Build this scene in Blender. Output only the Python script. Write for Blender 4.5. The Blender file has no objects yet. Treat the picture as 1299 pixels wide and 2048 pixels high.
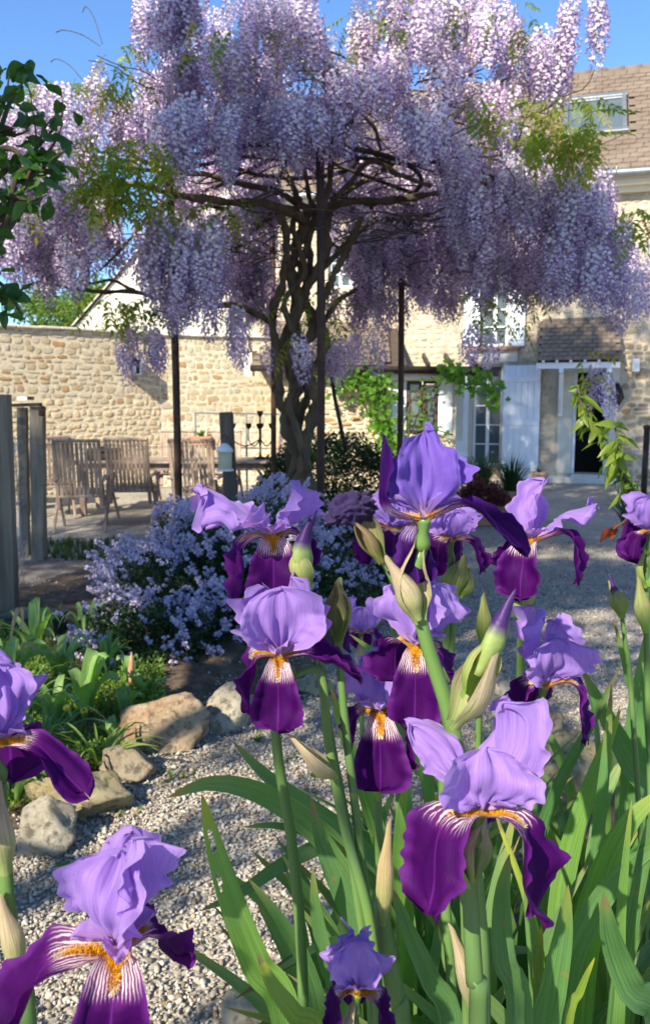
import bpy, math, random
import numpy as np
from mathutils import Vector, Matrix, Euler, Quaternion, noise

SC = bpy.context.scene
COL = SC.collection
R = math.radians
rng = np.random.default_rng(7)
random.seed(7)

# ------------------------------------------------------------------ camera
F = 1607.0                      # focal length in pixels of the 1299 x 2048 photograph
PITCH = R(7.6)
EYE = Vector((0, 0, 1.5))
cd = bpy.data.cameras.new('camera')
cam = bpy.data.objects.new('camera', cd)
COL.objects.link(cam)
SC.camera = cam
cam.location = EYE
cam.rotation_euler = (R(90) - PITCH, 0, 0)
cd.sensor_fit = 'VERTICAL'
cd.sensor_height = 36.0
cd.lens = F / 2048 * 36.0
cd.clip_start = 0.02
cd.clip_end = 3000
cd.dof.use_dof = True
cd.dof.focus_distance = 0.95
cd.dof.aperture_fstop = cd.lens / 2.2      # a phone's 2.2 mm aperture

# ------------------------------------------------------------------ world, sun, exposure
SUN_AZ = R(33)      # the sun stands behind the camera, 33 degrees round to the left
SUN_EL = R(35)
sdir = Vector((-math.sin(SUN_AZ) * math.cos(SUN_EL), -math.cos(SUN_AZ) * math.cos(SUN_EL), math.sin(SUN_EL)))
world = bpy.data.worlds.new('World')
SC.world = world
world.use_nodes = True
wn = world.node_tree
wn.nodes.clear()
sky = wn.nodes.new('ShaderNodeTexSky')
sky.sky_type = 'NISHITA'
sky.sun_disc = False
sky.sun_elevation = SUN_EL
sky.sun_rotation = math.atan2(sdir.x, sdir.y)
sky.air_density = 1.0
sky.dust_density = 0.0
sky.ozone_density = 8.5
bg = wn.nodes.new('ShaderNodeBackground')
bg.inputs['Strength'].default_value = 0.135
wo = wn.nodes.new('ShaderNodeOutputWorld')
wn.links.new(sky.outputs[0], bg.inputs[0])
wn.links.new(bg.outputs[0], wo.inputs[0])
sl = bpy.data.lights.new('sun', 'SUN')
sl.energy = 5.0
sl.angle = R(0.53)
sl.color = (1.0, 0.92, 0.76)
so = bpy.data.objects.new('sun', sl)
COL.objects.link(so)
so.location = (-6, -6, 9)
so.rotation_euler = sdir.to_track_quat('Z', 'Y').to_euler()
SC.view_settings.view_transform = 'Standard'
SC.view_settings.look = 'None'
SC.view_settings.exposure = 0.95
SC.view_settings.gamma = 1
SC.view_settings.use_curve_mapping = False
SC.cycles.max_bounces = 6
SC.cycles.diffuse_bounces = 3
SC.cycles.transmission_bounces = 4
SC.cycles.transparent_max_bounces = 6

# ------------------------------------------------------------------ from the photograph's pixels to places
FW = Vector((0, math.cos(PITCH), -math.sin(PITCH)))
UP = Vector((0, math.sin(PITCH), math.cos(PITCH)))
XX = Vector((1, 0, 0))
def ray(px, py):
    return XX * ((px - 649.5) / F) + UP * ((1024 - py) / F) + FW
def at(px, py, d):
    """the point seen at a pixel at d metres ahead of the camera"""
    r = ray(px, py)
    return EYE + r * (d / r.y)
def gr(px, py, z=0.0):
    r = ray(px, py)
    return EYE + r * ((z - EYE.z) / r.z)
def on_plane(px, py, p0, n):
    r = ray(px, py)
    return EYE + r * ((p0 - EYE).dot(n) / r.dot(n))

# ------------------------------------------------------------------ mesh helpers
class MB:
    def __init__(s):
        s.v = []; s.f = []; s.m = []; s.c = []; s.u = []
    def add(s, V, Fs, mat=0, col=None, uv=None, M=None):
        o = len(s.v)
        for i, p in enumerate(V):
            s.v.append(tuple(M @ Vector(p)) if M is not None else tuple(p))
            s.c.append(tuple(col[i]) if (col is not None and isinstance(col, list)) else (tuple(col) if col is not None else (1, 1, 1)))
            s.u.append(tuple(uv[i]) if uv is not None else (0, 0, 0))
        for f in Fs:
            s.f.append(tuple(o + i for i in f)); s.m.append(mat)
        return s
    def box(s, c, size, rot=None, mat=0, col=None, M=None, bev=0.0, top=None):
        x, y, z = (k / 2 for k in size)
        if bev > 0:
            b = min(bev, x * .9, y * .9, z * .9)
            V = []; 
            for sx in (-1, 1):
                for sy in (-1, 1):
                    for sz in (-1, 1):
                        V += [Vector((sx * x, sy * (y - b), sz * (z - b))), Vector((sx * (x - b), sy * y, sz * (z - b))), Vector((sx * (x - b), sy * (y - b), sz * z))]
            def I(sx, sy, sz, k): return (((sx > 0) * 2 + (sy > 0)) * 2 + (sz > 0)) * 3 + k
            Fs = []
            for a in (-1, 1):
                q = [I(a, -1, -1, 0), I(a, 1, -1, 0), I(a, 1, 1, 0), I(a, -1, 1, 0)]; Fs.append(q if a > 0 else q[::-1])
                q = [I(-1, a, -1, 1), I(-1, a, 1, 1), I(1, a, 1, 1), I(1, a, -1, 1)]; Fs.append(q if a > 0 else q[::-1])
                q = [I(-1, -1, a, 2), I(1, -1, a, 2), I(1, 1, a, 2), I(-1, 1, a, 2)]; Fs.append(q if a > 0 else q[::-1])
                for b2 in (-1, 1):
                    q = [I(a, b2, -1, 0), I(a, b2, 1, 0), I(a, b2, 1, 1), I(a, b2, -1, 1)]; Fs.append(q if a * b2 < 0 else q[::-1])
                    q = [I(a, -1, b2, 0), I(a, 1, b2, 0), I(a, 1, b2, 2), I(a, -1, b2, 2)]; Fs.append(q if a * b2 > 0 else q[::-1])
                    q = [I(-1, a, b2, 1), I(1, a, b2, 1), I(1, a, b2, 2), I(-1, a, b2, 2)]; Fs.append(q if a * b2 < 0 else q[::-1])
                    for c2 in (-1, 1):
                        q = [I(a, b2, c2, 0), I(a, b2, c2, 1), I(a, b2, c2, 2)]; Fs.append(q if a * b2 * c2 > 0 else q[::-1])
        else:
            V = [Vector((a * x, b * y, d * z)) for d in (-1, 1) for a, b in ((-1, -1), (1, -1), (1, 1), (-1, 1))]
            Fs = [(3, 2, 1, 0), (4, 5, 6, 7), (0, 1, 5, 4), (1, 2, 6, 5), (2, 3, 7, 6), (3, 0, 4, 7)]
        T = Matrix.Translation(Vector(c))
        if rot is not None: T = T @ (rot if isinstance(rot, Matrix) else Euler(rot).to_matrix().to_4x4())
        if M is not None: T = M @ T
        return s.add(V, Fs, mat, col, None, T)
    def bar(s, a, b, w, h=None, mat=0, col=None, bev=0.0, upv=(0, 0, 1), M=None):
        a = Vector(a); b = Vector(b); h = h or w
        d = b - a; L = d.length; d.normalize()
        u = Vector(upv)
        if abs(d.dot(u)) > .98: u = Vector((0, 1, 0))
        x = d.cross(u).normalized(); z = x.cross(d)
        rot = Matrix((x, d, z)).transposed().to_4x4()
        return s.box((a + b) / 2, (w, L, h), rot, mat, col, M, bev)
    def tube(s, pts, rad, n=8, mat=0, col=None, caps=True, squash=1.0, wob=0.0, gnarl=0.0):
        pts = [Vector(p) for p in pts]; N = len(pts)
        rad = rad if hasattr(rad, '__len__') else [rad] * N
        V = []; U = []; C = []
        t = (pts[1] - pts[0]).normalized()
        u = t.orthogonal().normalized()
        for i, p in enumerate(pts):
            t2 = (pts[min(i + 1, N - 1)] - pts[max(i - 1, 0)])
            t2 = t2.normalized() if t2.length > 1e-9 else t
            u = (u - t2 * u.dot(t2)); u = u.normalized() if u.length > 1e-6 else t2.orthogonal().normalized()
            w = t2.cross(u); t = t2
            for k in range(n):
                a = 2 * math.pi * k / n
                r = rad[i] * (1 + (wob * math.sin(3 * a + i * .9) if wob else 0))
                if gnarl: r *= 1 + gnarl * (noise.noise((p + u * (r * math.cos(a)) + w * (r * math.sin(a))) * 9) + .6 * noise.noise(Vector((a * 1.6, i * .35, rad[0] * 900))))
                V.append(p + u * (r * math.cos(a)) + w * (r * math.sin(a) * squash)); U.append((i / (N - 1), k / n, 0))
                if isinstance(col, list): C.append(col[i])
        Fs = [(i * n + k, i * n + (k + 1) % n, (i + 1) * n + (k + 1) % n, (i + 1) * n + k) for i in range(N - 1) for k in range(n)]
        if caps: Fs += [tuple(range(n))[::-1], tuple((N - 1) * n + k for k in range(n))]
        return s.add(V, Fs, mat, C if isinstance(col, list) else col, U)
    def lathe(s, c, prof, n=16, mat=0, col=None, M=None):
        V = []; Fs = []
        for r, z in prof:
            for k in range(n):
                a = 2 * math.pi * k / n; V.append((c[0] + r * math.cos(a), c[1] + r * math.sin(a), c[2] + z))
        for i in range(len(prof) - 1):
            for k in range(n): Fs.append((i * n + k, i * n + (k + 1) % n, (i + 1) * n + (k + 1) % n, (i + 1) * n + k))
        if prof[0][0] > 1e-6: Fs.append(tuple(range(n))[::-1])
        if prof[-1][0] > 1e-6: Fs.append(tuple((len(prof) - 1) * n + k for k in range(n)))
        return s.add(V, Fs, mat, col, None, M)
    def sheet(s, G, mat=0, col=None, uv=None):
        """a grid of points G[i][j]"""
        ni, nj = len(G), len(G[0])
        V = [p for r in G for p in r]
        U = uv if uv else [(i / (ni - 1), j / (nj - 1), 0) for i in range(ni) for j in range(nj)]
        Fs = [(i * nj + j, i * nj + j + 1, (i + 1) * nj + j + 1, (i + 1) * nj + j) for i in range(ni - 1) for j in range(nj - 1)]
        return s.add(V, Fs, mat, col, U)
    def mesh(s, name, mats, smooth=False):
        me = bpy.data.meshes.new(name)
        me.from_pydata(s.v, [], s.f)
        for m in (mats if isinstance(mats, (list, tuple)) else [mats]): me.materials.append(m)
        if any(s.m): me.polygons.foreach_set('material_index', s.m)
        me.polygons.foreach_set('use_smooth', [smooth] * len(s.f))
        a = me.attributes.new('Col', 'FLOAT_COLOR', 'POINT')
        a.data.foreach_set('color', np.hstack([np.array(s.c, dtype=np.float32), np.ones((len(s.v), 1), np.float32)]).ravel())
        b = me.attributes.new('puv', 'FLOAT_VECTOR', 'POINT')
        b.data.foreach_set('vector', np.array(s.u, dtype=np.float32).ravel())
        me.update()
        return me
    def obj(s, name, mats, parent=None, smooth=False, local=False):
        return link(name, s.mesh(name, mats, smooth), parent, local)

def link(name, me, parent=None, local=False, M=None):
    o = bpy.data.objects.new(name, me)
    COL.objects.link(o)
    if parent is not None:
        o.parent = parent
        if not local:
            o.matrix_parent_inverse = WM[parent.name].inverted()
            WM[o.name] = Matrix.Identity(4)
        else:
            WM[o.name] = WM[parent.name].copy()
    else:
        WM[o.name] = Matrix.Identity(4)
    if M is not None:
        o.matrix_basis = M
        WM[o.name] = WM[o.name] @ M
    return o
WM = {}
def thing(name, label, cat, loc, group=None, rz=0.0):
    o = bpy.data.objects.new(name, None)
    o.empty_display_size = .05
    COL.objects.link(o)
    o.location = loc; o.rotation_euler = (0, 0, rz)
    WM[o.name] = Matrix.Translation(Vector(loc)) @ Matrix.Rotation(rz, 4, 'Z')
    return tag(o, label, cat, group)
def tag(o, label=None, cat=None, group=None, kind=None):
    if label: o['label'] = label
    if cat: o['category'] = cat
    if group: o['group'] = group
    if kind: o['kind'] = kind
    return o

def arr(me):
    n = len(me.vertices); V = np.empty(n * 3, np.float32); me.vertices.foreach_get('co', V)
    C = np.ones(n * 4, np.float32)
    if 'Col' in me.attributes: me.attributes['Col'].data.foreach_get('color', C)
    nl = len(me.loops); L = np.empty(nl, np.int32); me.loops.foreach_get('vertex_index', L)
    npg = len(me.polygons); S = np.empty(npg, np.int32); me.polygons.foreach_get('loop_start', S)
    T = np.empty(npg, np.int32); me.polygons.foreach_get('loop_total', T)
    U = np.zeros(n * 3, np.float32)
    if 'puv' in me.attributes: me.attributes['puv'].data.foreach_get('vector', U)
    MI = np.empty(npg, np.int32); me.polygons.foreach_get('material_index', MI)
    return V.reshape(-1, 3), C.reshape(-1, 4), U.reshape(-1, 3), L, S, T, MI
def joined(name, variants, which, mats4, materials, smooth=False, tint=None, mat_pick=None):
    """one mesh from many placed copies of a few meshes"""
    A = [arr(m) for m in variants]
    Vs, Cs, Us, Ls, Ss, Ts, Ms = [], [], [], [], [], [], []
    vo = lo = 0
    mats4 = np.array([np.array(m) for m in mats4], np.float32)
    for k, (w, M) in enumerate(zip(which, mats4)):
        V, C, U, L, S, T, MI = A[w]
        Vs.append(V @ M[:3, :3].T + M[:3, 3])
        if tint is not None: C = C * np.append(np.asarray(tint[k], np.float32), 1).astype(np.float32)
        Cs.append(C); Us.append(U); Ls.append(L + vo); Ss.append(S + lo); Ts.append(T)
        Ms.append(MI if mat_pick is None else np.full(len(MI), mat_pick[k], np.int32))
        vo += len(V); lo += len(L)
    V = np.concatenate(Vs); L = np.concatenate(Ls); S = np.concatenate(Ss); T = np.concatenate(Ts)
    me = bpy.data.meshes.new(name)
    me.vertices.add(len(V)); me.vertices.foreach_set('co', V.ravel())
    me.loops.add(len(L)); me.loops.foreach_set('vertex_index', L)
    me.polygons.add(len(S)); me.polygons.foreach_set('loop_start', S)
    me.polygons.foreach_set('loop_total', T)
    me.polygons.foreach_set('material_index', np.concatenate(Ms))
    me.polygons.foreach_set('use_smooth', np.full(len(S), smooth))
    a = me.attributes.new('Col', 'FLOAT_COLOR', 'POINT'); a.data.foreach_set('color', np.concatenate(Cs).ravel())
    b = me.attributes.new('puv', 'FLOAT_VECTOR', 'POINT'); b.data.foreach_set('vector', np.concatenate(Us).ravel())
    for m in materials: me.materials.append(m)
    me.update(calc_edges=True); me.validate()
    return me
def fast_mesh(name, V, Q, mat, C=None, smooth=False):
    """V (n,3), Q (m,k) faces"""
    me = bpy.data.meshes.new(name)
    V = np.asarray(V, np.float32); Q = np.asarray(Q, np.int32)
    me.vertices.add(len(V)); me.vertices.foreach_set('co', V.ravel())
    me.loops.add(Q.size); me.loops.foreach_set('vertex_index', Q.ravel())
    me.polygons.add(len(Q)); me.polygons.foreach_set('loop_start', np.arange(0, Q.size, Q.shape[1], dtype=np.int32))
    me.polygons.foreach_set('loop_total', np.full(len(Q), Q.shape[1], np.int32))
    me.polygons.foreach_set('use_smooth', np.full(len(Q), smooth))
    if C is not None:
        a = me.attributes.new('Col', 'FLOAT_COLOR', 'POINT')
        a.data.foreach_set('color', np.hstack([C, np.ones((len(C), 1))]).astype(np.float32).ravel())
    me.materials.append(mat); me.update(calc_edges=True)
    return me
def scatter_parts(name, variants, which, mats4, parent, materials, local=False, limit=300, smooth=False, score=None, tint=None):
    """the first LIMIT (largest score) as parts of their own, the rest as one part"""
    idx = list(range(len(which)))
    if score is not None: idx.sort(key=lambda i: -score[i])
    for i in idx[:limit]:
        link(name, variants[which[i]], parent, local, mats4[i])
    rest = idx[limit:]
    if rest:
        me = joined(name, variants, [which[i] for i in rest], [mats4[i] for i in rest], materials, smooth, None if tint is None else [tint[i] for i in rest])
        o = link(name + '_mass', me, parent, local)
        o['kind'] = 'stuff'
def TRS(loc, rot=(0, 0, 0), sc=(1, 1, 1)):
    if not hasattr(sc, '__len__'): sc = (sc, sc, sc)
    r = rot.to_4x4() if isinstance(rot, (Matrix, )) else (rot.to_matrix().to_4x4() if isinstance(rot, Quaternion) else Euler(rot).to_matrix().to_4x4())
    return Matrix.Translation(Vector(loc)) @ r @ Matrix.Diagonal((*sc, 1))
def spline(pts, n):
    """Catmull-Rom through pts"""
    P = [Vector(p) for p in pts]
    P = [P[0] * 2 - P[1]] + P + [P[-1] * 2 - P[-2]]
    out = []; m = len(P) - 3
    for i in range(n):
        t = i / (n - 1) * m; k = min(int(t), m - 1); t -= k
        a, b, c, d = P[k:k + 4]
        out.append(0.5 * ((2 * b) + (c - a) * t + (2 * a - 5 * b + 4 * c - d) * t * t + (3 * b - a - 3 * c + d) * t ** 3))
    return out
def ru(a, b): return random.uniform(a, b)
def sm(t, a=0., b=1.):
    t = min(1, max(0, (t - a) / (b - a))); return t * t * (3 - 2 * t)

# ------------------------------------------------------------------ materials
class N:
    """short hand for a node tree"""
    def __init__(s, name):
        s.m = bpy.data.materials.new(name); s.m.use_nodes = True
        s.t = s.m.node_tree; s.t.nodes.clear()
        s.out = s.t.nodes.new('ShaderNodeOutputMaterial')
    def n(s, typ, **kw):
        n = s.t.nodes.new('ShaderNode' + typ)
        for k, v in kw.items(): setattr(n, k, v)
        return n
    def L(s, a, b):
        s.t.links.new(a.outputs[0] if hasattr(a, 'outputs') else a, b)
    def val(s, x, inp):
        if x is None: return
        if hasattr(x, 'outputs') or hasattr(x, 'is_output'): s.L(x, inp)
        else: inp.default_value = x
    def coord(s, kind='Object'): return s.n('TexCoord').outputs[kind]
    def attr(s, name): 
        a = s.n('Attribute'); a.attribute_name = name; return a
    def mapping(s, v, sc=(1, 1, 1), rot=(0, 0, 0)):
        m = s.n('Mapping'); s.L(v, m.inputs[0]); m.inputs['Scale'].default_value = sc; m.inputs['Rotation'].default_value = rot; return m.outputs[0]
    def noise(s, v=None, scale=5, detail=4, rough=.55, dist=0.0):
        m = s.n('TexNoise'); m.inputs['Scale'].default_value = scale; m.inputs['Detail'].default_value = detail
        m.inputs['Roughness'].default_value = rough; m.inputs['Distortion'].default_value = dist
        if v is not None: s.L(v, m.inputs['Vector'])
        return m.outputs[0]
    def vor(s, v=None, scale=5, feature='F1', rnd=1.0, out='Distance'):
        m = s.n('TexVoronoi'); m.feature = feature; m.inputs['Scale'].default_value = scale; m.inputs['Randomness'].default_value = rnd
        if v is not None: s.L(v, m.inputs['Vector'])
        return m.outputs[out]
    def ramp(s, x, stops, interp='LINEAR'):
        r = s.n('ValToRGB'); r.color_ramp.interpolation = interp
        e = r.color_ramp.elements
        while len(e) > 1: e.remove(e[-1])
        for i, (p, c) in enumerate(stops):
            el = e[0] if i == 0 else e.new(p)
            el.position = p
            el.color = (*c, 1) if hasattr(c, '__len__') else (c, c, c, 1)
        s.L(x, r.inputs[0]); return r.outputs[0]
    def mix(s, f, a, b, mode='MIX'):
        m = s.n('MixRGB'); m.blend_type = mode
        s.val(f, m.inputs[0])
        for x, i in ((a, 1), (b, 2)):
            if hasattr(x, '__len__') and not hasattr(x, 'is_output'): m.inputs[i].default_value = (*x[:3], 1)
            else: s.L(x, m.inputs[i])
        return m.outputs[0]
    def math(s, op, a, b=None, c=None, clamp=False):
        m = s.n('Math'); m.operation = op; m.use_clamp = clamp
        s.val(a, m.inputs[0])
        if b is not None: s.val(b, m.inputs[1])
        if c is not None: s.val(c, m.inputs[2])
        return m.outputs[0]
    def bump(s, h, strength=.3, dist=.01):
        b = s.n('Bump'); b.inputs['Strength'].default_value = strength; b.inputs['Distance'].default_value = dist
        s.L(h, b.inputs['Height']); return b.outputs[0]
    def rand(s): return s.n('ObjectInfo').outputs['Random']
    def bsdf(s, col, rough=.8, normal=None, transl=0.0, tcol=None, spec=.35, metal=0, sheen=0, **kw):
        p = s.n('BsdfPrincipled')
        if hasattr(col, '__len__') and not hasattr(col, 'is_output'): p.inputs['Base Color'].default_value = (*col[:3], 1)
        else: s.L(col, p.inputs['Base Color'])
        s.val(rough, p.inputs['Roughness']); p.inputs['Specular IOR Level'].default_value = spec
        p.inputs['Metallic'].default_value = metal
        if sheen: p.inputs['Sheen Weight'].default_value = sheen
        if normal is not None: s.L(normal, p.inputs['Normal'])
        res = p
        if transl > 0:
            t = s.n('BsdfTranslucent')
            tc = tcol if tcol is not None else col
            if hasattr(tc, '__len__') and not hasattr(tc, 'is_output'): t.inputs[0].default_value = (*tc[:3], 1)
            else: s.L(tc, t.inputs[0])
            if normal is not None: s.L(normal, t.inputs['Normal'])
            mx = s.n('MixShader'); mx.inputs[0].default_value = transl
            s.L(p, mx.inputs[1]); s.L(t, mx.inputs[2]); res = mx
        s.L(res, s.out.inputs[0])
        return s.m

def simple(name, c1, c2=None, scale=8, rough=.7, bump=.0, bscale=40, spec=.35, stretch=(1, 1, 1), rnd=0.0, metal=0, transl=0, bdist=.01, rnd2=None):
    m = N(name); co = m.mapping(m.coord(), stretch)
    col = c1
    if c2 is not None:
        col = m.ramp(m.noise(co, scale, 5), [(.3, c1), (.7, c2)])
    if rnd:
        f = m.math('MULTIPLY_ADD', m.rand(), 2 * rnd, 1 - rnd)
        g = m.n('CombineColor'); 
        for i in range(3): m.L(f, g.inputs[i])
        col = m.mix(1.0, col, g.outputs[0], 'MULTIPLY')
    if rnd2 is not None:
        col = m.mix(m.ramp(m.math('FRACT', m.math('MULTIPLY', m.rand(), 7.31)), [(.55, 0.), (.95, 1.)]), col, rnd2)
    nm = m.bump(m.noise(co, bscale, 5, .65), bump, bdist) if bump else None
    return m.bsdf(col, rough, nm, transl, spec=spec, metal=metal)

# ================================================================== MATERIALS OF THE SETTING
def m_gravel():
    m = N('gravel_ground'); co = m.coord()
    v1 = m.vor(co, 55, out='Color'); d1 = m.vor(co, 55)
    g = m.ramp(m.n('RGBToBW').outputs[0] if False else v1, [(0, (.30, .26, .205)), (.5, (.38, .34, .28)), (1, (.49, .45, .38))])
    big = m.ramp(m.noise(co, .7, 4), [(.35, (.80, .78, .75)), (.65, (1.1, 1.1, 1.1))])
    col = m.mix(1, g, big, 'MULTIPLY')
    col = m.mix(m.ramp(m.noise(co, 2.2, 5), [(.52, 0.), (.72, .35)]), col, (.17, .13, .09))
    return m.bsdf(col, .9, m.bump(m.math('ADD', m.math('MULTIPLY', d1, -1), m.math('MULTIPLY', m.noise(co, 3, 3), .8)), .9, .012))
def m_pebble():
    m = N('pebble'); r = m.rand()
    col = m.ramp(r, [(0, (.15, .12, .09)), (.18, (.25, .215, .17)), (.36, (.34, .305, .255)), (.6, (.43, .395, .335)), (.85, (.52, .485, .42)), (.95, (.36, .25, .16)), (1, (.66, .63, .56))])
    col = m.mix(.35, col, m.ramp(m.noise(m.coord(), 1.6, 4), [(.3, (.24, .21, .18)), (.7, (.82, .80, .77))]), 'OVERLAY')
    return m.bsdf(col, .8, m.bump(m.noise(m.coord(), 4, 4), .25, .1))
def m_soil():
    m = N('soil'); co = m.coord()
    col = m.ramp(m.noise(co, 14, 8, .7), [(.3, (.055, .036, .022)), (.5, (.13, .088, .055)), (.72, (.25, .18, .12))])
    col = m.mix(m.ramp(m.vor(co, 30), [(.0, .8), (.18, 0.)]), col, (.34, .28, .20))
    return m.bsdf(col, .95, m.bump(m.noise(co, 30, 8, .75), .9, .03))
def m_dust():
    m = N('dusty_soil'); co = m.coord()
    col = m.ramp(m.noise(co, 6, 8, .7), [(.3, (.13, .10, .075)), (.5, (.22, .18, .14)), (.72, (.33, .29, .24))])
    col = m.mix(m.ramp(m.vor(co, 40), [(.0, .9), (.2, 0.)]), col, (.50, .46, .40))
    return m.bsdf(col, .95, m.bump(m.noise(co, 40, 8, .75), .9, .02))
def m_stone(name, base):
    """rubble stone: colour by the piece, grain by the place"""
    m = N(name); r = m.rand(); co = m.coord()
    col = m.ramp(r, base)
    g = m.ramp(m.noise(co, 2.6, 7, .7), [(.25, (.62, .58, .52)), (.6, (1.12, 1.1, 1.06))])
    col = m.mix(1, col, g, 'MULTIPLY')
    return m.bsdf(col, .92, m.bump(m.noise(co, 5, 7, .7), .7, .12), spec=.2)
def m_mortar(name, a, b):
    m = N(name); co = m.coord()
    col = m.ramp(m.noise(co, 1.1, 8, .65), [(.3, a), (.68, b)])
    col = m.mix(m.ramp(m.noise(co, 16, 6, .7), [(.45, 0.), (.75, .45)]), col, (.40, .29, .17))
    return m.bsdf(col, .95, m.bump(m.noise(co, 26, 8, .75), .9, .03), spec=.15)
MGRAV, MPEB, MSOIL, MDUST = m_gravel(), m_pebble(), m_soil(), m_dust()
MSTONE_Y = m_stone('yellow_rubble', [(0, (.64, .52, .33)), (.25, (.72, .61, .42)), (.5, (.76, .67, .50)), (.75, (.68, .59, .43)), (.88, (.62, .44, .25)), (.95, (.58, .33, .15)), (1, (.54, .47, .38))])
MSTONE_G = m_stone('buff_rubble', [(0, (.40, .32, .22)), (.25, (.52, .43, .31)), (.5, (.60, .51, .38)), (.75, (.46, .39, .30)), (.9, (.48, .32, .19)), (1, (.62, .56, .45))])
MMORT_Y = m_mortar('cream_mortar', (.68, .57, .38), (.80, .71, .52))
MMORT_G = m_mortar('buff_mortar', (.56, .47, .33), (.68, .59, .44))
MPLAST = simple('cream_render', (.74, .69, .55), (.80, .76, .64), 3, .9, .3, 60)
MROOF = simple('roof_tile_brown', (.155, .115, .082), (.225, .172, .128), 2.5, .85, .5, 18, rnd=.16)
MRIDGE = simple('ridge_mortar', (.38, .34, .27), (.25, .22, .17), 6, .9, .5, 20)
MWHITE = simple('white_paint', (.80, .81, .82), (.86, .86, .86), 5, .5, .12, 30)
MSHUT = simple('shutter_paint', (.80, .83, .86), (.87, .89, .91), 3, .55, .15, 40)
MZINC = simple('zinc', (.22, .24, .25), (.32, .34, .34), 5, .45, .1, 20, metal=.6)
MLIME = simple('limestone_trim', (.58, .53, .43), (.68, .63, .53), 5, .85, .3, 25)
MDARK = simple('dark_iron', (.022, .020, .018), (.06, .042, .03), 12, .55, .3, 50, metal=.5)
MRUST = simple('rusty_pole', (.045, .030, .024), (.10, .058, .038), 8, .75, .4, 60, metal=.2)
MDWOOD = simple('dark_beam', (.05, .036, .028), (.10, .07, .05), 7, .8, .4, 20, stretch=(1, 1, 6))
MGWOOD = simple('grey_weathered_wood', (.13, .105, .075), (.30, .255, .195), 14, .85, .7, 30, stretch=(1, 1, .08), rnd=.12)
MTEAK = simple('silvered_teak', (.27, .18, .125), (.46, .35, .265), 16, .8, .5, 40, stretch=(1, 1, .12), rnd=.15)
MPOST = simple('dark_wood_post', (.07, .058, .045), (.15, .125, .10), 10, .85, .6, 30, stretch=(1, 1, .1))
MTERRA = simple('terracotta', (.36, .15, .075), (.46, .24, .14), 6, .85, .3, 30)
MTERRA2 = simple('pale_terracotta', (.42, .25, .16), (.52, .37, .27), 6, .85, .3, 30)
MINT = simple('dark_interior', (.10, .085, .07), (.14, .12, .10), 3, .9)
MCURT = simple('curtain_cloth', (.55, .58, .55), (.66, .68, .64), 6, .9)
MPLASTIC = simple('green_plastic', (.02, .045, .03), (.035, .06, .04), 6, .45)
MCREAMP = simple('cream_plastic', (.52, .47, .28), (.60, .55, .36), 6, .5)
def m_glass():
    m = N('window_glass')
    return m.bsdf((.10, .13, .14), .06, None, spec=.9)
MGLASS = m_glass()
def m_bark(name, a, b, sc=8):
    m = N(name); co = m.mapping(m.coord(), (1, 1, .25))
    n1 = m.noise(co, sc, 8, .7, .6)
    col = m.ramp(n1, [(.3, a), (.55, b), (.78, tuple(min(1, x * 1.7) for x in b))])
    col = m.mix(m.ramp(m.noise(m.coord(), 3, 4), [(.5, 0.), (.75, .4)]), col, (.16, .16, .09))
    return m.bsdf(col, .92, m.bump(n1, .9, .03), spec=.2)
MBARK = m_bark('wisteria_bark', (.050, .036, .024), (.145, .108, .068))
MTWIG = m_bark('twig_bark', (.04, .03, .02), (.11, .085, .055), 20)
def m_leaf(name, a, b, tr=.35, rough=.45, attr=False, spec=.4, tboost=1.5):
    m = N(name); r = m.rand(); co = m.coord()
    f = m.math('ADD', m.math('MULTIPLY', m.noise(co, 6, 3), .8), m.math('MULTIPLY_ADD', r, .5, -.15))
    col = m.ramp(f, [(.2, a), (.75, b)])
    if attr: col = m.mix(1, col, m.attr('Col').outputs['Color'], 'MULTIPLY')
    tc = m.mix(1, col, (tboost * 1.15, tboost * 1.25, tboost * .45), 'MULTIPLY')
    return m.bsdf(col, rough, None, tr, tc, spec=spec)
MLEAF_TREE = m_leaf('tree_leaf_dark', (.028, .085, .02), (.065, .15, .035), .42, .42, True)
MLEAF_WIS = m_leaf('wisteria_leaf', (.17, .22, .025), (.30, .32, .05), .45, .5, True)
MLEAF_VINE = m_leaf('vine_leaf', (.07, .17, .015), (.15, .30, .03), .5, .5, True)
MLEAF_HEDGE = m_leaf('hedge_leaf', (.014, .038, .014), (.035, .080, .025), .2, .5, True)
MLEAF_CEA = m_leaf('ceanothus_leaf', (.016, .040, .016), (.045, .090, .030), .25, .35, True)
MLEAF_BED = m_leaf('bed_leaf', (.09, .17, .025), (.20, .30, .05), .4, .42, True)
MLEAF_YEL = m_leaf('sapling_leaf', (.12, .19, .03), (.24, .30, .05), .5, .38, True)
MGRASS = m_leaf('grass_blade', (.07, .14, .015), (.19, .28, .05), .4, .5, True)
MFARTREE = m_leaf('far_tree_leaf', (.05, .10, .015), (.12, .19, .035), .35, .6, True)
def m_attr(name, rough=.6, tr=.3, spec=.3, bump=0):
    m = N(name); c = m.attr('Col').outputs['Color']
    return m.bsdf(c, rough, m.bump(m.noise(m.coord(), 200, 3), bump, .002) if bump else None, tr, spec=spec)
MFLOR = m_attr('wisteria_petal', .65, .38)
MCEAF = m_attr('ceanothus_floret', .7, .25)
MATTR = m_attr('tinted', .6, 0)

# ================================================================== THE GROUND
def ground_z(x, y): return 0.0
g = MB()
xs = [-2500, -300, -60, -20, -8, -4, -2, 0, 2, 4, 8, 20, 60, 300, 2500]
ys = [-2500, -300, -40, -6, 0, 2, 4, 6, 8, 12, 16, 24, 60, 300, 2500]
g.sheet([[(x, y, 0) for y in ys] for x in xs])
tag(g.obj('ground', MGRAV), kind='structure')

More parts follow.
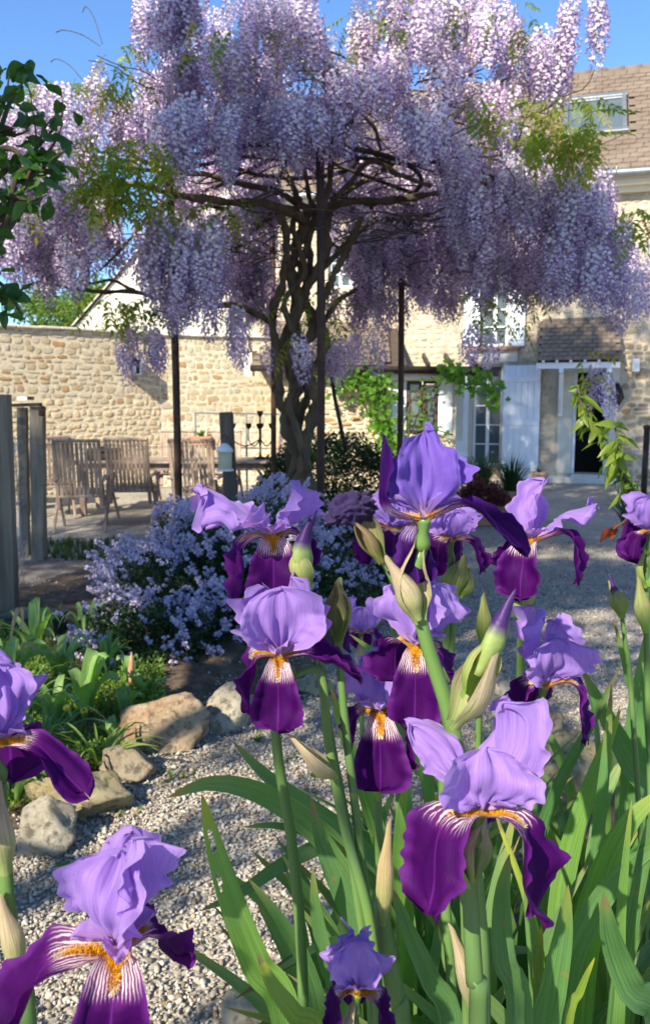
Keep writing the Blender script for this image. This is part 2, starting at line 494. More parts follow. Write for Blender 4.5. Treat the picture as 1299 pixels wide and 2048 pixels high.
def wobbly(poly, step=.12, amp=.05):
    out = []
    for i, a in enumerate(poly):
        a = Vector(a); b = Vector(poly[(i + 1) % len(poly)]); n = max(1, int((b - a).length / step))
        for k in range(n):
            p = a.lerp(b, k / n); s = noise.noise(Vector((p.x * 2.3, p.y * 2.3, 3))) * amp * 2
            out.append((p.x + s, p.y + s))
    return out
def inside(p, poly):
    x, y = p[0], p[1]; c = False; n = len(poly); j = n - 1
    for i in range(n):
        xi, yi = poly[i][0], poly[i][1]; xj, yj = poly[j][0], poly[j][1]
        if (yi > y) != (yj > y) and x < (xj - xi) * (y - yi) / (yj - yi) + xi: c = not c
        j = i
    return c
def height_sheet(name, poly, mat, h, step, fn, base=.004):
    """a low mound of earth over a polygon: level with the ground at its rim"""
    x0 = min(p[0] for p in poly); x1 = max(p[0] for p in poly); y0 = min(p[1] for p in poly); y1 = max(p[1] for p in poly)
    nx = int((x1 - x0) / step) + 1; ny = int((y1 - y0) / step) + 1
    b = MB(); idx = {}
    pts = [Vector((p[0], p[1], 0)) for p in poly]
    def edge(x, y):
        q = Vector((x, y, 0)); d = 9
        for i in range(len(pts)):
            a = pts[i]; c = pts[(i + 1) % len(pts)]; ab = c - a
            t = max(0, min(1, (q - a).dot(ab) / max(ab.length_squared, 1e-9))); d = min(d, (q - a - ab * t).length)
        return d
    V = []; Fs = []
    for i in range(nx + 1):
        for j in range(ny + 1):
            x = x0 + i * step; y = y0 + j * step
            if inside((x, y), poly):
                e = edge(x, y); idx[i, j] = len(V)
                V.append((x, y, base + h * sm(e, 0, .35) + fn(x, y) * sm(e, 0, .1)))
    for i in range(nx):
        for j in range(ny):
            q = [(i, j), (i + 1, j), (i + 1, j + 1), (i, j + 1)]
            if all(k in idx for k in q): Fs.append(tuple(idx[k] for k in q))
    b.add(V, Fs)
    return tag(b.obj(name, mat, smooth=True), kind='structure')
def lump(x, y): return .02 * noise.noise(Vector((x * 6, y * 6, 0))) + .012 * noise.noise(Vector((x * 23, y * 23, 0)))
BED = [gr(x, y)[:2] for x, y in ((-500, 1760), (20, 1705), (80, 1640), (190, 1560), (330, 1470), (450, 1425), (560, 1385), (660, 1330), (745, 1235), (790, 1160), (800, 1085), (700, 1010), (520, 1000), (330, 1070), (190, 1120), (60, 1170), (-500, 1180))]
BED = wobbly(BED)
height_sheet('garden_bed', BED, MSOIL, .05, .05, lump)
YARD = [gr(x, y)[:2] for x, y in ((-600, 1172), (40, 1165), (175, 1115), (240, 1095), (200, 1070), (-600, 1075))]
height_sheet('dusty_strip', [(-7, 5.15), (-2.2, 5.2), (-1.5, 6.4), (-1.6, 7.6), (-7, 8.2)], MDUST, .01, .12, lambda x, y: .008 * noise.noise(Vector((x * 5, y * 5, 0))))
IBED = wobbly([(-.05, .55), (.0, 1.5), (.35, 2.1), (.9, 3.0), (1.6, 3.6), (2.6, 3.4), (2.8, .4), (.3, .3)])
height_sheet('iris_bed', IBED, MSOIL, .05, .05, lump)

# ------------------------------------------------------------------ rubble walls
def stone_meshes(mat, name, n=10, sides=9, seed=1):
    rs = random.Random(seed); out = []
    for k in range(n):
        b = MB(); V = []
        ph = rs.random() * 6
        rad = []
        for i in range(sides):
            a = 2 * math.pi * i / sides + rs.uniform(-.12, .12)
            c, s_ = math.cos(a), math.sin(a)
            e = 4.2; r = (abs(c) ** e + abs(s_) ** e) ** (-1 / e) * rs.uniform(.78, 1.06)
            rad.append((c * r, s_ * r))
        for x, z in rad: V.append((x, .3, z))
        for x, z in rad: V.append((x * .95, -.55 + rs.uniform(-.12, .12), z * .93))
        for x, z in rad: V.append((x * .70 + rs.uniform(-.04, .04), -.95 + rs.uniform(-.2, .15), z * .66 + rs.uniform(-.05, .05)))
        V.append((rs.uniform(-.2, .2), -1.05 + rs.uniform(-.15, .15), rs.uniform(-.2, .2)))
        S = sides
        Fs = [(i, (i + 1) % S, S + (i + 1) % S, S + i) for i in range(S)] + [(S + i, S + (i + 1) % S, 2 * S + (i + 1) % S, 2 * S + i) for i in range(S)] + [(2 * S + i, 2 * S + (i + 1) % S, 3 * S) for i in range(S)]
        b.add(V, Fs)
        out.append(b.mesh(name, mat, smooth=True))
    return out
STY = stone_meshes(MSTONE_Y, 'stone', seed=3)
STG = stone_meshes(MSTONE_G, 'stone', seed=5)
def rubble_layout(x0, x1, z0, z1, openings, hs=(.06, .135), ws=(.08, .27), gap=.013, clip=None, seed=1):
    """rough courses of stones; openings are (x0, x1, z0, z1)"""
    rs = random.Random(seed); out = []; z = z0
    while z < z1 - .04:
        h = min(rs.uniform(*hs), z1 - z)
        x = x0
        while x < x1 - .04:
            w = rs.uniform(*ws) * (0.7 if rs.random() < .3 else 1)
            w = min(w, x1 - x)
            zz = z + .025 * math.sin(x * 1.3 + z * 2) + rs.uniform(-.026, .026)
            # split some into two thin ones
            cells = [(x, w, zz, h)]
            if h > .14 and rs.random() < .35: cells = [(x, w, zz, h * .5), (x, w, zz + h * .5, h * .5)]
            for (a, ww, c, hh) in cells:
                if any(a + ww > o[0] - .0 and a < o[1] + .0 and c + hh > o[2] and c < o[3] for o in openings): continue
                if clip and not clip(a + ww / 2, c + hh / 2): continue
                out.append((a + ww / 2, c + hh / 2, max(.03, ww / 2 - gap * rs.uniform(.3, 1)), max(.02, hh / 2 - gap * .8 * rs.uniform(.3, 1)), rs.uniform(-.09, .09)))
            x += w
        z += h
    return out
def wall_sheet(b, x0, x1, z0, z1, openings, depth=.35, back=True, mat=0, reveal_mat=0):
    """wall face at y=0 with real openings, y grows inwards; local coordinates"""
    X = sorted({x0, x1, *[min(max(k, x0), x1) for o in openings for k in o[:2]]}); Z = sorted({z0, z1, *[min(max(k, z0), z1) for o in openings for k in o[2:4]]})
    for i in range(len(X) - 1):
        for j in range(len(Z) - 1):
            cx = (X[i] + X[i + 1]) / 2; cz = (Z[j] + Z[j + 1]) / 2
            if any(o[0] < cx < o[1] and o[2] < cz < o[3] for o in openings): continue
            b.add([(X[i], 0, Z[j]), (X[i + 1], 0, Z[j]), (X[i + 1], 0, Z[j + 1]), (X[i], 0, Z[j + 1])], [(0, 1, 2, 3)], mat)
    for o in openings:
        a, c, d, e = o[:4]
        b.add([(a, 0, d), (c, 0, d), (c, 0, e), (a, 0, e), (a, depth, d), (c, depth, d), (c, depth, e), (a, depth, e)], [(0, 1, 5, 4), (1, 2, 6, 5), (2, 3, 7, 6), (3, 0, 4, 7)], reveal_mat)
    if back:
        b.add([(x0, 0, z0), (x1, 0, z0), (x1, 0, z1), (x0, 0, z1), (x0, depth, z0), (x1, depth, z0), (x1, depth, z1), (x0, depth, z1)], [(1, 5, 6, 2), (2, 6, 7, 3), (0, 3, 7, 4), (0, 4, 5, 1)], mat)

def plane_fn(origin, phi):
    """pixel -> local (x, z) on the vertical plane through ORIGIN whose x axis is turned by PHI"""
    n = Vector((math.sin(phi), -math.cos(phi), 0)); ax = Vector((math.cos(phi), math.sin(phi), 0))
    def f(px, py):
        p = on_plane(px, py, Vector(origin), n) - Vector(origin)
        return p.dot(ax), p.z
    return f
def px_rect(f, x0, x1, y0, y1):
    """opening seen between pixel columns x0..x1 and rows y0..y1"""
    ym = (y0 + y1) / 2; xm = (x0 + x1) / 2
    return (f(x0, ym)[0], f(x1, ym)[0], f(xm, y1)[1], f(xm, y0)[1])
def put_stones(parent, lay, var, mats, depth=.007, limit=300, score=None, y=0.0):
    rs = random.Random(11)
    ms = [TRS((x, y, z), (0, r, rs.choice((0, 0)),), (w * rs.choice((-1, 1)), depth * rs.uniform(.7, 1.5), h)) for x, z, w, h, r in lay]
    sc = [score(l) for l in lay] if score else None
    scatter_parts('stone', var, [rs.randrange(len(var)) for _ in lay], ms, parent, mats, True, limit, True, sc)

# the left boundary wall: two runs
def boundary(origin, phi, x0, x1, h, label, opens, seed, name='stone_wall', score=None, limit=300):
    t = thing(name, label, 'wall', origin, rz=phi)
    b = MB(); wall_sheet(b, x0, x1, 0, h, opens, .4)
    b.obj('mortar', MMORT_Y, t, local=True)
    lay = rubble_layout(x0, x1, 0.02, h - .03, opens, seed=seed)
    put_stones(t, lay, STY, [MSTONE_Y], score=score, limit=limit)
    c = MB(); rs = random.Random(seed); x = x0
    while x < x1:
        w = rs.uniform(.3, .55); w = min(w, x1 - x)
        c.box((x + w / 2, .19, h + .018 + rs.uniform(0, .012)), (w - .012, .5, .045), (0, rs.uniform(-.01, .01), 0), bev=.012); x += w
    c.obj('coping', MLIME, t, local=True)
    return t
OA = Vector((-2.95, 14.6, 0)); PA = R(38)
fa = plane_fn(OA, PA)
niche = px_rect(fa, 35, 70, 793, 800)
boundary(OA, PA, -7.5, 0, 2.72, 'long sunlit rubble wall behind the garden chairs, left run', [niche], 21, score=lambda l: l[1] + (2 if l[0] > -3.9 else 0))
PB = math.atan2(.9, 2.4)
fb = plane_fn(OA, PB)
o1 = px_rect(fb, 246, 275, 708, 750) if False else None
wB = boundary(OA, PB, 0.0, 3.3, 2.72, 'sunlit rubble wall with two little windows, behind the wisteria poles', [px_rect(fb, 488, 515, 702, 752)], 22, score=lambda l: l[1])

# ================================================================== THE FARMHOUSE
OH = Vector((3.5, 16.0, 0)); PH = -math.atan(.30)
fh = plane_fn(OH, PH)
house = thing('farmhouse', 'large rubble stone farmhouse with brown tiled roof and white shutters, right of the wisteria', 'house', OH, rz=PH)
EZ = fh(1260, 352)[1]                      # eaves height
DOOR = px_rect(fh, 1143, 1216, 736, 948)
FWIN = px_rect(fh, 944, 1003, 728, 932)
UWIN = px_rect(fh, 962, 1015, 578, 692)
UWIN2 = px_rect(fh, 655, 700, 495, 575)
UWIN3 = px_rect(fh, 1180, 1222, 470, 600)
OPEN = [DOOR, FWIN, UWIN, UWIN2]
HX0, HX1 = -5.2, 9.0
b = MB(); wall_sheet(b, HX0, HX1, 0, EZ, OPEN, .45)
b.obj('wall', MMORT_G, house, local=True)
def grow(o, l, r=None, d=0, u=0): r = l if r is None else r; return (o[0] - l, o[1] + r, o[2] - d, o[3] + u)
lay = rubble_layout(HX0, HX1, .02, EZ - .12, [grow(DOOR, .30, .18, 0, .1), grow(FWIN, .16, .12, 0, .30), grow(UWIN, .1, .1, .12, .2), grow(UWIN2, .1, .1, .12, .2)], hs=(.075, .165), ws=(.10, .33), seed=31)
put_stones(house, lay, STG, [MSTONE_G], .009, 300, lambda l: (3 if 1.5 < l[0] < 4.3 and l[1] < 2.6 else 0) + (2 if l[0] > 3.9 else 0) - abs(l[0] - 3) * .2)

# roof: a plane rising away from the eaves; found where the ridge is seen
TR = math.tan(R(43))
nx_ = Vector((math.cos(PH), math.sin(PH), 0)); ny_ = Vector((-math.sin(PH), math.cos(PH), 0))   # local x, local y in the world
def roof_xy(px, py, y0, z0, slope):
    """pixel on the plane z = z0 + (y - y0) * slope -> local x, y"""
    n = (Vector((0, 0, 1)) - ny_ * slope).normalized()
    p0 = OH + ny_ * y0 + Vector((0, 0, z0))
    p = on_plane(px, py, p0, n) - OH
    return p.dot(nx_), p.dot(ny_), p.z
RD = roof_xy(1200, 150, -.35, EZ, TR)[1]
def M_roof(y0, z0, slope):
    a = math.atan(slope)
    return Matrix.Translation((0, y0, z0)) @ Matrix.Rotation(a, 4, 'X')
tile = MB()
tile.box((0, 0, 0), (.235, .30, .014), bev=.005)
tile.box((.09, -.0, .012), (.03, .296, .014), bev=.006)
tile_me = tile.mesh('roof_tile', MROOF)
def tiles(parent, x0, x1, y0, z0, slope, length, pitch=.17, wid=.24, score=None, limit=300, clip=None, name='roof_tile'):
    """courses of tiles, each lying on the one below"""
    MR = M_roof(y0, z0, slope); rs = random.Random(4); ms = []; sc = []
    n = int(length / pitch)
    for j in range(n):
        for i in range(int((x1 - x0) / wid)):
            x = x0 + (i + .5 + .5 * (j % 2)) * wid
            y = j * pitch + .13
            if x > x1: continue
            if clip and not clip(x, y): continue
            M = MR @ TRS((x + rs.uniform(-.004, .004), y + rs.uniform(-.008, .008), .035 + rs.uniform(0, .006)), (-.085 + rs.uniform(-.014, .014), rs.uniform(-.012, .012), rs.uniform(-.018, .018)), (wid / .24, 1, 1))
            ms.append(M); sc.append(score(x, y) if score else 0)
    scatter_parts(name, [tile_me], [0] * len(ms), ms, parent, [MROOF], True, limit, False, sc)
LEN = (RD + .35) / math.cos(math.atan(TR))
b = MB()
b.add([M_roof(-.35, EZ, TR) @ Vector(v) for v in ((HX0 - .2, 0, 0), (HX1 + .2, 0, 0), (HX1 + .2, LEN, 0), (HX0 - .2, LEN, 0))], [(0, 1, 2, 3)])
zr = EZ + (RD + .35) * TR
b.add([(HX0 - .2, RD, zr), (HX1 + .2, RD, zr), (HX1 + .2, RD * 2 + .35, EZ), (HX0 - .2, RD * 2 + .35, EZ)], [(0, 1, 2, 3)])
b.add([(HX0, 0, EZ), (HX0, 2 * RD, EZ), (HX0, RD, zr), (HX1, 0, EZ), (HX1, 2 * RD, EZ), (HX1, RD, zr)], [(0, 1, 2), (3, 4, 5)])
b.add([(HX0, .45, 0), (HX0, 2 * RD, 0), (HX0, 2 * RD, EZ), (HX0, .45, EZ)], [(0, 1, 2, 3)])
b.add([(HX1, .45, 0), (HX1, 2 * RD, 0), (HX1, 2 * RD, EZ), (HX1, .45, EZ)], [(0, 1, 2, 3)])
b.add([(HX0, 2 * RD, 0), (HX1, 2 * RD, 0), (HX1, 2 * RD, EZ), (HX0, 2 * RD, EZ)], [(0, 1, 2, 3)])
b.obj('roof', MROOF, house, local=True)
SK = [roof_xy(px, py, -.35, EZ, TR) for px, py in ((1140, 216), (1256, 200), (1236, 272), (1120, 290))]
skx0 = (SK[0][0] + SK[3][0]) / 2; skx1 = (SK[1][0] + SK[2][0]) / 2
ca = math.cos(math.atan(TR))
sky0 = (min((SK[2][1] + SK[3][1]) / 2, 9) + .35) / ca; sky1 = ((SK[0][1] + SK[1][1]) / 2 + .35) / ca
tiles(house, HX0 - .1, HX1, -.42, EZ + .01, TR, LEN, score=lambda x, y: -abs(x - 4.1) - (5 if x < 2.3 else 0) - (5 if x > 4.9 else 0),
      clip=lambda x, y: not (skx0 - .12 < x < skx1 + .12 and sky0 - .05 < y < sky1 + .2))
b = MB(); rs = random.Random(2); x = HX0 - .2
while x < HX1 + .2:
    b.tube([(x, RD, zr + .015), (x + .36, RD, zr + .03)], [.095, .11], 8); x += .34
b.obj('ridge_tiles', MROOF, house, smooth=True, local=True)
b = MB(); x = HX0 - .2
while x < HX1:
    b.box((x, RD - .085, zr - .035), (.045, .07, .07), (.7, 0, 0), bev=.012); x += .17
b.obj('ridge_mortar', MRIDGE, house, local=True)
# skylight
MR = M_roof(-.35, EZ, TR)
b = MB(); skc = ((skx0 + skx1) / 2, (sky0 + sky1) / 2); sw = skx1 - skx0; sh = sky1 - sky0
for (cx, cy, w, h) in ((skc[0], sky0, sw + .14, .11), (skc[0], sky1, sw + .14, .13), (skx0, skc[1], .09, sh + .10), (skx1, skc[1], .09, sh + .10)):
    b.box((cx, cy, .11), (w, h, .15 if h < 1 else .147), bev=.012, M=MR)
skf = b.obj('skylight_frame', MZINC, house, local=True)
b = MB(); b.box((skc[0], sky1 - .12, .15), (sw - .05, .11, .06), M=MR, bev=.01); b.obj('vent_flap', MZINC, skf, local=True)
b = MB(); b.box((skc[0], skc[1] - .02, .125), (sw - .03, sh - .05, .02), M=MR); b.obj('skylight_pane', MGLASS, skf, local=True)
b = MB(); b.box((skc[0] + .1, sky0 - .14, .06), (sw + .3, .2, .008), M=MR); b.obj('skylight_apron', MZINC, skf, local=True)
# gutter and cornice
b = MB(); pts = [(HX0 - .2 + i * (HX1 - HX0 + .4) / 30, -.45, EZ - .01 - .002 * i) for i in range(31)]
b.tube(pts, .07, 10); 
for i in range(1, 30, 2): b.box((pts[i][0], -.45, EZ + .0), (.03, .155, .155), bev=.01)
b.obj('gutter', MZINC, house, smooth=True, local=True)
b = MB(); b.box(((HX0 + HX1) / 2, -.13, EZ - .12), (HX1 - HX0, .34, .16)); b.box(((HX0 + HX1) / 2, -.05, EZ - .25), (HX1 - HX0, .14, .10))
b.box(((HX0 + HX1) / 2, -.36, EZ - .05), (HX1 - HX0 + .3, .03, .14)); b.obj('cornice', MPLAST, house, local=True)

# the door opening: jambs, dark room behind, step
def surround(b, o, l, r, top, proud=.03, mat=0, sill=0):
    b.box((o[0] - l / 2, .02, (o[2] + o[3]) / 2), (l, 2 * (.02 + proud), o[3] - o[2]), mat=mat, bev=.008)
    b.box((o[1] + r / 2, .02, (o[2] + o[3]) / 2), (r, 2 * (.02 + proud), o[3] - o[2]), mat=mat, bev=.008)
    b.box(((o[0] + o[1] + r - l) / 2, .02, o[3] + top / 2), (o[1] - o[0] + l + r, 2 * (.021 + proud), top), mat=mat, bev=.008)
b = MB(); surround(b, DOOR, .27, .15, .10); b.obj('door_surround', MLIME, house, local=True)
dr = MB()
for (x, w) in ((DOOR[0] + .035, .07), (DOOR[1] - .035, .07)): dr.box((x, .12, (DOOR[2] + DOOR[3]) / 2), (w, .08, DOOR[3] - DOOR[2]), bev=.006)
dr.box(((DOOR[0] + DOOR[1]) / 2, .12, DOOR[3] - .04), (DOOR[1] - DOOR[0] - .141, .08, .08), bev=.006)
df = dr.obj('door_frame', MWHITE, house, local=True)
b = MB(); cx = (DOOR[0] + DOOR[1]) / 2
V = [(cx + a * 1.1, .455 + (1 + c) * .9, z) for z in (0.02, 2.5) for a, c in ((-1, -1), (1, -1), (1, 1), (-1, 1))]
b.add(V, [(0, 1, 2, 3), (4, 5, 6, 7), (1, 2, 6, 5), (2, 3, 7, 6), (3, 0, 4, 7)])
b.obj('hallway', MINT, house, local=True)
b = MB(); st = px_rect(fh, 1118, 1217, 950, 968)
b.box((cx - .1, -.14, .065), (DOOR[1] - DOOR[0] + .62, .50, .13), bev=.02); b.box((cx, .1, .12), (DOOR[1] - DOOR[0] - .02, .66, .10)); b.obj('doorstep', MLIME, house, local=True)

# porch roof over the door
PT = fh(1160, 648)[1]; PBm = fh(1150, 724)
# the porch eaves stand .9 m out
def fh_off(px, py, off):
    n = Vector((math.sin(PH), -math.cos(PH), 0)); p0 = OH + n * off
    p = on_plane(px, py, p0, n) - OH
    return p.dot(nx_), p.z
pa = fh_off(1074, 724, .85); pb = fh_off(1237, 722, .85); PTz = fh_off(1160, 642, 0)[1]
slp = (PTz - pa[1]) / .85; plen = math.hypot(.85, PTz - pa[1])
porch_mb = MB()
MRp = M_roof(-.85, pa[1], slp)
porch_mb.box(((pa[0] + pb[0]) / 2, plen / 2, 0), (pb[0] - pa[0], plen, .04), M=MRp)
porch = porch_mb.obj('porch_roof', MDWOOD, house, local=True)
ms = []
rs = random.Random(5)
def porch_tiles():
    MR = M_roof(-.87, pa[1] + .0, slp); ms = []
    nj = int(plen / .115)
    for j in range(nj):
        for i in range(int((pb[0] - pa[0]) / .165) + 1):
            x = pa[0] + (i + .25 + .5 * (j % 2)) * .165
            if x > pb[0] - .02: continue
            ms.append(MR @ TRS((x, j * .115 + .09, .038), (-.11 + rs.uniform(-.02, .02), rs.uniform(-.02, .02), rs.uniform(-.02, .02)), (.68, .66, 1)))
    for M in ms: link('roof_tile', tile_me, porch, True, M)
porch_tiles()
b = MB()
b.bar((pa[0] - .02, -.80, pa[1] - .07), (pb[0] + .02, -.80, pa[1] - .07), .09, .11, bev=.01)
for x in (pa[0] + .42, pb[0] - .16):
    b.bar((x, 0, pa[1] - .16), (x, -.86, pa[1] - .16), .08, .09, bev=.01)
    b.bar((x, -.07, pa[1] - .20), (x, -.07, pa[1] - 1.0), .09, .11, bev=.01)
    b.bar((x, -.10, pa[1] - .92), (x, -.42, pa[1] - .62), .06, .08, bev=.01); b.bar((x, -.42, pa[1] - .62), (x, -.66, pa[1] - .20), .06, .08, bev=.01)
for k in range(6): b.bar((pa[0] + .1 + k * (pb[0] - pa[0] - .2) / 5, -.9, pa[1] - .01), (pa[0] + .1 + k * (pb[0] - pa[0] - .2) / 5, -.05, pa[1] + slp * .8 - .03), .05, .06)
b.obj('porch_timber', MWHITE, house, local=True)

# french window, its frame, panes and curtain
def casement(o, name='window', bars=4, split=True, y=.16, curtain=True, mat=None, fw=.05, parent=None):
    mat = mat or MWHITE; parent = parent or house
    b = MB(); w = o[1] - o[0]; h = o[3] - o[2]; cz = (o[2] + o[3]) / 2; cx = (o[0] + o[1]) / 2
    b.box((o[0] + fw / 2, y, cz), (fw, .06, h), bev=.005); b.box((o[1] - fw / 2, y, cz), (fw, .06, h), bev=.005)
    b.box((cx, y, o[3] - fw / 2), (w - 2 * fw - .002, .058, fw), bev=.005); b.box((cx, y, o[2] + fw / 2), (w - 2 * fw - .002, .058, fw), bev=.005)
    fr = b.obj(name, mat, parent, local=True)
    b = MB()
    if split: b.box((cx, y - .005, cz), (.07, .055, h - 2 * fw - .004), bev=.004)
    cols = [(o[0] + fw, cx - .035), (cx + .035, o[1] - fw)] if split else [(o[0] + fw, o[1] - fw)]
    for k in range(1, bars):
        z = o[2] + fw + k * (h - 2 * fw) / bars
        for a, c in cols: b.box(((a + c) / 2, y, z), (c - a - .002, .03, .025))
    if split or bars > 1: b.obj('glazing_bars', mat, fr, local=True)
    for k in range(bars):
        z0 = o[2] + fw + k * (h - 2 * fw) / bars; z1 = z0 + (h - 2 * fw) / bars
        for a, c in cols:
            g_ = MB(); g_.box(((a + c) / 2, y + .012, (z0 + z1) / 2), (c - a - .004, .006, z1 - z0 - .026)); g_.obj('pane', MGLASS, fr, local=True)
    return fr
casement(FWIN, 'french_window', 5)
b = MB(); surround(b, FWIN, .15, .09, .16, .025); b.obj('window_surround', MLIME, house, local=True)
l1 = px_rect(fh, 931, 1034, 704, 728)
b = MB(); b.box(((l1[0] + l1[1]) / 2, -.01, (l1[2] + l1[3]) / 2 + .03), (l1[1] - l1[0], .09, l1[3] - l1[2]), bev=.01); b.obj('carved_lintel', MLIME, house, local=True)
casement(UWIN, 'upper_window', 3, mat=MSHUT)
casement(UWIN2, 'upper_window', 3, mat=MSHUT)
b = MB(); b.box(((UWIN[0] + UWIN[1]) / 2, -.05, UWIN[2] - .06), (UWIN[1] - UWIN[0] + .5, .2, .06), bev=.01); b.obj('window_sill', MTERRA, house, local=True)
def shutter(o, hinge, ang, name='shutter', rows=(.12, .5, .88), base=0.0):
    """panelled shutter o=(x0,x1,z0,z1) folded back on the wall; boards, rails"""
    w = o[1] - o[0]; h = o[3] - o[2]
    MS = Matrix.Translation((o[0] if hinge < 0 else o[1], -.055, o[2])) @ Matrix.Rotation(ang, 4, 'Z')
    s = 1 if hinge < 0 else -1
    fr = MB()
    fr.box((s * w / 2, 0, h / 2), (w, .02, h), M=MS)
    sh = fr.obj(name, MSHUT, house, local=True)
    n = 6
    for k in range(n):
        q = MB(); q.box((s * (k + .5) * w / n, -.016, h / 2), (w / n - .006, .014, h - .004), M=MS, bev=.004); q.obj('board', MSHUT, sh, local=True)
    for r in rows:
        q = MB(); q.box((s * w / 2, -.034, h * r), (w - .02, .022, .11), M=MS, bev=.006); q.obj('rail', MSHUT, sh, local=True)
    q = MB()
    for r in (rows[0], rows[-1]): q.box((s * .12, -.049, h * r), (.26, .006, .035), M=MS)
    q.obj('hinge', MSHUT, sh, local=True)
shutter(px_rect(fh, 1004, 1078, 731, 957), -1, -.07)
shutter(px_rect(fh, 906, 935, 742, 932), 1, .75, rows=(.12, .88))
shutter(px_rect(fh, 1017, 1050, 575, 693), -1, -.05, rows=(.15, .85))
shutter(px_rect(fh, 928, 960, 575, 693), 1, .05, rows=(.15, .85))
shutter(px_rect(fh, 702, 735, 495, 577), -1, -.05, rows=(.15, .85))
# outdoor lamp
lm = px_rect(fh, 1262, 1277, 718, 744)
b = MB(); b.box(((lm[0] + lm[1]) / 2, -.07, (lm[2] + lm[3]) / 2), (lm[1] - lm[0], .12, lm[3] - lm[2]), bev=.012)
t = b.obj('outdoor_lamp', MWHITE, house, local=True)
# dark coat on a hook by the door
c0 = fh_off(1232, 790, .12); b = MB()
pts = [(c0[0], -.12, c0[1] + .22), (c0[0] + .01, -.13, c0[1] + .1), (c0[0] + .03, -.14, c0[1] - .05), (c0[0] + .01, -.13, c0[1] - .2)]
b.tube([house.matrix_world @ Vector(p) for p in pts], [.03, .075, .10, .04], 9, wob=.12)
HM = WM['farmhouse']
b = MB(); b.tube([HM @ Vector(p) for p in pts], [.03, .075, .095, .035], 9, wob=.14)
b.tube([HM @ Vector((c0[0], -.12, c0[1] + .21)), HM @ Vector((c0[0], -.02, c0[1] + .26))], .008, 6)
tag(b.obj('hanging_bag', MDARK, smooth=True), 'dark bag hanging on the wall right of the open doorway', 'bag')

# ================================================================== THE LEAN-TO WITH THE VINE
OW = Vector((0.3, 14.9, 0)); PW = R(-3)
fw = plane_fn(OW, PW)
wing = thing('lean_to', 'low stone lean-to with brown tiles, white beam and glazed front, under the vine', 'building', OW, rz=PW)
wx0 = fw(560, 800)[0]; wx1 = fw(912, 800)[0]; wtop = fw(800, 742)[1]
wop = px_rect(fw, 782, 906, 762, 868)
b = MB(); wall_sheet(b, wx0, wx1, 0, wtop, [wop], .3)
b.add([(wx0, .3, 0), (wx0, 2.5, 0), (wx0, 2.5, wtop), (wx0, .3, wtop), (wx1, .3, 0), (wx1, 2.5, 0), (wx1, 2.5, wtop), (wx1, .3, wtop)], [(0, 1, 2, 3), (4, 5, 6, 7)])
b.obj('wall', MMORT_Y, wing, local=True)
put_stones(wing, rubble_layout(wx0, wx1, .02, wtop - .05, [grow(wop, .08, .0, .05, .3)], hs=(.07, .13), ws=(.12, .34), seed=8), STY, [MSTONE_Y], .026, 300, lambda l: l[1])
bm_ = px_rect(fw, 775, 868, 737, 760)
b = MB(); b.box(((bm_[0] + wx1) / 2, -.06, (bm_[2] + bm_[3]) / 2), (wx1 - bm_[0] + .1, .12, bm_[3] - bm_[2]), bev=.01); b.obj('beam', MWHITE, wing, local=True)
n_pan = 4; ww = (wop[1] - wop[0]) / n_pan
for k in range(n_pan):
    o = (wop[0] + k * ww + .01, wop[0] + (k + 1) * ww - .01, wop[2], wop[3])
    if k in (0, 3):
        q = MB(); q.box(((o[0] + o[1]) / 2, .05, (o[2] + o[3]) / 2), (o[1] - o[0], .03, o[3] - o[2]), bev=.004); q.obj('white_panel', MWHITE, wing, local=True)
    else:
        casement(o, 'window', 3, False, .06, False, MDWOOD, .05, wing)
b = MB(); b.box(((wop[0] + wop[1]) / 2, .6, (wop[2] + wop[3]) / 2), (wop[1] - wop[0] + .5, .02, wop[3] - wop[2] + .3)); b.obj('curtain', MCURT, wing, local=True)
b = MB()
wsl = .42; wlen = 2.6
rx1 = fw(800, 700)[0]; b.box(((wx0 - .5 + rx1) / 2, wlen / 2, 0), (rx1 - wx0 + .5, wlen, .05), M=M_roof(-.25, wtop + .05, wsl)); b.obj('roof', MDWOOD, wing, local=True)
tiles(wing, wx0 - .5, fw(790, 700)[0] , -.3, wtop + .06, wsl, wlen, pitch=.15, score=lambda x, y: x)
b = MB(); b.tube([(wx0 - .5, -.32, wtop + .04), (wx1 + .5, -.32, wtop + .01)], .055, 8); b.obj('gutter', MDARK, wing, smooth=True, local=True)
b = MB()
for k in range(4): b.bar((wop[1] - .9 + k * .42, -.3, wtop + .06), (wop[1] - .9 + k * .42, 1.2, wtop + .35), .06, .09)
b.bar((wop[1] - 1.1, -.26, wtop - .02), (wop[1] + .75, -.26, wtop - .05), .08, .12)
b.obj('pergola_beams', MDWOOD, wing, local=True)

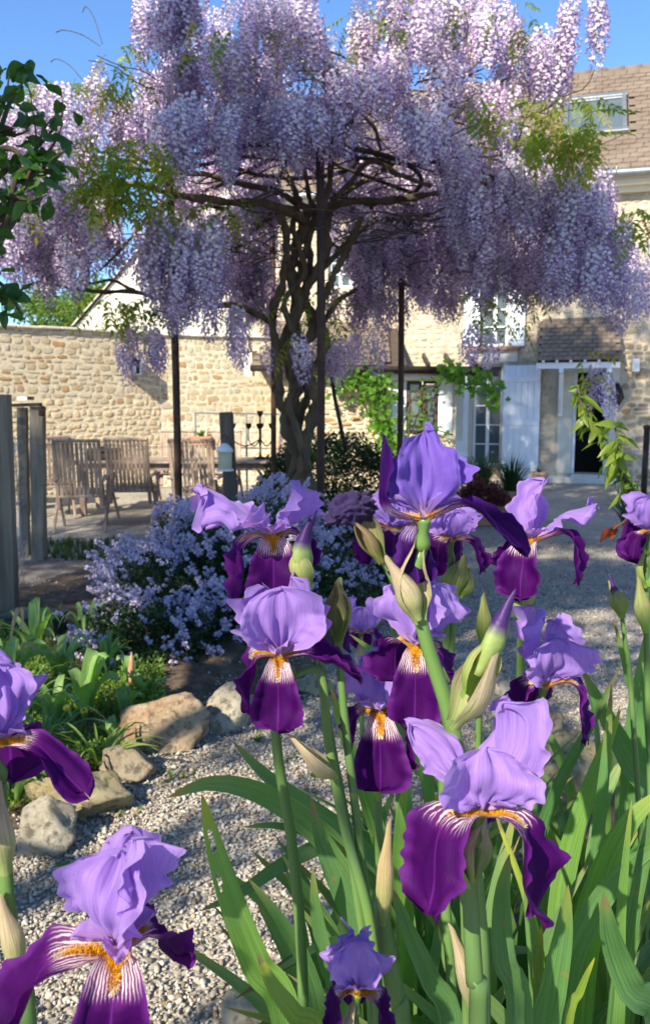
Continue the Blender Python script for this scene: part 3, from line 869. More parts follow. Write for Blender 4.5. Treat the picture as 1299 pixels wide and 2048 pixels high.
# ================================================================== THE RENDERED GABLE BEHIND THE WALL
OG = Vector((-3.2, 20.0, 0)); PG = R(8)
fg = plane_fn(OG, PG)
gl = fg(150, 655); ga = fg(425, 330); gr_ = fg(700, 655)
barn = thing('barn', 'cream rendered barn gable rising behind the boundary wall', 'building', OG, rz=PG)
b = MB(); P3 = [(gl[0], 0), (gr_[0], 0), (gr_[0], gl[1]), (ga[0], ga[1]), (gl[0], gl[1])]
V = [(x, y, z) for y in (0, 5) for x, z in P3]
b.add(V, [(0, 1, 2, 3, 4), (9, 8, 7, 6, 5), (0, 5, 6, 1), (1, 6, 7, 2), (4, 9, 5, 0)])
b.obj('wall', MPLAST, barn, local=True)
b = MB()
for (p, q) in (((gl[0] - .25, gl[1] - .22), ga), ((gr_[0] + .25, gl[1] - .22), ga)):
    V = [(p[0], -.08, p[1] + .02), (q[0], -.08, q[1] + .02), (q[0], 5.1, q[1] + .02), (p[0], 5.1, p[1] + .02), (p[0], -.08, p[1] + .06), (q[0], -.08, q[1] + .06), (q[0], 5.1, q[1] + .06), (p[0], 5.1, p[1] + .06)]
    b.add(V, [(0, 1, 2, 3), (4, 5, 6, 7), (0, 1, 5, 4), (3, 2, 6, 7), (0, 3, 7, 4)])
b.obj('roof', MLIME, barn, local=True)
# little windows / lantern on the boundary wall
def wall_lantern(px0, px1, py0, py1, f, org, phi, label):
    o = px_rect(f, px0, px1, py0, py1)
    t = thing('wall_lantern', label, 'lantern', org + Vector((math.cos(phi), math.sin(phi), 0)) * (o[0] + o[1]) * .5 + Vector((0, 0, o[2])), 'lanterns on the boundary wall', rz=phi)
    w = o[1] - o[0]; h = o[3] - o[2]
    b = MB()
    for sx in (-1, 1):
        for y in (-.05, -.05 - w * .8): b.box((sx * w * .46, y, h / 2), (.02, .02, h - .02))
    b.box((0, -.05 - w * .4, h), (w, w * .9, .03), bev=.01); b.box((0, -.05 - w * .4, 0), (w, w * .9, .03), bev=.01)
    b.box((0, -.03, h / 2), (w * 1.05, .012, h * 1.02))
    b.obj('frame', MZINC, t, local=True)
    for sx in (-1, 1):
        q = MB(); q.box((sx * w * .44, -.05 - w * .4, h / 2), (.005, w * .72, h - .05)); q.obj('pane', MGLASS, t, local=True)
    q = MB(); q.lathe((0, -.05 - w * .4, .02), [(.045, 0), (.045, h * .45), (.02, h * .47), (.012, h * .55), (0, h * .56)], 10); q.obj('candle', MWHITE, t, smooth=True, local=True)
wall_lantern(248, 272, 716, 750, fb if 248 > 320 else fa, OA, PA, 'small grey metal lantern on the wall behind the left chairs')
def leaf_tree_far(name, label, base, h, r, n, mat, seed, group=None):
    rs = random.Random(seed)
    t = thing(name, label, 'tree', base, group)
    b = MB(); b.tube([base, base + Vector((.1, 0, h * .5)), base + Vector((0, .1, h * .8))], [.16, .11, .04], 7)
    for k in range(7):
        a = rs.random() * 6.3; b.tube([base + Vector((0, 0, h * (.35 + .05 * k))), base + Vector((math.cos(a) * r * .6, math.sin(a) * r * .6, h * (.5 + .06 * k)))], [.06, .015], 5)
    b.obj('trunk', MTWIG, t)
    cl = [base + Vector((rs.gauss(0, .45) * r, rs.gauss(0, .45) * r, h * rs.uniform(.5, 1))) for _ in range(22)]
    V = []; Q = []; C = []
    for i in range(n):
        c = rs.choice(cl); p = c + Vector([rs.gauss(0, .19) * r for _ in range(3)]); s = .07
        u = Vector([rs.gauss(0, 1) for _ in range(3)]).normalized(); w = u.orthogonal().normalized()
        k = len(V); V += [p - u * s, p + w * s * .6, p + u * s, p - w * s * .6]; Q.append((k, k + 1, k + 2, k + 3)); C += [(rs.uniform(.7, 1.3),) * 3] * 4
    link('crown', fast_mesh('crown', [tuple(v) for v in V], Q, mat, np.array(C)), t)
p = at(165, 700, 24); leaf_tree_far('garden_tree', 'bright green tree top beyond the left boundary wall', Vector((p.x, p.y, 0)), 4.9, 1.3, 5000, MFARTREE, 3)
p = at(110, 700, 27); leaf_tree_far('garden_tree', 'paler tree beyond the wall, under the left blossom edge', Vector((p.x, p.y, 0)), 4.9, 1.1, 4000, MFARTREE, 4)

# ================================================================== THE WISTERIA ON ITS ROUND FRAME
WC = Vector((-.3, 7.9, 0))
frame = thing('plant_support', 'dark iron umbrella frame of thin poles and rings carrying the wisteria', 'plant frame', WC)
def ring(r, z, rad, n=40): return [(WC.x + r * math.cos(a), WC.y + r * math.sin(a), z) for a in [2 * math.pi * i / n for i in range(n + 1)]]
RZ = 3.55
for (p0, p1, D, r) in (((344, 560), (357, 1110), 7.4, .034), ((545, 560), (546, 1060), 8.95, .030), ((640, 330), (639, 1180), 6.72, .034), ((803, 430), (797, 1090), 8.4, .031)):
    a = at(*p0, D); c = at(*p1, D); a.z = RZ; c.z = 0; c.x = at(p1[0], 1000, D).x
    b = MB(); b.tube([c, (a + c) / 2 + Vector((.01, 0, 0)), a], r, 8); b.obj('pole', MRUST, frame, smooth=True)
for a in (20, 330):
    b = MB(); p = WC + Vector((1.2 * math.cos(R(a)), 1.2 * math.sin(R(a)), 0))
b = MB(); b.tube([at(656, 690, 8.9), at(668, 790, 8.7), at(692, 905, 8.5)], .022, 7); b.obj('brace', MDARK, frame, smooth=True)
for (r, z) in ((1.2, RZ), (.6, RZ + .22)):
    b = MB(); b.tube(ring(r, z, 0), .022, 6, caps=False); b.obj('ring', MDARK, frame, smooth=True)
for k in range(8):
    a = 2 * math.pi * k / 8 + .3
    b = MB(); b.tube([(WC.x + .1 * math.cos(a), WC.y + .1 * math.sin(a), RZ + .3), (WC.x + 1.2 * math.cos(a), WC.y + 1.2 * math.sin(a), RZ + .02), (WC.x + 1.7 * math.cos(a), WC.y + 1.7 * math.sin(a), RZ + .03)], .018, 6)
    b.obj('arm', MDARK, frame, smooth=True)

wis = thing('wisteria', 'old twisted wisteria in full lilac bloom spread over a round frame', 'tree', WC)
def pxs(pts, D): 
    out = []
    for i, p in enumerate(pts):
        d = p[2] if len(p) > 2 else (D[0] + (D[1] - D[0]) * i / (len(pts) - 1) if hasattr(D, '__len__') else D)
        out.append(at(p[0], p[1], d))
    return out
def limb(name, pts, D, r0, r1, n=24, wob=.15, tosoil=False, sides=9, mat=None, parent=None):
    P = pxs(pts, D)
    if tosoil: P[0].z = -.05
    S = spline(P, n)
    S = [p + Vector([noise.noise(p * 3 + Vector((k * 9, 0, 0))) * r0 * .5 for k in range(3)]) for p in S]
    b = MB(); b.tube(S, [(r0 + (r1 - r0) * i / (n - 1)) * (1 + .14 * math.sin(i * 1.7 + pts[0][0])) for i in range(n)], sides, wob=wob, gnarl=.32)
    return b.obj(name, mat or MBARK, parent or wis, smooth=True)
T0 = [([(602, 1180), (588, 1010), (602, 930), (573, 850), (592, 770), (570, 690), (597, 610), (580, 540), (600, 470), (622, 405)], (7.8, 7.9), .085, .06),
      ([(622, 1180), (606, 980), (612, 880), (630, 800), (596, 720), (625, 650), (606, 590), (645, 520), (655, 425)], (7.7, 8.0), .075, .05),
      ([(548, 1180), (553, 1000), (580, 950), (604, 890), (566, 820), (556, 740), (545, 640), (566, 560), (572, 480), (555, 410)], (7.9, 7.7), .055, .042),
      ([(640, 1180), (628, 1000), (606, 900), (578, 800), (622, 735), (584, 660), (570, 600), (610, 540), (585, 450), (600, 400)], (7.6, 7.8), .042, .03),
      ([(585, 1180), (575, 1040), (590, 960), (592, 870), (612, 790), (608, 700), (586, 620), (600, 540), (622, 460), (640, 400)], (7.95, 8.0), .05, .04),
      ([(612, 1180), (598, 1050), (580, 900), (590, 800), (575, 720), (590, 640), (620, 560), (612, 480), (590, 410)], (8.05, 8.1), .055, .04),
      ([(606, 760), (652, 690), (640, 620), (662, 560), (700, 490), (720, 430)], (7.9, 7.6), .045, .035)]
for pts, D, r0, r1 in T0: limb('trunk', pts, D, r0 * .82, r1 * .78, 90, .22, pts[0][1] > 1100, 16)
BR = [([(612, 440), (540, 408), (440, 402), (350, 388), (270, 370), (150, 385)], (7.8, 6.9), .06, .025),
      ([(622, 425), (560, 385), (480, 368), (420, 352), (330, 340), (230, 290)], (7.9, 7.4), .045, .02),
      ([(640, 425), (700, 405), (770, 402), (850, 390), (960, 370), (1060, 330), (1110, 300)], (7.9, 7.2), .055, .022),
      ([(548, 650), (480, 614), (380, 608), (270, 584), (190, 582), (110, 572)], (7.9, 6.9), .045, .014),
      ([(270, 584), (225, 560), (180, 566), (140, 552)], (7.0, 6.7), .022, .008),
      ([(640, 545), (710, 470), (760, 440), (830, 455), (880, 520), (950, 560)], (8.0, 8.6), .045, .018),
      ([(650, 640), (690, 590), (760, 566), (850, 570), (900, 520)], (8.0, 8.8), .038, .015),
      ([(640, 430), (700, 365), (742, 322), (800, 350), (860, 372)], (7.7, 7.0), .035, .02),
      ([(650, 420), (662, 330), (656, 200), (690, 170), (740, 150), (800, 125)], (7.5, 7.0), .04, .014),
      ([(655, 190), (700, 215), (745, 250), (760, 300)], (7.1, 6.9), .03, .015),
      ([(690, 170), (640, 120), (600, 60)], (7.2, 7.1), .02, .008),
      ([(735, 55), (790, 38), (850, 34), (900, 55)], (7.2, 7.0), .03, .014),
      ([(555, 420), (500, 470), (455, 520), (430, 590)], (7.8, 8.3), .035, .012),
      ([(600, 400), (560, 330), (500, 250), (430, 180)], (8.0, 8.3), .04, .015),
      ([(620, 400), (600, 300), (560, 180), (540, 60)], (8.1, 8.3), .035, .012),
      ([(660, 400), (780, 330), (900, 240), (1000, 150), (1100, 80)], (8.2, 8.2), .04, .010),
      ([(950, 262), (1030, 268), (1100, 285), (1180, 300)], (7.0, 6.8), .012, .006),
      ([(1110, 300), (1104, 350), (1112, 400), (1180, 440)], (7.2, 7.0), .035, .015),
      ([(350, 388), (300, 430), (240, 500), (200, 540)], (7.2, 6.8), .025, .01),
      ([(620, 410), (660, 370), (760, 300), (870, 300)], (8.6, 9.6), .03, .012),
      ([(560, 410), (480, 330), (380, 310), (250, 330)], (8.6, 9.4), .03, .012),
      ([(720, 430), (850, 440), (960, 470), (1050, 520)], (8.8, 9.4), .025, .012),
      ([(720, 430), (800, 520), (860, 560), (930, 600)], (8.8, 9.2), .02, .008),
      ([(600, 430), (700, 520), (740, 580), (780, 600)], (8.8, 9.4), .02, .008)]
for pts, D, r0, r1 in BR: limb('branch', pts, D, r0 * .72, r1 * .8, 36, .18)
rs = random.Random(12)
b = MB()
for k in range(260):
    px = rs.uniform(330, 1080); py = rs.uniform(130, 540); d = rs.uniform(6.6, 9.2); p = at(px, py, d)
    a = rs.uniform(0, 6.3); pts = [p]
    for j in range(4): pts.append(pts[-1] + Vector((math.cos(a) * .22, math.sin(a) * .22, rs.uniform(-.05, .1)))); a += rs.uniform(-.6, .6)
    b.tube(spline(pts, 8), [.0085 - .0008 * j for j in range(8)], 5, caps=False)
for (px, py, dx, dz) in ((200, 92, -.28, .12), (205, 88, -.12, .28), (165, 160, -.2, .16), (330, 20, .1, .3), (655, 5, .2, .2)):
    p = at(px, py, 6.9); b.tube(spline([p, p + Vector((dx * .5, 0, dz * .7)), p + Vector((dx, 0, dz)), p + Vector((dx * 1.25, 0, dz * .85))], 10), .004, 4, caps=False)
tag(b.obj('twigs', MTWIG, wis, smooth=True), kind='stuff')

def raceme_mesh(seed, L=.38, rmax=.072, n=92):
    rs = random.Random(seed); b = MB()
    b.tube([(0, 0, .03), (.004, 0, -L * .5), (0, .003, -L)], [.0022, .0018, .001], 3, caps=False, col=(.30, .36, .18))
    lean = rs.uniform(-.1, .1); shade = rs.uniform(.85, 1.12)
    for k in range(n):
        t = (k + .5) / n; z = -L * t ** .92; a = k * 2.39996 + rs.uniform(-.4, .4)
        prof = min(1, .55 + 2.2 * t) * (1 - sm(t, .45, 1.05)) ** .8
        r = rmax * (prof * .95 + .10) * rs.uniform(.78, 1.12)
        cx = Vector((math.cos(a), math.sin(a), 0)); tz = Vector((0, 0, 1)); tx = Vector((-math.sin(a), math.cos(a), 0))
        c = cx * r + Vector((lean * t * .08, 0, z - .01 * rs.random()))
        op = 1 - sm(t, .55, 1.0)            # open flowers above, buds below
        s = .0142 * (.55 + .55 * op) * rs.uniform(.85, 1.15)
        v = rs.uniform(.82, 1.12) * shade
        cb = Vector((.84, .74, .80)).lerp(Vector((.62, .46, .68)), t * .8) * v
        if rs.random() < .3: cb = Vector((.82, .77, .82)) * v
        cw = Vector((.49, .32, .66)).lerp(Vector((.28, .15, .42)), t) * v
        if op > .25:
            q = (tx * rs.uniform(-.5, .5) + cx).normalized(); side = q.cross(tz).normalized(); up = (tz * .9 + q * rs.uniform(-.2, .35)).normalized()
            V = [c, c + side * s * .95 + up * s * .55 + q * s * .1, c + side * s * .6 + up * s * 1.35 - q * s * .2, c + up * s * 1.55 - q * s * .3, c - side * s * .6 + up * s * 1.35 - q * s * .2, c - side * s * .95 + up * s * .55 + q * s * .1]
            b.add(V, [(0, 1, 2, 3), (0, 3, 4, 5)], 0, tuple(cb))
            e = c + q * s * 1.25 - up * s * .15
            V = [c + up * s * .3, c + side * s * .35, e, c - side * s * .35, c - up * s * .5]
            b.add(V, [(0, 1, 2), (0, 2, 3), (4, 2, 1), (4, 3, 2)], 0, tuple(cw))
        else:
            q = (cx + tz * -.4).normalized(); side = tx; e = c + q * s * 1.3; up = side.cross(q)
            b.add([c, c + q * s * .6 + side * s * .4, c + q * s * .6 - side * s * .2 + up * s * .35, c + q * s * .6 - side * s * .2 - up * s * .35, e], [(0, 1, 2), (0, 2, 3), (0, 3, 1), (4, 2, 1), (4, 3, 2), (4, 1, 3)], 0, tuple(cw * 1.1))
    return b.mesh('raceme', MFLOR)
RAC = [raceme_mesh(1), raceme_mesh(2, .42, .068, 98), raceme_mesh(3, .30, .074, 80), raceme_mesh(4, .48, .066, 104), raceme_mesh(5, .34, .060, 78)]
def in_poly_samples(poly, n, rs):
    x0 = min(p[0] for p in poly); x1 = max(p[0] for p in poly); y0 = min(p[1] for p in poly); y1 = max(p[1] for p in poly); out = []
    while len(out) < n:
        p = (rs.uniform(x0, x1), rs.uniform(y0, y1))
        if inside(p, poly): out.append(p)
    return out
ZONES = [  # outline of where the clusters hang from, depth span, how many
    ([(205, 100), (262, 45), (275, 0), (300, -60), (1000, -60), (1050, 70), (1060, 150), (1010, 190), (860, 200), (700, 170), (560, 190), (350, 200), (240, 190)], 6.4, 9.3, 390),
    ([(240, 190), (450, 190), (640, 180), (900, 190), (930, 250), (860, 240), (700, 220), (640, 260), (430, 260), (300, 270), (210, 240)], 6.1, 8.8, 200),
    ([(-80, 200), (20, 180), (110, 165), (200, 120), (250, 230), (210, 300), (160, 380), (60, 420), (-80, 430)], 6.1, 8.8, 220),
    ([(-80, 420), (60, 400), (180, 380), (240, 400), (250, 480), (170, 520), (90, 500), (-80, 510)], 6.2, 8.6, 150),
    ([(240, 400), (330, 420), (450, 430), (462, 490), (430, 560), (340, 590), (300, 560), (280, 500)], 6.3, 7.2, 95),
    ([(400, 520), (530, 470), (540, 600), (450, 600)], 8.2, 9.6, 34),
    ([(860, 230), (1000, 220), (1100, 290), (1200, 320), (1230, 400), (1140, 470), (1000, 440), (900, 400), (850, 330)], 6.1, 8.4, 230),
    ([(1100, 400), (1240, 400), (1300, 480), (1330, 560), (1240, 550), (1130, 540), (1000, 480)], 6.1, 8.4, 140),
    ([(330, 330), (560, 330), (560, 420), (470, 470), (330, 430)], 7.8, 9.8, 80),
    ([(440, 470), (560, 430), (570, 560), (540, 640), (440, 620)], 8.2, 9.8, 80),
    ([(640, 300), (860, 310), (880, 430), (760, 470), (640, 460)], 8.3, 10.0, 125),
    ([(700, 450), (880, 440), (980, 540), (900, 560), (720, 540)], 8.1, 9.8, 75),
    ([(850, 400), (1010, 430), (1080, 520), (1060, 550), (960, 530), (870, 480)], 7.0, 9.6, 90),
    ([(660, 420), (850, 420), (960, 520), (900, 560), (760, 540), (670, 500)], 8.6, 10.0, 60),
    ([(660, 560), (760, 580), (900, 560), (930, 590), (780, 600), (640, 610)], 8.6, 9.8, 28),
    ([(500, 680), (640, 640), (760, 670), (760, 700), (560, 700)], 8.4, 9.6, 30),
    ([(420, 260), (620, 260), (620, 330), (420, 330)], 8.6, 9.8, 45),
    ([(680, 240), (860, 250), (880, 370), (700, 370)], 8.6, 9.8, 55),
    ([(1060, 60), (1100, 50), (1150, 100), (1110, 150), (1050, 130)], 6.8, 7.6, 26)]
which, mats, score, pts_ = [], [], [], []
rs = random.Random(99)
SPRIGS = [(280, 30), (283, -5), (322, -8), (335, -20), (380, -15), (372, -30), (1140, -22), (1133, 10), (1190, -18), (1193, 0), (1140, 50), (1075, 60), (1085, 95), (1120, 110), (250, 655), (257, 640), (310, 660), (300, 645), (318, 672), (470, 640), (474, 610), (595, 670), (1190, 735), (1205, 745), (425, 590), (945, 650), (1240, 590), (985, 660)]
def add_raceme(px, py, d, s):
    p = at(px, py, d)
    k = rs.randrange(len(RAC))
    M = TRS(p, (rs.uniform(-.14, .14), rs.uniform(-.14, .14), rs.uniform(0, 6.3)), (s, s, s * rs.uniform(.9, 1.15)))
    which.append(k); mats.append(M); score.append(s * 3 - d + rs.random() * .8); pts_.append(p)
for poly, d0, d1, n in ZONES:
    # the clusters hang in bunches
    centres = [(*c, rs.uniform(d0, d1) if rs.random() < .5 else d0 + abs(rs.gauss(0, .35)) * (d1 - d0)) for c in in_poly_samples(poly, max(3, n // 5), rs)]
    cnt = 0
    while cnt < n:
        c = rs.choice(centres); px = c[0] + rs.gauss(0, 20); py = c[1] + rs.gauss(0, 18)
        if not inside((px, py), poly): continue
        add_raceme(px, py, min(d1 + .2, max(d0 - .1, c[2] + rs.gauss(0, .14))), rs.uniform(.8, 1.22)); cnt += 1
for px, py in SPRIGS:
    add_raceme(px, py, 6.6 if py < 300 else 6.9, rs.uniform(1.0, 1.25)); add_raceme(px + rs.uniform(-8, 8), py + 12, 6.65, .9)
tn = []
for _ in which:
    q = rs.uniform(.62, 1.18); tn.append((q * rs.uniform(.92, 1.08), q * rs.uniform(.9, 1.0), q))
scatter_parts('raceme', RAC, which, mats, wis, [MFLOR], False, 300, False, score, tn)

def pinnate_mesh(seed, mat, n=5, L=.20, leaflet=.048, col=(1, 1, 1)):
    rs = random.Random(seed); b = MB()
    def axis(t): return Vector((L * t, 0, -.25 * L * t * t))
    b.tube([axis(i / 4) for i in range(5)], .0013, 3, caps=False, col=(1.1, .9, .8))
    for k in range(n + 1):
        for s in (-1, 1):
            if k == n and s == 1: continue
            t = .22 + .75 * k / n; p = axis(t)
            a = (1.0 if k < n else 0) * s + rs.uniform(-.15, .15)
            d = Vector((math.cos(a), math.sin(a), rs.uniform(-.55, -.05))).normalized(); w = d.cross(Vector((0, 0, 1))).normalized()
            l = leaflet * rs.uniform(.75, 1.1); c = tuple(x * rs.uniform(.8, 1.2) for x in col)
            V = [p, p + d * l * .45 + w * l * .21 + Vector((0, 0, .004)), p + d * l + Vector((0, 0, -.008)), p + d * l * .45 - w * l * .21 + Vector((0, 0, .004)), p + d * l * .5 + Vector((0, 0, -.002))]
            b.add(V, [(0, 1, 4), (1, 2, 4), (2, 3, 4), (3, 0, 4)], 0, c)
    return b.mesh('leaf', mat)
PIN = [pinnate_mesh(1, MLEAF_WIS, 5), pinnate_mesh(2, MLEAF_WIS, 4, .16, .042, (1.15, 1.1, .9)), pinnate_mesh(3, MLEAF_WIS, 5, .18, .04, (1.3, .95, .9)), pinnate_mesh(4, MLEAF_WIS, 4, .14, .05, (.8, 1.0, .8))]
LZ = [((150, 270, 330, 400), 6.0, 6.5, 120), ((1040, 190, 1200, 320), 6.0, 6.5, 95), ((930, 190, 960, 230), 6.2, 6.5, 10), ((690, -10, 1060, 70), 6.8, 8.2, 70), ((200, 80, 280, 180), 6.5, 7.0, 20), ((60, 150, 200, 190), 6.8, 7.4, 24),
      ((190, 585, 330, 640), 6.8, 7.1, 32), ((1230, 400, 1299, 470), 6.3, 6.8, 18), ((420, 380, 480, 470), 7.3, 7.8, 8), ((560, 560, 720, 700), 7.6, 8.2, 22), ((940, 560, 1090, 640), 7.0, 8.0, 24), ((330, 400, 480, 460), 6.6, 7.4, 22),
      ((380, 10, 640, 120), 6.5, 7.2, 26), ((0, 300, 140, 420), 6.3, 7.0, 14), ((1150, 700, 1230, 760), 6.4, 6.7, 5), ((950, 640, 1060, 660), 7, 7.5, 5), ((230, 400, 340, 440), 6.3, 6.8, 14)]
w_, m_, s_ = [], [], []
for (x0, y0, x1, y1), d0, d1, n in LZ:
    for i in range(n):
        p = at(rs.uniform(x0, x1), rs.uniform(y0, y1), rs.uniform(d0, d1) - .35); s = rs.uniform(1.1, 1.75)
        w_.append(rs.randrange(4)); m_.append(TRS(p, (rs.uniform(-.5, .5), rs.uniform(.0, 1.1), rs.uniform(0, 6.3)), s)); s_.append(s - p.y)
scatter_parts('leaf', PIN, w_, m_, wis, [MLEAF_WIS], False, 300, False, s_)

# ================================================================== TERRACE: CHAIRS, TABLE, POSTS
def chair_parts():
    P = []
    def add(nm, mb): P.append((nm, mb.mesh(nm, MTEAK)))
    lean = .24
    def bk(x, h): return Vector((x, -.22 - lean * h * .9, .40 + h))
    for s in (-1, 1):
        b = MB(); b.bar(bk(s * .245, -.14), bk(s * .25, .68), .045, .028, bev=.006); add('back_stile', b)
        b = MB(); b.bar((s * .26, .30, .0), (s * .26, -.20, .60), .03, .042, bev=.005); add('leg', b)
        b = MB(); b.bar((s * .29, -.38, .0), (s * .29, .22, .60), .03, .042, bev=.005); add('leg', b)
        b = MB(); b.bar((s * .28, -.30, .62), (s * .28, .30, .62), .055, .024, bev=.006); add('armrest', b)
        b = MB(); b.bar((s * .235, -.22, .40), (s * .235, .28, .43), .03, .045, bev=.005); add('seat_rail', b)
    b = MB(); b.bar(bk(-.272, .685), bk(.272, .685), .055, .03, upv=(0, -.25, 1), bev=.006); add('top_rail', b)
    b = MB(); b.bar(bk(-.24, .02), bk(.24, .02), .045, .028, bev=.006); add('lower_rail', b)
    for k in range(9):
        x = -.20 + k * .05
        b = MB(); b.bar(bk(x, .03), bk(x, .66), .036, .012, upv=(0, -1, .2)); add('slat', b)
    for k in range(8):
        y = -.18 + k * .063
        b = MB(); b.bar((-.235, y, .445 + k * .003), (.235, y, .445 + k * .003), .045, .014); add('seat_slat', b)
    return P
CH = chair_parts()
def chair(px, D, rz, label, dz=0.0):
    p = at(px, 950, D)
    t = thing('garden_chair', label, 'chair', (p.x, p.y, dz), 'teak garden chairs round the long table', rz=rz)
    for nm, me in CH: link(nm, me, t, True)
chair(163, 9.7, R(10), 'folding teak armchair with slatted back, second chair from the left fence posts')
chair(266, 10.3, R(2), 'folding teak armchair seen square from behind, between the tilted chair and the pole')
chair(396, 9.9, R(-4), 'folding teak armchair just right of the left wisteria pole')
chair(352, 12.3, R(184), 'far side teak chair half hidden behind the left wisteria pole')
chair(442, 12.3, R(178), 'far side teak chair behind the leaning post with the lantern')
chair(98, 10.8, R(22), 'teak chair partly hidden by the grey gate posts')
chair(562, 11.8, R(150), 'teak chair at the right end of the long table, beside the trunk')
t = thing('garden_table', 'long weathered teak table behind the folding chairs', 'table', at(360, 950, 11.2) * 1.0)
t.location.z = 0; WM[t.name] = Matrix.Translation(t.location)
tl = t.location
for k in range(8):
    b = MB(); b.box((tl.x, tl.y - .44 + k * .125, .735), (2.9, .115, .028), bev=.005); b.obj('board', MTEAK, t)
for sx in (-1, 1):
    for sy in (-1, 1):
        b = MB(); b.box((tl.x + sx * 1.25, tl.y + sy * .38, .355), (.08, .08, .71), bev=.006); b.obj('leg', MTEAK, t)
b = MB(); b.box((tl.x, tl.y - .40, .67), (2.5, .03, .09)); b.box((tl.x, tl.y + .40, .67), (2.5, .03, .09)); b.obj('apron', MTEAK, t)
t = thing('grill_pan', 'black lidded roasting dish lying on the long teak table', 'dish', (at(208, 930, 11.1).x, 11.1, .75))
q = t.location
b = MB(); b.box((q.x, q.y, .80), (.44, .28, .09), bev=.02); b.obj('dish', MDARK, t)
b = MB(); b.box((q.x, q.y, .875), (.46, .30, .06), bev=.025); b.box((q.x, q.y, .915), (.12, .03, .03), bev=.01); b.obj('lid', MDARK, t)
t = thing('stone_table', 'pale table edge behind the gate posts at the far left', 'table', (at(12, 900, 11.6).x, 11.6, 0)); q = t.location
b = MB(); b.box((q.x - .1, q.y, .90), (1.3, .7, .07), bev=.01); b.obj('tabletop', MZINC, t)
for sx in (-.5, .35):
    b = MB(); b.box((q.x + sx, q.y, .43), (.10, .5, .865), bev=.01); b.obj('leg', MLIME, t)

# candelabra standing on the table
c = at(521, 943, 11.2); c.z = .752
t = thing('candelabra', 'black iron branched candelabra standing on the table by the trunk', 'candle holder', c)
b = MB(); b.lathe(c, [(.09, 0), (.09, .015), (.02, .04), (.012, .1), (.012, .58), (.03, .60), (.045, .66), (.05, .665), (.012, .66)], 12); b.obj('stem', MDARK, t, smooth=True)
for a, rr in ((0, .16), (180, .16), (90, .14), (270, .14), (180, .38)):
    dx, dy = math.cos(R(a)) * rr, math.sin(R(a)) * rr
    b = MB(); b.tube(spline([c + Vector((0, 0, .28)), c + Vector((dx * .5, dy * .5, .18)), c + Vector((dx, dy, .26)), c + Vector((dx, dy, .44 if rr < .3 else .42))], 12), .009, 6)
    b.lathe((c.x + dx, c.y + dy, c.z + .44), [(.008, -.03), (.035, 0), (.045, .05), (.048, .052), (.02, .02)], 10)
    b.obj('arm', MDARK, t, smooth=True)
# light metal railing by the wall
t = thing('metal_rail', 'thin pale metal railing in front of the sunlit wall behind the table', 'railing', at(470, 950, 13.0) * 1); t.location.z = 0; WM[t.name] = Matrix.Translation(t.location)
for px in (390, 492, 560):
    p = at(px, 826, 13.0); b = MB(); b.tube([(p.x, p.y, 0), (p.x, p.y, p.z)], .018, 6); b.obj('post', MZINC, t)
a = at(390, 826, 13); c = at(562, 828, 13); b = MB(); b.tube([a, c], .014, 6); b.tube([a - Vector((0, 0, .55)), c - Vector((0, 0, .55))], .010, 6); b.obj('rail', MZINC, t)

def blades(b, c, n, h, spread, w, rs, col=(1, 1, 1), droop=.5, seg=4):
    for k in range(n):
        a = rs.uniform(0, 6.3); s = rs.uniform(.3, 1); hh = h * rs.uniform(.55, 1.05); cc = tuple(x * rs.uniform(.75, 1.25) for x in col)
        d = Vector((math.cos(a), math.sin(a), 0)); side = Vector((-d.y, d.x, 0))
        st = Vector(c) + d * rs.uniform(0, spread * .25); G = []
        for i in range(seg + 1):
            t = i / seg; p = st + d * spread * s * t ** 1.6 + Vector((0, 0, hh * (t - droop * s * t * t * t)))
            ww = w * (1 - t ** 2.2) * .5 + .0004
            G.append([p - side * ww, p + side * ww])
        b.sheet(G, col=cc)
def pot(name, label, c, r, h, mat, group=None, sides=20, cat='plant pot', rim=True):
    t = thing(name, label, cat, c, group)
    b = MB(); b.lathe(c, [(r * .72, 0), (r * .95, h * .82), (r * 1.06, h * .83), (r * 1.06, h), (r * .93, h), (r * .9, h * .88), (0.0, h * .88)], sides); b.obj('pot', mat, t, smooth=False)
    return t
rs = random.Random(77)
c = at(402, 880, 12.6); 
t = thing('planter_stand', 'terracotta trough of small plants on a stand against the sunlit wall', 'planter', (c.x, c.y, 0))
b = MB(); b.box((c.x, c.y, c.z - .02), (.36, .18, .15), bev=.015); b.obj('trough', MTERRA, t)
b = MB()
for sx in (-.14, .14): b.bar((c.x + sx, c.y, 0), (c.x + sx, c.y, c.z - .10), .03)
b.obj('stand', MDARK, t)
b = MB(); blades(b, (c.x, c.y, c.z + .05), 40, .16, .16, .02, rs); b.obj('foliage', MLEAF_VINE, t)

# leaning post with its lantern
a = at(452, 824, 7.6); c = at(468, 1090, 7.6); c.z = 0
t = thing('wooden_post', 'dark wooden post leaning slightly, between the chairs and the trunk', 'post', c)
b = MB(); b.bar(c, a, .125, .10, bev=.012); t.location = c; b.obj('post', MPOST, t)
c = at(450, 938, 7.45)
t = thing('garden_lantern', 'cream lantern with white domed lid hanging on the leaning post', 'lantern', c)
k = 7.45 / F
b = MB(); b.lathe(c, [(13 * k, 0), (14 * k, 2 * k), (14 * k, 34 * k), (12 * k, 35 * k)], 14); b.obj('lantern_body', MCREAMP, t, smooth=True)
b = MB(); b.lathe(c, [(17 * k, 34 * k), (17 * k, 38 * k), (11 * k, 46 * k), (5 * k, 51 * k), (0, 52 * k)], 14); b.lathe(c, [(17 * k, 0), (17 * k, -4 * k), (0, -5 * k)], 14); b.obj('lid', MWHITE, t, smooth=True)
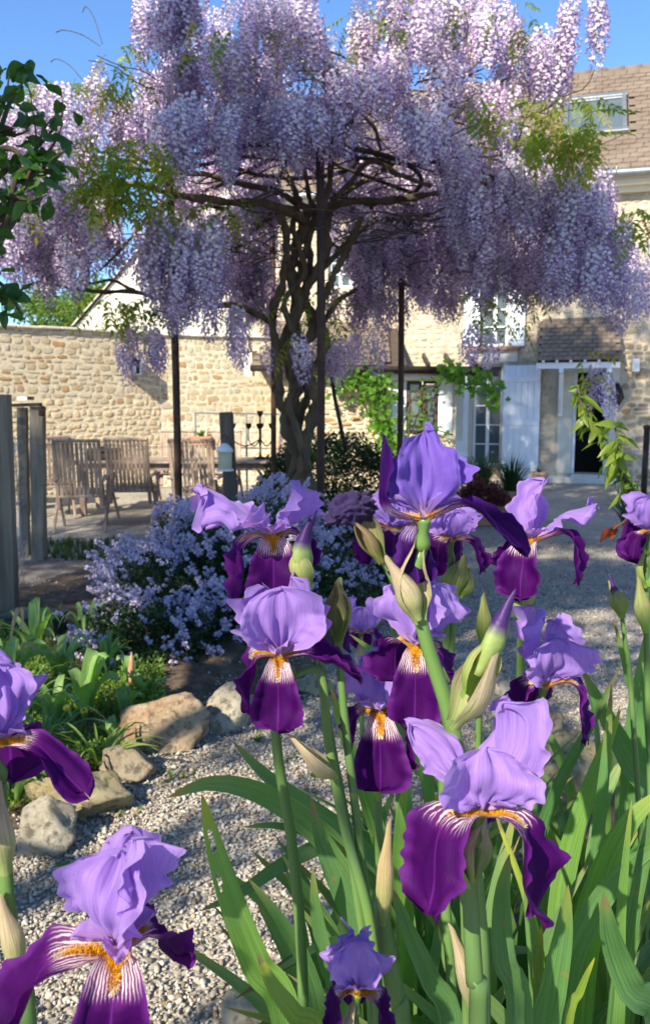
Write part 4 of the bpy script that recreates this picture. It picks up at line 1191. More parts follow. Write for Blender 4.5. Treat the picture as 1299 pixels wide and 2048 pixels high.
b = MB(); b.tube([c + Vector((-.07, 0, 38 * k)), c + Vector((-.05, 0, 60 * k)), c + Vector((0.0, 0, 68 * k)), c + Vector((.05, 0, 60 * k)), c + Vector((.07, 0, 38 * k))], .003, 4); b.obj('wire_handle', MDARK, t)

# grey gate posts and wire netting
def post(px0, px1, ty, by, D, label, name='gate_post', lean=0):
    w = (px1 - px0) * D / F; a = at((px0 + px1) / 2, ty, D); c = at((px0 + px1) / 2 + lean, by, D); c.z = -.02
    t = thing(name, label, 'post', (c.x, c.y, 0), 'weathered posts at the left edge')
    b = MB(); rs = random.Random(int(px0) + 50)
    n = 9; G = [[], [], [], []]
    V = []
    for i in range(n):
        p = c.lerp(a, i / (n - 1)); j = [rs.uniform(-.004, .004) for _ in range(8)]
        for q, (sx, sy) in enumerate(((-1, -1), (1, -1), (1, 1), (-1, 1))): V.append(p + Vector((sx * w / 2 + j[q], sy * w * .42 + j[q + 4], 0)))
    Fs = [(i * 4 + k, i * 4 + (k + 1) % 4, i * 4 + 4 + (k + 1) % 4, i * 4 + 4 + k) for i in range(n - 1) for k in range(4)] + [(0, 1, 2, 3), tuple(4 * (n - 1) + k for k in range(4))]
    b.add(V, Fs); b.obj('post', MGWOOD, t)
    return t, a, c
t1, a1, c1 = post(-14, 19, 789, 1232, 5.6, 'thick grey fence post cut by the left edge of the picture', 'fence_post', 16)
t2, a2, c2 = post(37, 54, 815, 1108, 7.9, 'narrower grey gate post, left one of the close pair', lean=6)
t3, a3, c3 = post(63, 88, 813, 1116, 7.7, 'broader grey gate post with rusty latch, right one of the close pair', lean=4)
b = MB(); b.bar((a2.x - .5, 7.75, a2.z + .005), (a3.x + .06, 7.62, a3.z + .02), .05, .03); 
b.box((a3.x + .07, 7.6, a3.z - .04), (.05, .05, .10), bev=.012); b.tube([(a3.x + .07, 7.56, a3.z - .02), (a3.x + .12, 7.54, a3.z - .05)], .012, 6)
b.obj('gate_bar', MRUST, t3)
def netting(name, label, A, Bp, h, mesh=.075):
    A = Vector(A); Bp = Vector(Bp); L = (Bp - A).length; n = int(L / mesh); m = int(h / mesh)
    t = thing(name, label, 'fence', (A + Bp) / 2 * 1)
    b = MB(); rs = random.Random(3)
    def P(u, z): 
        p = A.lerp(Bp, u / L); return Vector((p.x + .012 * math.sin(u * 5 + z * 3), p.y + .03 * math.sin(u * 3 + z * 2), z + .012 * math.sin(u * 4)))
    for i in range(n + 1):
        u = i * mesh
        pts = [P(u + (mesh * .28 if j % 2 else -mesh * .28), j * mesh * .5) for j in range(2 * m + 1)]
        b.tube(pts, .0011, 3, caps=False)
    b.obj('netting', MZINC, t)
    b = MB()
    for z in (h, h * .66, h * .02 + .02): b.tube([P(L * i / 20, z) for i in range(21)], .0022, 4, caps=False)
    b.obj('wire', MDARK, t)
netting('wire_fence', 'fine wire netting between the gate posts and the leaning post', (a3.x, 7.6, 0), (at(455, 1000, 7.55).x, 7.55, 0), 1.12)
netting('wire_fence', 'fine wire netting between the cut left post and the gate posts', (c1.x, 5.7, 0), (a2.x, 7.8, 0), 1.2)

# ================================================================== SHRUBS
def leaf_cards(n, fn, rs, size, aspect=.5, colr=(.65, 1.35)):
    """many leaf-sized folded faces; fn gives a point and an outward direction"""
    V = np.empty((n * 6, 3)); C = np.empty((n * 6, 3)); Q = np.empty((n * 2, 4), np.int32)
    for i in range(n):
        p, o = fn()
        d = (o + Vector((rs.gauss(0, .6), rs.gauss(0, .6), rs.gauss(0, .6)))).normalized(); w = d.cross(Vector((rs.gauss(0, 1), rs.gauss(0, 1), rs.gauss(0, 1)))).normalized(); nn = d.cross(w)
        s = size * rs.uniform(.7, 1.25); a = aspect * s; k = i * 6
        V[k] = p; V[k + 1] = p + d * s * .5 + w * a + nn * s * .1; V[k + 2] = p + d * s; V[k + 3] = p + d * s * .5; V[k + 4] = p + d * s * .5 - w * a + nn * s * .1; V[k + 5] = p + d * s
        C[k:k + 6] = rs.uniform(*colr) * np.array((rs.uniform(.9, 1.1), 1, rs.uniform(.85, 1.1)))
        Q[i * 2] = (k, k + 1, k + 2, k + 3); Q[i * 2 + 1] = (k, k + 3, k + 5, k + 4)
    return V, Q, C
def mound_fn(c, r, rs, inner=.62, lumpy=.22, seed=0):
    def f():
        while True:
            d = Vector((rs.gauss(0, 1), rs.gauss(0, 1), rs.gauss(0, 1))).normalized()
            if d.z < -.25: continue
            k = 1 + lumpy * noise.noise(d * 2.3 + Vector((seed, 0, 0))) * 2 + .08 * noise.noise(d * 8)
            t = rs.uniform(inner, 1.0) ** .6
            p = Vector((c[0] + d.x * r[0] * k * t, c[1] + d.y * r[1] * k * t, c[2] + d.z * r[2] * k * t))
            if p.z < .02: continue
            return p, Vector((d.x / r[0], d.y / r[1], d.z / r[2])).normalized()
    return f
def shrub(name, label, cat, c, r, n, size, mat, seed, group=None, stems=10, aspect=.5, inner=.6, lumpy=.2):
    rs = random.Random(seed)
    t = thing(name, label, cat, (c[0], c[1], 0), group)
    b = MB()
    for k in range(stems):
        a = rs.uniform(0, 6.3); e = rs.uniform(.3, 1.3)
        q = Vector((c[0] + math.cos(a) * r[0] * .75 * math.cos(e), c[1] + math.sin(a) * r[1] * .75 * math.cos(e), c[2] + r[2] * .75 * math.sin(e)))
        b.tube(spline([Vector((c[0] + rs.uniform(-.1, .1), c[1] + rs.uniform(-.1, .1), -.02)), Vector((c[0], c[1], c[2] * .5 + .1)).lerp(q, .4), q], 6), [.02, .018, .014, .011, .008, .005], 5, caps=False)
    b.obj('branches', MTWIG, t)
    V, Q, C = leaf_cards(n, mound_fn(c, r, rs, inner, lumpy, seed), rs, size, aspect)
    o = link('foliage', fast_mesh('foliage', V, Q, mat, C), t); o['kind'] = 'stuff'
    return t
c = at(668, 990, 9.7); shrub('box_hedge', 'dark green rounded box hedge behind the wisteria trunk', 'hedge', (c.x, c.y, .38), (.98, .55, .72), 15000, .035, MLEAF_HEDGE, 5, lumpy=.12)
cea = shrub('ceanothus_bush', 'spreading ceanothus bush covered in pale blue flower heads, left of the irises', 'bush', (at(490, 1150, 5.7).x, 5.7, .10), (.88, .85, .62), 24000, .026, MLEAF_CEA, 8, stems=26, lumpy=.25, inner=.4)
def cluster_mesh(seed):
    rs = random.Random(seed); b = MB()
    lobes = [Vector((rs.gauss(0, .011), rs.gauss(0, .011), z)) for z in (.0, .012, .026, .040)]
    for k in range(84):
        d = Vector((rs.gauss(0, 1), rs.gauss(0, 1), rs.gauss(0, 1))).normalized(); j = rs.randrange(4); p = lobes[j] + Vector((d.x, d.y, d.z)) * (.016 - .0028 * j) * rs.uniform(.5, 1.2)
        s = .0052 * rs.uniform(.7, 1.3); w = d.orthogonal().normalized(); u = d.cross(w); cc = Vector((.40, .33, .54)).lerp(Vector((.76, .68, .80)), rs.random())
        V = [p + d * s * .6] + [p + (w * math.cos(a) + u * math.sin(a)) * s for a in (0, 1.26, 2.5, 3.8, 5.0)]
        b.add(V, [(0, i, i % 5 + 1) for i in range(1, 6)], 0, tuple(cc))
    return b.mesh('flower_head', MCEAF)
FH = [cluster_mesh(i) for i in range(4)]
rs = random.Random(31)
def heads(parent, c, r, n, seed, lumpy=.25):
    f = mound_fn(c, r, rs, .9, lumpy, seed); w, m, s = [], [], []
    cs = [f() for _ in range(n // 4)]
    while len(w) < n:
        p, o = rs.choice(cs) if rs.random() < .75 else f()
        p = p + Vector((rs.gauss(0, .055), rs.gauss(0, .055), rs.gauss(0, .045)))
        if p.z < .05 or (o.y > .45 and o.z < .5): continue
        q = (o + Vector((0, 0, .6))).to_track_quat('Z', 'Y')
        w.append(rs.randrange(4)); m.append(TRS(p + o * .015, q, rs.uniform(.7, 1.25))); s.append(-p.y)
    scatter_parts('flower_head', FH, w, m, parent, [MCEAF], False, 300, False, s)
heads(cea, (at(490, 1150, 5.7).x, 5.7, .10), (.92, .89, .67), 1250, 8)
cc = at(690, 1120, 6.3)
cea2 = shrub('ceanothus_bush', 'smaller ceanothus bush with blue flower heads behind the middle irises', 'bush', (cc.x, cc.y, .15), (.42, .4, .48), 7000, .026, MLEAF_CEA, 9, lumpy=.2)
heads(cea2, (cc.x, cc.y, .15), (.44, .42, .5), 190, 9, .2)
# the skirt running out to the left, low flowers near the soil
cc = at(300, 1240, 4.7)
cea3 = shrub('ceanothus_bush', 'low trailing ceanothus with white blue flower heads at the left foot of the big bush', 'bush', (cc.x, cc.y, .05), (.45, .34, .24), 5000, .022, MLEAF_CEA, 10, lumpy=.3)
heads(cea3, (cc.x, cc.y, .05), (.46, .35, .27), 150, 10, .3)

# vines on the lean-to
def lobed_leaf(mat, s=.08):
    b = MB(); P = []
    for i, (r, a) in enumerate(((.25, -90), (.75, -50), (.6, -20), (1.0, 15), (.65, 45), (1.15, 90), (.65, 135), (1.0, 165), (.6, 200), (.75, 230))):
        P.append((r * s * .6 * math.cos(R(a)), r * s * .6 * math.sin(R(a)) - .0, .006 * math.sin(i * 2)))
    b.add([(0, 0, .01)] + P, [(0, i, i % 10 + 1) for i in range(1, 11)]); return b.mesh('leaf', mat)
VL = [lobed_leaf(MLEAF_VINE, .10), lobed_leaf(MLEAF_VINE, .13)]
def vine(label, paths, D, n, spread, seed, size=1):
    rs = random.Random(seed); p0 = at(*paths[0][0], D)
    t = thing('grape_vine', label, 'vine', (p0.x, p0.y, 0))
    b = MB(); spts = []
    for pth in paths:
        S = spline([at(x, y, D) for x, y in pth], 16); spts += S; b.tube(S, [.014] * 16, 5, caps=False)
    b.obj('stem', MTWIG, t)
    w, m = [], []
    for i in range(n):
        p = rs.choice(spts) + Vector((rs.gauss(0, spread), -abs(rs.gauss(0, .08)), rs.gauss(0, spread)))
        w.append(rs.randrange(2)); m.append(TRS(p, (R(70) + rs.gauss(0, .5), rs.gauss(0, .5), rs.gauss(0, .9)), rs.uniform(.7, 1.25) * size))
    scatter_parts('leaf', VL, w, m, t, [MLEAF_VINE], False, 300)
vine('bright green grape vine climbing the lean-to wall behind the trunk', [[(770, 900), (745, 800), (700, 770), (660, 770)], [(750, 830), (770, 780), (740, 755)], [(790, 905), (770, 850), (745, 820)], [(690, 770), (720, 745), (760, 790)]], 14.6, 420, .13, 3)
vine('dark green vine trained along the pergola beam beside the french window', [[(982, 805), (985, 780), (970, 750), (920, 745)], [(930, 745), (880, 745)], [(960, 750), (945, 780), (925, 765)]], 14.3, 190, .09, 5)
vine('sparse vine shoots over the glazed front of the lean-to', [[(800, 900), (812, 830), (840, 780), (880, 770)], [(850, 880), (855, 800)], [(905, 870), (870, 860), (810, 850)]], 14.65, 70, .08, 6, .8)

# planters near the french window
c = at(1018, 1040, 10.3); c.z = 0
t = pot('plant_pot', 'large terracotta pot of lavender on the gravel below the french window', c, .27, .42, MTERRA)
b = MB(); rs = random.Random(5); blades(b, c + Vector((0, 0, .38)), 260, .55, .38, .009, rs, (.75, .95, 1.0), .2); b.obj('lavender', MLEAF_HEDGE, t)
c = at(960, 1042, 10.0); c.z = 0
t = thing('terracotta_trough', 'terracotta trough with dark red foliage left of the big pot', 'planter', c)
b = MB(); b.box((c.x, c.y, .12), (.55, .28, .24), bev=.02); b.box((c.x, c.y, .235), (.60, .33, .045), bev=.012); b.obj('trough', MTERRA, t)
MREDLEAF = m_leaf('dark_red_leaf', (.05, .012, .016), (.12, .03, .03), .25, .5, True)
V, Q, C = leaf_cards(1500, mound_fn((c.x, c.y, .28), (.33, .2, .28), rs, .3), rs, .05, .35); link('foliage', fast_mesh('foliage', V, Q, MREDLEAF, C), t)
c = at(962, 985, 11.6); c.z = 0
t = pot('plant_pot', 'tall green tufted plant in a pot behind the terracotta trough', c, .22, .34, MTERRA)
b = MB(); blades(b, c + Vector((0, 0, .3)), 300, .62, .4, .010, rs, (1, 1.1, .9), .25); b.obj('tuft', MLEAF_HEDGE, t)
c = at(1076, 966, 14.9); c.z = 0
t = pot('plant_pot', 'small pale terracotta pot standing against the wall beside the white shutter', c, .15, .27, MTERRA2)
b = MB(); blades(b, c + Vector((0, 0, .24)), 30, .16, .14, .014, rs); b.obj('sprout', MLEAF_HEDGE, t)
c = at(620, 1030, 9.1); 
# white table under a pole at the far right
c = at(1285, 900, 12.6)
t = thing('bistro_table', 'pale metal table at the right edge in front of the house wall', 'table', (c.x, c.y, 0))
b = MB(); b.box((c.x + .12, c.y, .76), (.95, .7, .03), bev=.008); b.obj('tabletop', MZINC, t)
for sx in (-.25, .5):
    for sy in (-.28, .28):
        b = MB(); b.tube([(c.x + sx, c.y + sy, 0), (c.x + sx, c.y + sy, .745)], .015, 6); b.obj('leg', MZINC, t)
c = at(1293, 850, 10.8)
t = thing('parasol_pole', 'short dark parasol pole at the right edge beside the pale table', 'parasol', (c.x, c.y, 0))
b = MB(); b.tube([(c.x, c.y, .05), (c.x, c.y, 1.2)], .04, 10); b.obj('pole', MDARK, t, smooth=True)
b = MB(); b.lathe((c.x, c.y, 0), [(.28, 0), (.28, .06), (.05, .09), (.05, .2)], 16); b.obj('base', MDARK, t)
# closed canopy above
b = MB(); b.lathe((c.x, c.y, 1.18), [(.05, 0), (.055, .04), (.0, .06)], 10); b.obj('cap', MDARK, t, smooth=True)
# yucca
c = at(1262, 1040, 8.2); c.z = 0
t = thing('yucca', 'spiky yucca with narrow blades beside the curled sapling leaves', 'plant', c)
b = MB(); b.tube([c, c + Vector((0, 0, .3))], [.07, .05], 8); b.obj('stem', MBARK, t)
rs = random.Random(3)
for k in range(26):
    b = MB(); blades(b, c + Vector((0, 0, .25)), 1, .55, .55, .035, rs, (.8, .95, .9), .35); b.obj('leaf', MLEAF_HEDGE, t)

# ================================================================== EDGING ROCKS
def m_rock(name, stops, rough_b=.6):
    m = N(name); co = m.coord()
    f = m.math('ADD', m.math('MULTIPLY', m.noise(co, 5, 9, .7), .75), m.math('MULTIPLY', m.noise(co, 1.6, 3), .3))
    col = m.ramp(f, stops)
    col = m.mix(m.ramp(m.noise(co, 26, 5, .7), [(.50, 0.), (.62, .7)]), col, (.085, .07, .05))
    col = m.mix(m.ramp(m.vor(co, 24), [(.06, .5), (.2, 0.)]), col, (.62, .58, .48))
    return m.bsdf(col, .93, m.bump(m.noise(co, 15, 10, .78), 1.0, .05), spec=.2)
RK = {'brown': m_rock('brown_rock', [(.25, (.20, .10, .055)), (.42, (.46, .27, .15)), (.55, (.60, .45, .29)), (.75, (.66, .56, .41))]),
      'pale': m_rock('pale_rock', [(.3, (.42, .34, .22)), (.5, (.60, .52, .38)), (.75, (.74, .67, .53))]),
      'grey': m_rock('grey_rock', [(.3, (.26, .19, .12)), (.5, (.45, .36, .25)), (.75, (.58, .50, .37))]),
      'yellow': m_rock('yellow_rock', [(.3, (.30, .22, .10)), (.48, (.52, .42, .22)), (.75, (.64, .56, .37))])}
def rock(px, py, wpx, hpx, mat, label, seed, deep=.8, rz=0.0, name='edging_rock', tilt=0.0, z=0.0):
    """PX, PY: where its base meets the ground"""
    p = gr(px, py, z); s = (p - EYE).length / F; w = wpx * s / 2; h = hpx * s * .93
    rs = random.Random(seed); b = MB()
    ni, nj = 40, 28; V = []
    cuts = [(Vector((rs.gauss(0, 1), rs.gauss(0, 1), rs.gauss(0, .8))).normalized(), rs.uniform(.50, .84)) for _ in range(14)]
    for i in range(nj + 1):
        th = math.pi * i / nj
        for j in range(ni):
            a = 2 * math.pi * j / ni; d = Vector((math.sin(th) * math.cos(a), math.sin(th) * math.sin(a), math.cos(th)))
            r = 1.0
            for n_, k in cuts:
                q = d.dot(n_)
                if q > 0: r = min(r, k / q)
            v = Vector((seed * 3.1, 0, 0))
            r *= 1 + .10 * noise.noise(d * 1.7 + v) + .05 * noise.noise(d * 5 + v) + .035 * abs(noise.noise(d * 11 + v)) - .04 * max(0, noise.noise(d * 3.3 - v)) 
            q = d * r; V.append(Vector((q.x * w * 1.12, q.y * w * deep, q.z * h * .72)))
    Fs = [(i * ni + j, i * ni + (j + 1) % ni, (i + 1) * ni + (j + 1) % ni, (i + 1) * ni + j) for i in range(nj) for j in range(ni)]
    M = Matrix.Translation(p + Vector((0, w * deep * .75, h * .36))) @ Euler((0, tilt, rz)).to_matrix().to_4x4()
    b.add([v for v in V], Fs)
    me = b.mesh(name, RK[mat], smooth=True)
    o = link(name, me, M=M)
    return tag(o, label, 'rock', 'rocks edging the planted beds')
rock(325, 1512, 205, 108, 'brown', 'long angular rusty brown rock, largest of the bed edging', 3, .62, .12, tilt=-.16)
rock(448, 1470, 118, 88, 'pale', 'whitish rounded rock right of the long rusty brown one', 7, .8, .2)
rock(248, 1575, 135, 62, 'grey', 'low grey flat rock in front of the long brown one', 12, .7, -.1)
rock(165, 1650, 225, 90, 'yellow', 'yellowish rock in sun between the grey and the pale one', 15, .6, .1)
rock(78, 1725, 125, 100, 'pale', 'pale speckled rock nearest the left edge', 19, .9, .3)
rock(505, 1432, 62, 46, 'grey', 'small greyish rock beyond the whitish rounded one', 22)
rock(628, 1395, 86, 46, 'yellow', 'tan rock behind the lowest left iris stem', 25)
rock(730, 1265, 84, 44, 'brown', 'far brown rock seen between the iris flowers', 28)
rock(575, 1418, 60, 28, 'brown', 'small brown rock half hidden by the iris falls', 44)
rock(492, 2085, 92, 74, 'pale', 'pale rock at the bottom edge beside the yellow tipped leaf', 31, .9)
rock(1150, 1600, 190, 110, 'yellow', 'big sandy rock behind the lower right iris leaves', 34, .7, -.5)
rock(1100, 1500, 110, 60, 'brown', 'brown rock behind the right iris stem', 37)
rock(1010, 1420, 90, 50, 'pale', 'pale rock hidden behind the middle irises', 41)
rs = random.Random(61)

# ================================================================== GRAVEL: tens of thousands of pebbles
def pebble_mesh(seed):
    import bmesh
    rs = random.Random(seed); bm = bmesh.new(); bmesh.ops.create_icosphere(bm, subdivisions=2, radius=1)
    cuts = [(Vector((rs.gauss(0, 1), rs.gauss(0, 1), rs.gauss(0, 1))).normalized(), rs.uniform(.6, .85)) for _ in range(7)]
    for v in bm.verts:
        d = v.co.normalized(); r = 1
        for n_, k in cuts:
            q = d.dot(n_)
            if q > 0: r = min(r, k / q)
        r *= 1 + .12 * noise.noise(d * 1.5 + Vector((seed, 0, 0)))
        v.co = Vector((d.x * r, d.y * r * .78, d.z * r * .6))
    me = bpy.data.meshes.new('pebble'); bm.to_mesh(me); bm.free(); me.materials.append(MPEB)
    me.polygons.foreach_set('use_smooth', [True] * len(me.polygons)); return me
PB = [pebble_mesh(i + 1) for i in range(7)]
pcol = bpy.data.collections.new('pebble_shapes')
for me in PB: pcol.objects.link(bpy.data.objects.new('pebble', me))
def gn_scatter(name, P, Rm, S, coll):
    me = bpy.data.meshes.new(name); n = len(P)
    me.vertices.add(n); me.vertices.foreach_set('co', np.asarray(P, np.float32).ravel())
    a = me.attributes.new('rot', 'FLOAT_VECTOR', 'POINT'); a.data.foreach_set('vector', np.asarray(Rm, np.float32).ravel())
    a = me.attributes.new('scl', 'FLOAT', 'POINT'); a.data.foreach_set('value', np.asarray(S, np.float32))
    o = bpy.data.objects.new(name, me); COL.objects.link(o)
    ng = bpy.data.node_groups.new(name, 'GeometryNodeTree')
    ng.interface.new_socket('Geometry', in_out='INPUT', socket_type='NodeSocketGeometry'); ng.interface.new_socket('Geometry', in_out='OUTPUT', socket_type='NodeSocketGeometry')
    gi = ng.nodes.new('NodeGroupInput'); go = ng.nodes.new('NodeGroupOutput'); ip = ng.nodes.new('GeometryNodeInstanceOnPoints'); ci = ng.nodes.new('GeometryNodeCollectionInfo')
    ci.inputs['Collection'].default_value = coll; ci.inputs['Separate Children'].default_value = True; ci.inputs['Reset Children'].default_value = True
    ip.inputs['Pick Instance'].default_value = True
    rv = ng.nodes.new('FunctionNodeRandomValue'); rv.data_type = 'INT'
    for s_ in rv.inputs:
        if s_.type == 'INT' and s_.name == 'Min': s_.default_value = 0
        if s_.type == 'INT' and s_.name == 'Max': s_.default_value = 60
    def na(nm, t):
        q = ng.nodes.new('GeometryNodeInputNamedAttribute'); q.data_type = t; q.inputs['Name'].default_value = nm; return q.outputs[0]
    e2r = ng.nodes.new('FunctionNodeEulerToRotation'); ng.links.new(na('rot', 'FLOAT_VECTOR'), e2r.inputs[0])
    l = ng.links.new
    l(gi.outputs[0], ip.inputs['Points']); l(ci.outputs[0], ip.inputs['Instance']); l(e2r.outputs[0], ip.inputs['Rotation']); l(na('scl', 'FLOAT'), ip.inputs['Scale'])
    iv = [s_ for s_ in rv.outputs if s_.type == 'INT'][0]; l(iv, ip.inputs['Instance Index']); l(ip.outputs[0], go.inputs[0])
    o.modifiers.new('scatter', 'NODES').node_group = ng
    return o
def pebble_field():
    P, Rr, S = [], [], []
    rs = random.Random(17)
    zones = [(.7, 1.7, 5500), (1.7, 3.2, 6500), (3.2, 4.6, 5000), (4.6, 6.6, 2600), (6.6, 9.0, 1000)]
    for y0, y1, dens in zones:
        x0, x1 = -.45 * y1 - .25, .45 * y1 + .25
        n = int((y1 - y0) * (x1 - x0) * dens)
        for i in range(n):
            x = rs.uniform(x0, x1); y = rs.uniform(y0, y1)
            if abs(x) > .45 * y + .3: continue
            if y > 4.6 and x < .2 and y < 6: continue
            ib = inside((x, y), BED) 
            if ib and rs.random() > .10: continue
            if y > 1 and inside((x, y), IBED) and rs.random() > .25: continue
            s = min(.0155, max(.0035, rs.lognormvariate(math.log(.0058), .34)))
            P.append((x, y, s * .25 + rs.random() * .008 + (.04 if ib else 0))); S.append(s); Rr.append((rs.gauss(0, .5), rs.gauss(0, .5), rs.uniform(0, 6.3)))
    return P, Rr, S
P_, R_, S_ = pebble_field()
tag(gn_scatter('gravel', P_, R_, S_, pcol), kind='stuff')
print('pebbles', len(P_))

# ================================================================== PLANTS OF THE LEFT BED
def strap(P, w, fold=.25, roll=0.0, n=12, m=4, tip=1.6, base=.55, b=None, col=(1, 1, 1), face=None, wave=0.0, seed=0):
    """a blade along the points P, base first; widest low down, pointed at the end"""
    S = spline(P, n); G = []; U = []
    prev = None
    for i, p in enumerate(S):
        t = i / (n - 1); tg = (S[min(i + 1, n - 1)] - S[max(i - 1, 0)]).normalized()
        f = Vector(face) if face is not None else (p - EYE).normalized()
        side = tg.cross(f)
        side = side.normalized() if side.length > .15 else (prev or tg.orthogonal().normalized())
        if prev is not None and side.dot(prev) < 0: side = -side
        prev = side
        side = (Quaternion(tg, roll) @ side).normalized(); nrm = tg.cross(side)
        ww = w * .5 * (base + (1 - base) * sm(t, 0, .35)) * max(0.0, 1 - t ** (tip * 2.2)) ** .75 + .0003
        row = []
        for j in range(m + 1):
            v = j / m * 2 - 1
            row.append(p + side * ww * v + nrm * (ww * fold * (abs(v) - .5) + wave * math.sin(t * 9 + seed + v * 2) * ww)); U.append((t, v, ww * 2))
        G.append(row)
    b = b or MB(); b.sheet(G, col=col, uv=U); return b
def m_blade(name, a, b_, tip, brown=.0, tr=.33):
    m = N(name); u = m.attr('puv').outputs['Vector']; sx = m.n('SeparateXYZ'); m.L(u, sx.inputs[0])
    t, v, w = sx.outputs[0], sx.outputs[1], sx.outputs[2]
    r = m.rand()
    cb = m.n('CombineXYZ'); m.L(m.math('MULTIPLY', t, 1.3), cb.inputs[0]); m.L(m.math('MULTIPLY', v, 9.0), cb.inputs[1]); m.L(m.math('MULTIPLY', r, 20), cb.inputs[2])
    ln = m.noise(cb.outputs[0], 2.2, 3, .5)
    base = m.mix(m.math('ADD', m.math('MULTIPLY', r, .6), m.math('MULTIPLY', m.noise(m.coord(), 9, 3), .5)), a, b_)
    col = m.mix(m.ramp(ln, [(.35, .0), (.62, .7)]), base, tuple(min(1, x * 1.7) for x in b_))
    col = m.mix(m.ramp(m.math('ADD', t, m.math('MULTIPLY', m.math('SUBTRACT', r, .5), .12)), [(.84, 0.), (1., .8)]), col, tip)
    col = m.mix(m.ramp(m.math('ADD', t, m.math('MULTIPLY', m.math('FRACT', m.math('MULTIPLY', r, 13.7)), .07)), [(.985, 0.), (1.0, .9)]), col, (.26, .17, .08))
    col = m.mix(m.ramp(m.noise(m.coord(), 11, 4, .6), [(.45, 0.), (.75, .28)]), col, (.16, .24, .17))
    col = m.mix(m.ramp(m.noise(m.coord(), 38, 4, .6), [(.66, 0.), (.72, .75)]), col, (.24, .17, .07))
    col = m.mix(1, col, m.attr('Col').outputs['Color'], 'MULTIPLY')
    wv = m.n('TexWave'); wv.inputs['Scale'].default_value = 1; wv.wave_type = 'BANDS'
    h = m.math('SINE', m.math('MULTIPLY', v, 42.0))
    tc = m.mix(1, col, (1.7, 2.0, .5), 'MULTIPLY')
    return m.bsdf(col, .46, m.bump(m.math('ADD', m.math('MULTIPLY', h, .25), ln), .35, .0012), tr, tc, spec=.42)
MIRISLEAF = m_blade('iris_leaf', (.045, .105, .036), (.098, .180, .055), (.28, .26, .07))
MYELTIP = m_blade('iris_leaf_yellow', (.09, .15, .03), (.16, .22, .04), (.50, .42, .05), .2)
MBROAD = m_blade('broad_leaf', (.09, .18, .045), (.19, .29, .085), (.25, .28, .08))

def leaf_plant(label, px, py, n, h, spread, w, seed, cat='plant', mat=None, name='leafy_plant', z=.05, erect=.5, group='leafy plants in the left bed', wave=.12):
    rs = random.Random(seed); c = gr(px, py, z)
    t = thing(name, label, cat, c, group)
    for k in range(n):
        a = rs.uniform(0, 6.3); d = Vector((math.cos(a), math.sin(a), 0)); s = rs.uniform(.5, 1) * spread; hh = h * rs.uniform(.7, 1.1)
        P = [c + d * .01, c + d * s * .35 + Vector((0, 0, hh * .6)), c + d * s * .75 + Vector((0, 0, hh * (.95 if rs.random() < erect else .8))), c + d * s * 1.1 + Vector((0, 0, hh * rs.uniform(.5, 1.0)))]
        b = strap(P, w * rs.uniform(.8, 1.2), .3, rs.uniform(-.5, .5), 9, 4, 1.1, .35, col=(rs.uniform(.8, 1.2),) * 3, face=(d.x, d.y, -.6), wave=wave, seed=k)
        b.obj('leaf', mat or MBROAD, t, smooth=True)
    return t
leaf_plant('broad pale green tulip leaves in sun, left of the largest rock', 170, 1440, 9, .30, .17, .075, 1)
leaf_plant('second clump of broad pale leaves, beside the trailing ceanothus', 290, 1400, 8, .16, .12, .05, 2)
leaf_plant('dense strap leaved clump under the dried curled stalks', 70, 1330, 12, .34, .22, .045, 3)
leaf_plant('bright leafy clump at the left edge above the partial iris', 20, 1400, 11, .36, .24, .05, 4)
leaf_plant('upright young clump with a pinkish bud by the soil patch', 258, 1375, 7, .18, .07, .04, 5, erect=1)
leaf_plant('dark green strap clump behind the plastic trough', 170, 1290, 10, .26, .2, .03, 6)
leaf_plant('small green rosette on the soil near the buttercups', 230, 1480, 8, .10, .12, .04, 7)
leaf_plant('low leafy rosette at the left edge beside the pale rock', 30, 1600, 9, .16, .16, .05, 8)
leaf_plant('fine narrow leaved tussock arching over the yellowish rock', 90, 1510, 26, .20, .30, .012, 9, name='grass_tussock', mat=MIRISLEAF)
leaf_plant('wide tussock of thin blades at the left edge of the bed', 20, 1470, 24, .26, .34, .012, 10, name='grass_tussock', mat=MIRISLEAF)
leaf_plant('tuft of pale arching blades between the buttercups and the rocks', 200, 1530, 22, .16, .26, .011, 11, name='grass_tussock', mat=MYELTIP)
leaf_plant('pale yellow green tussock below the dried hook shaped leaf', 60, 1420, 20, .24, .22, .014, 12, name='grass_tussock', mat=MYELTIP)
leaf_plant('strap leaved clump at the foot of the bush, left of the pinkish bud', 215, 1340, 10, .22, .16, .035, 13)
leaf_plant('broad leaved clump in front of the plastic trough', 120, 1370, 10, .26, .18, .055, 14)
leaf_plant('leafy clump between the two tussocks, lit by sun', 110, 1460, 9, .22, .18, .05, 15)
leaf_plant('small strap leaved clump right of the buttercups', 250, 1440, 8, .16, .13, .035, 16)
# pink bud
c = gr(262, 1380, .06); b = MB(); b.tube([c, c + Vector((0, 0, .05)), c + Vector((.004, 0, .10)), c + Vector((.008, 0, .15)), c + Vector((.01, 0, .20))], [.006, .009, .017, .012, .002], 10, col=(1, 1, 1))
MPINK = simple('pinkish_bud', (.42, .12, .10), (.50, .30, .16), 6, .5)
tag(b.obj('tulip_bud', MPINK, smooth=True), 'pointed pink and green bud standing in the young leaves', 'flower bud')
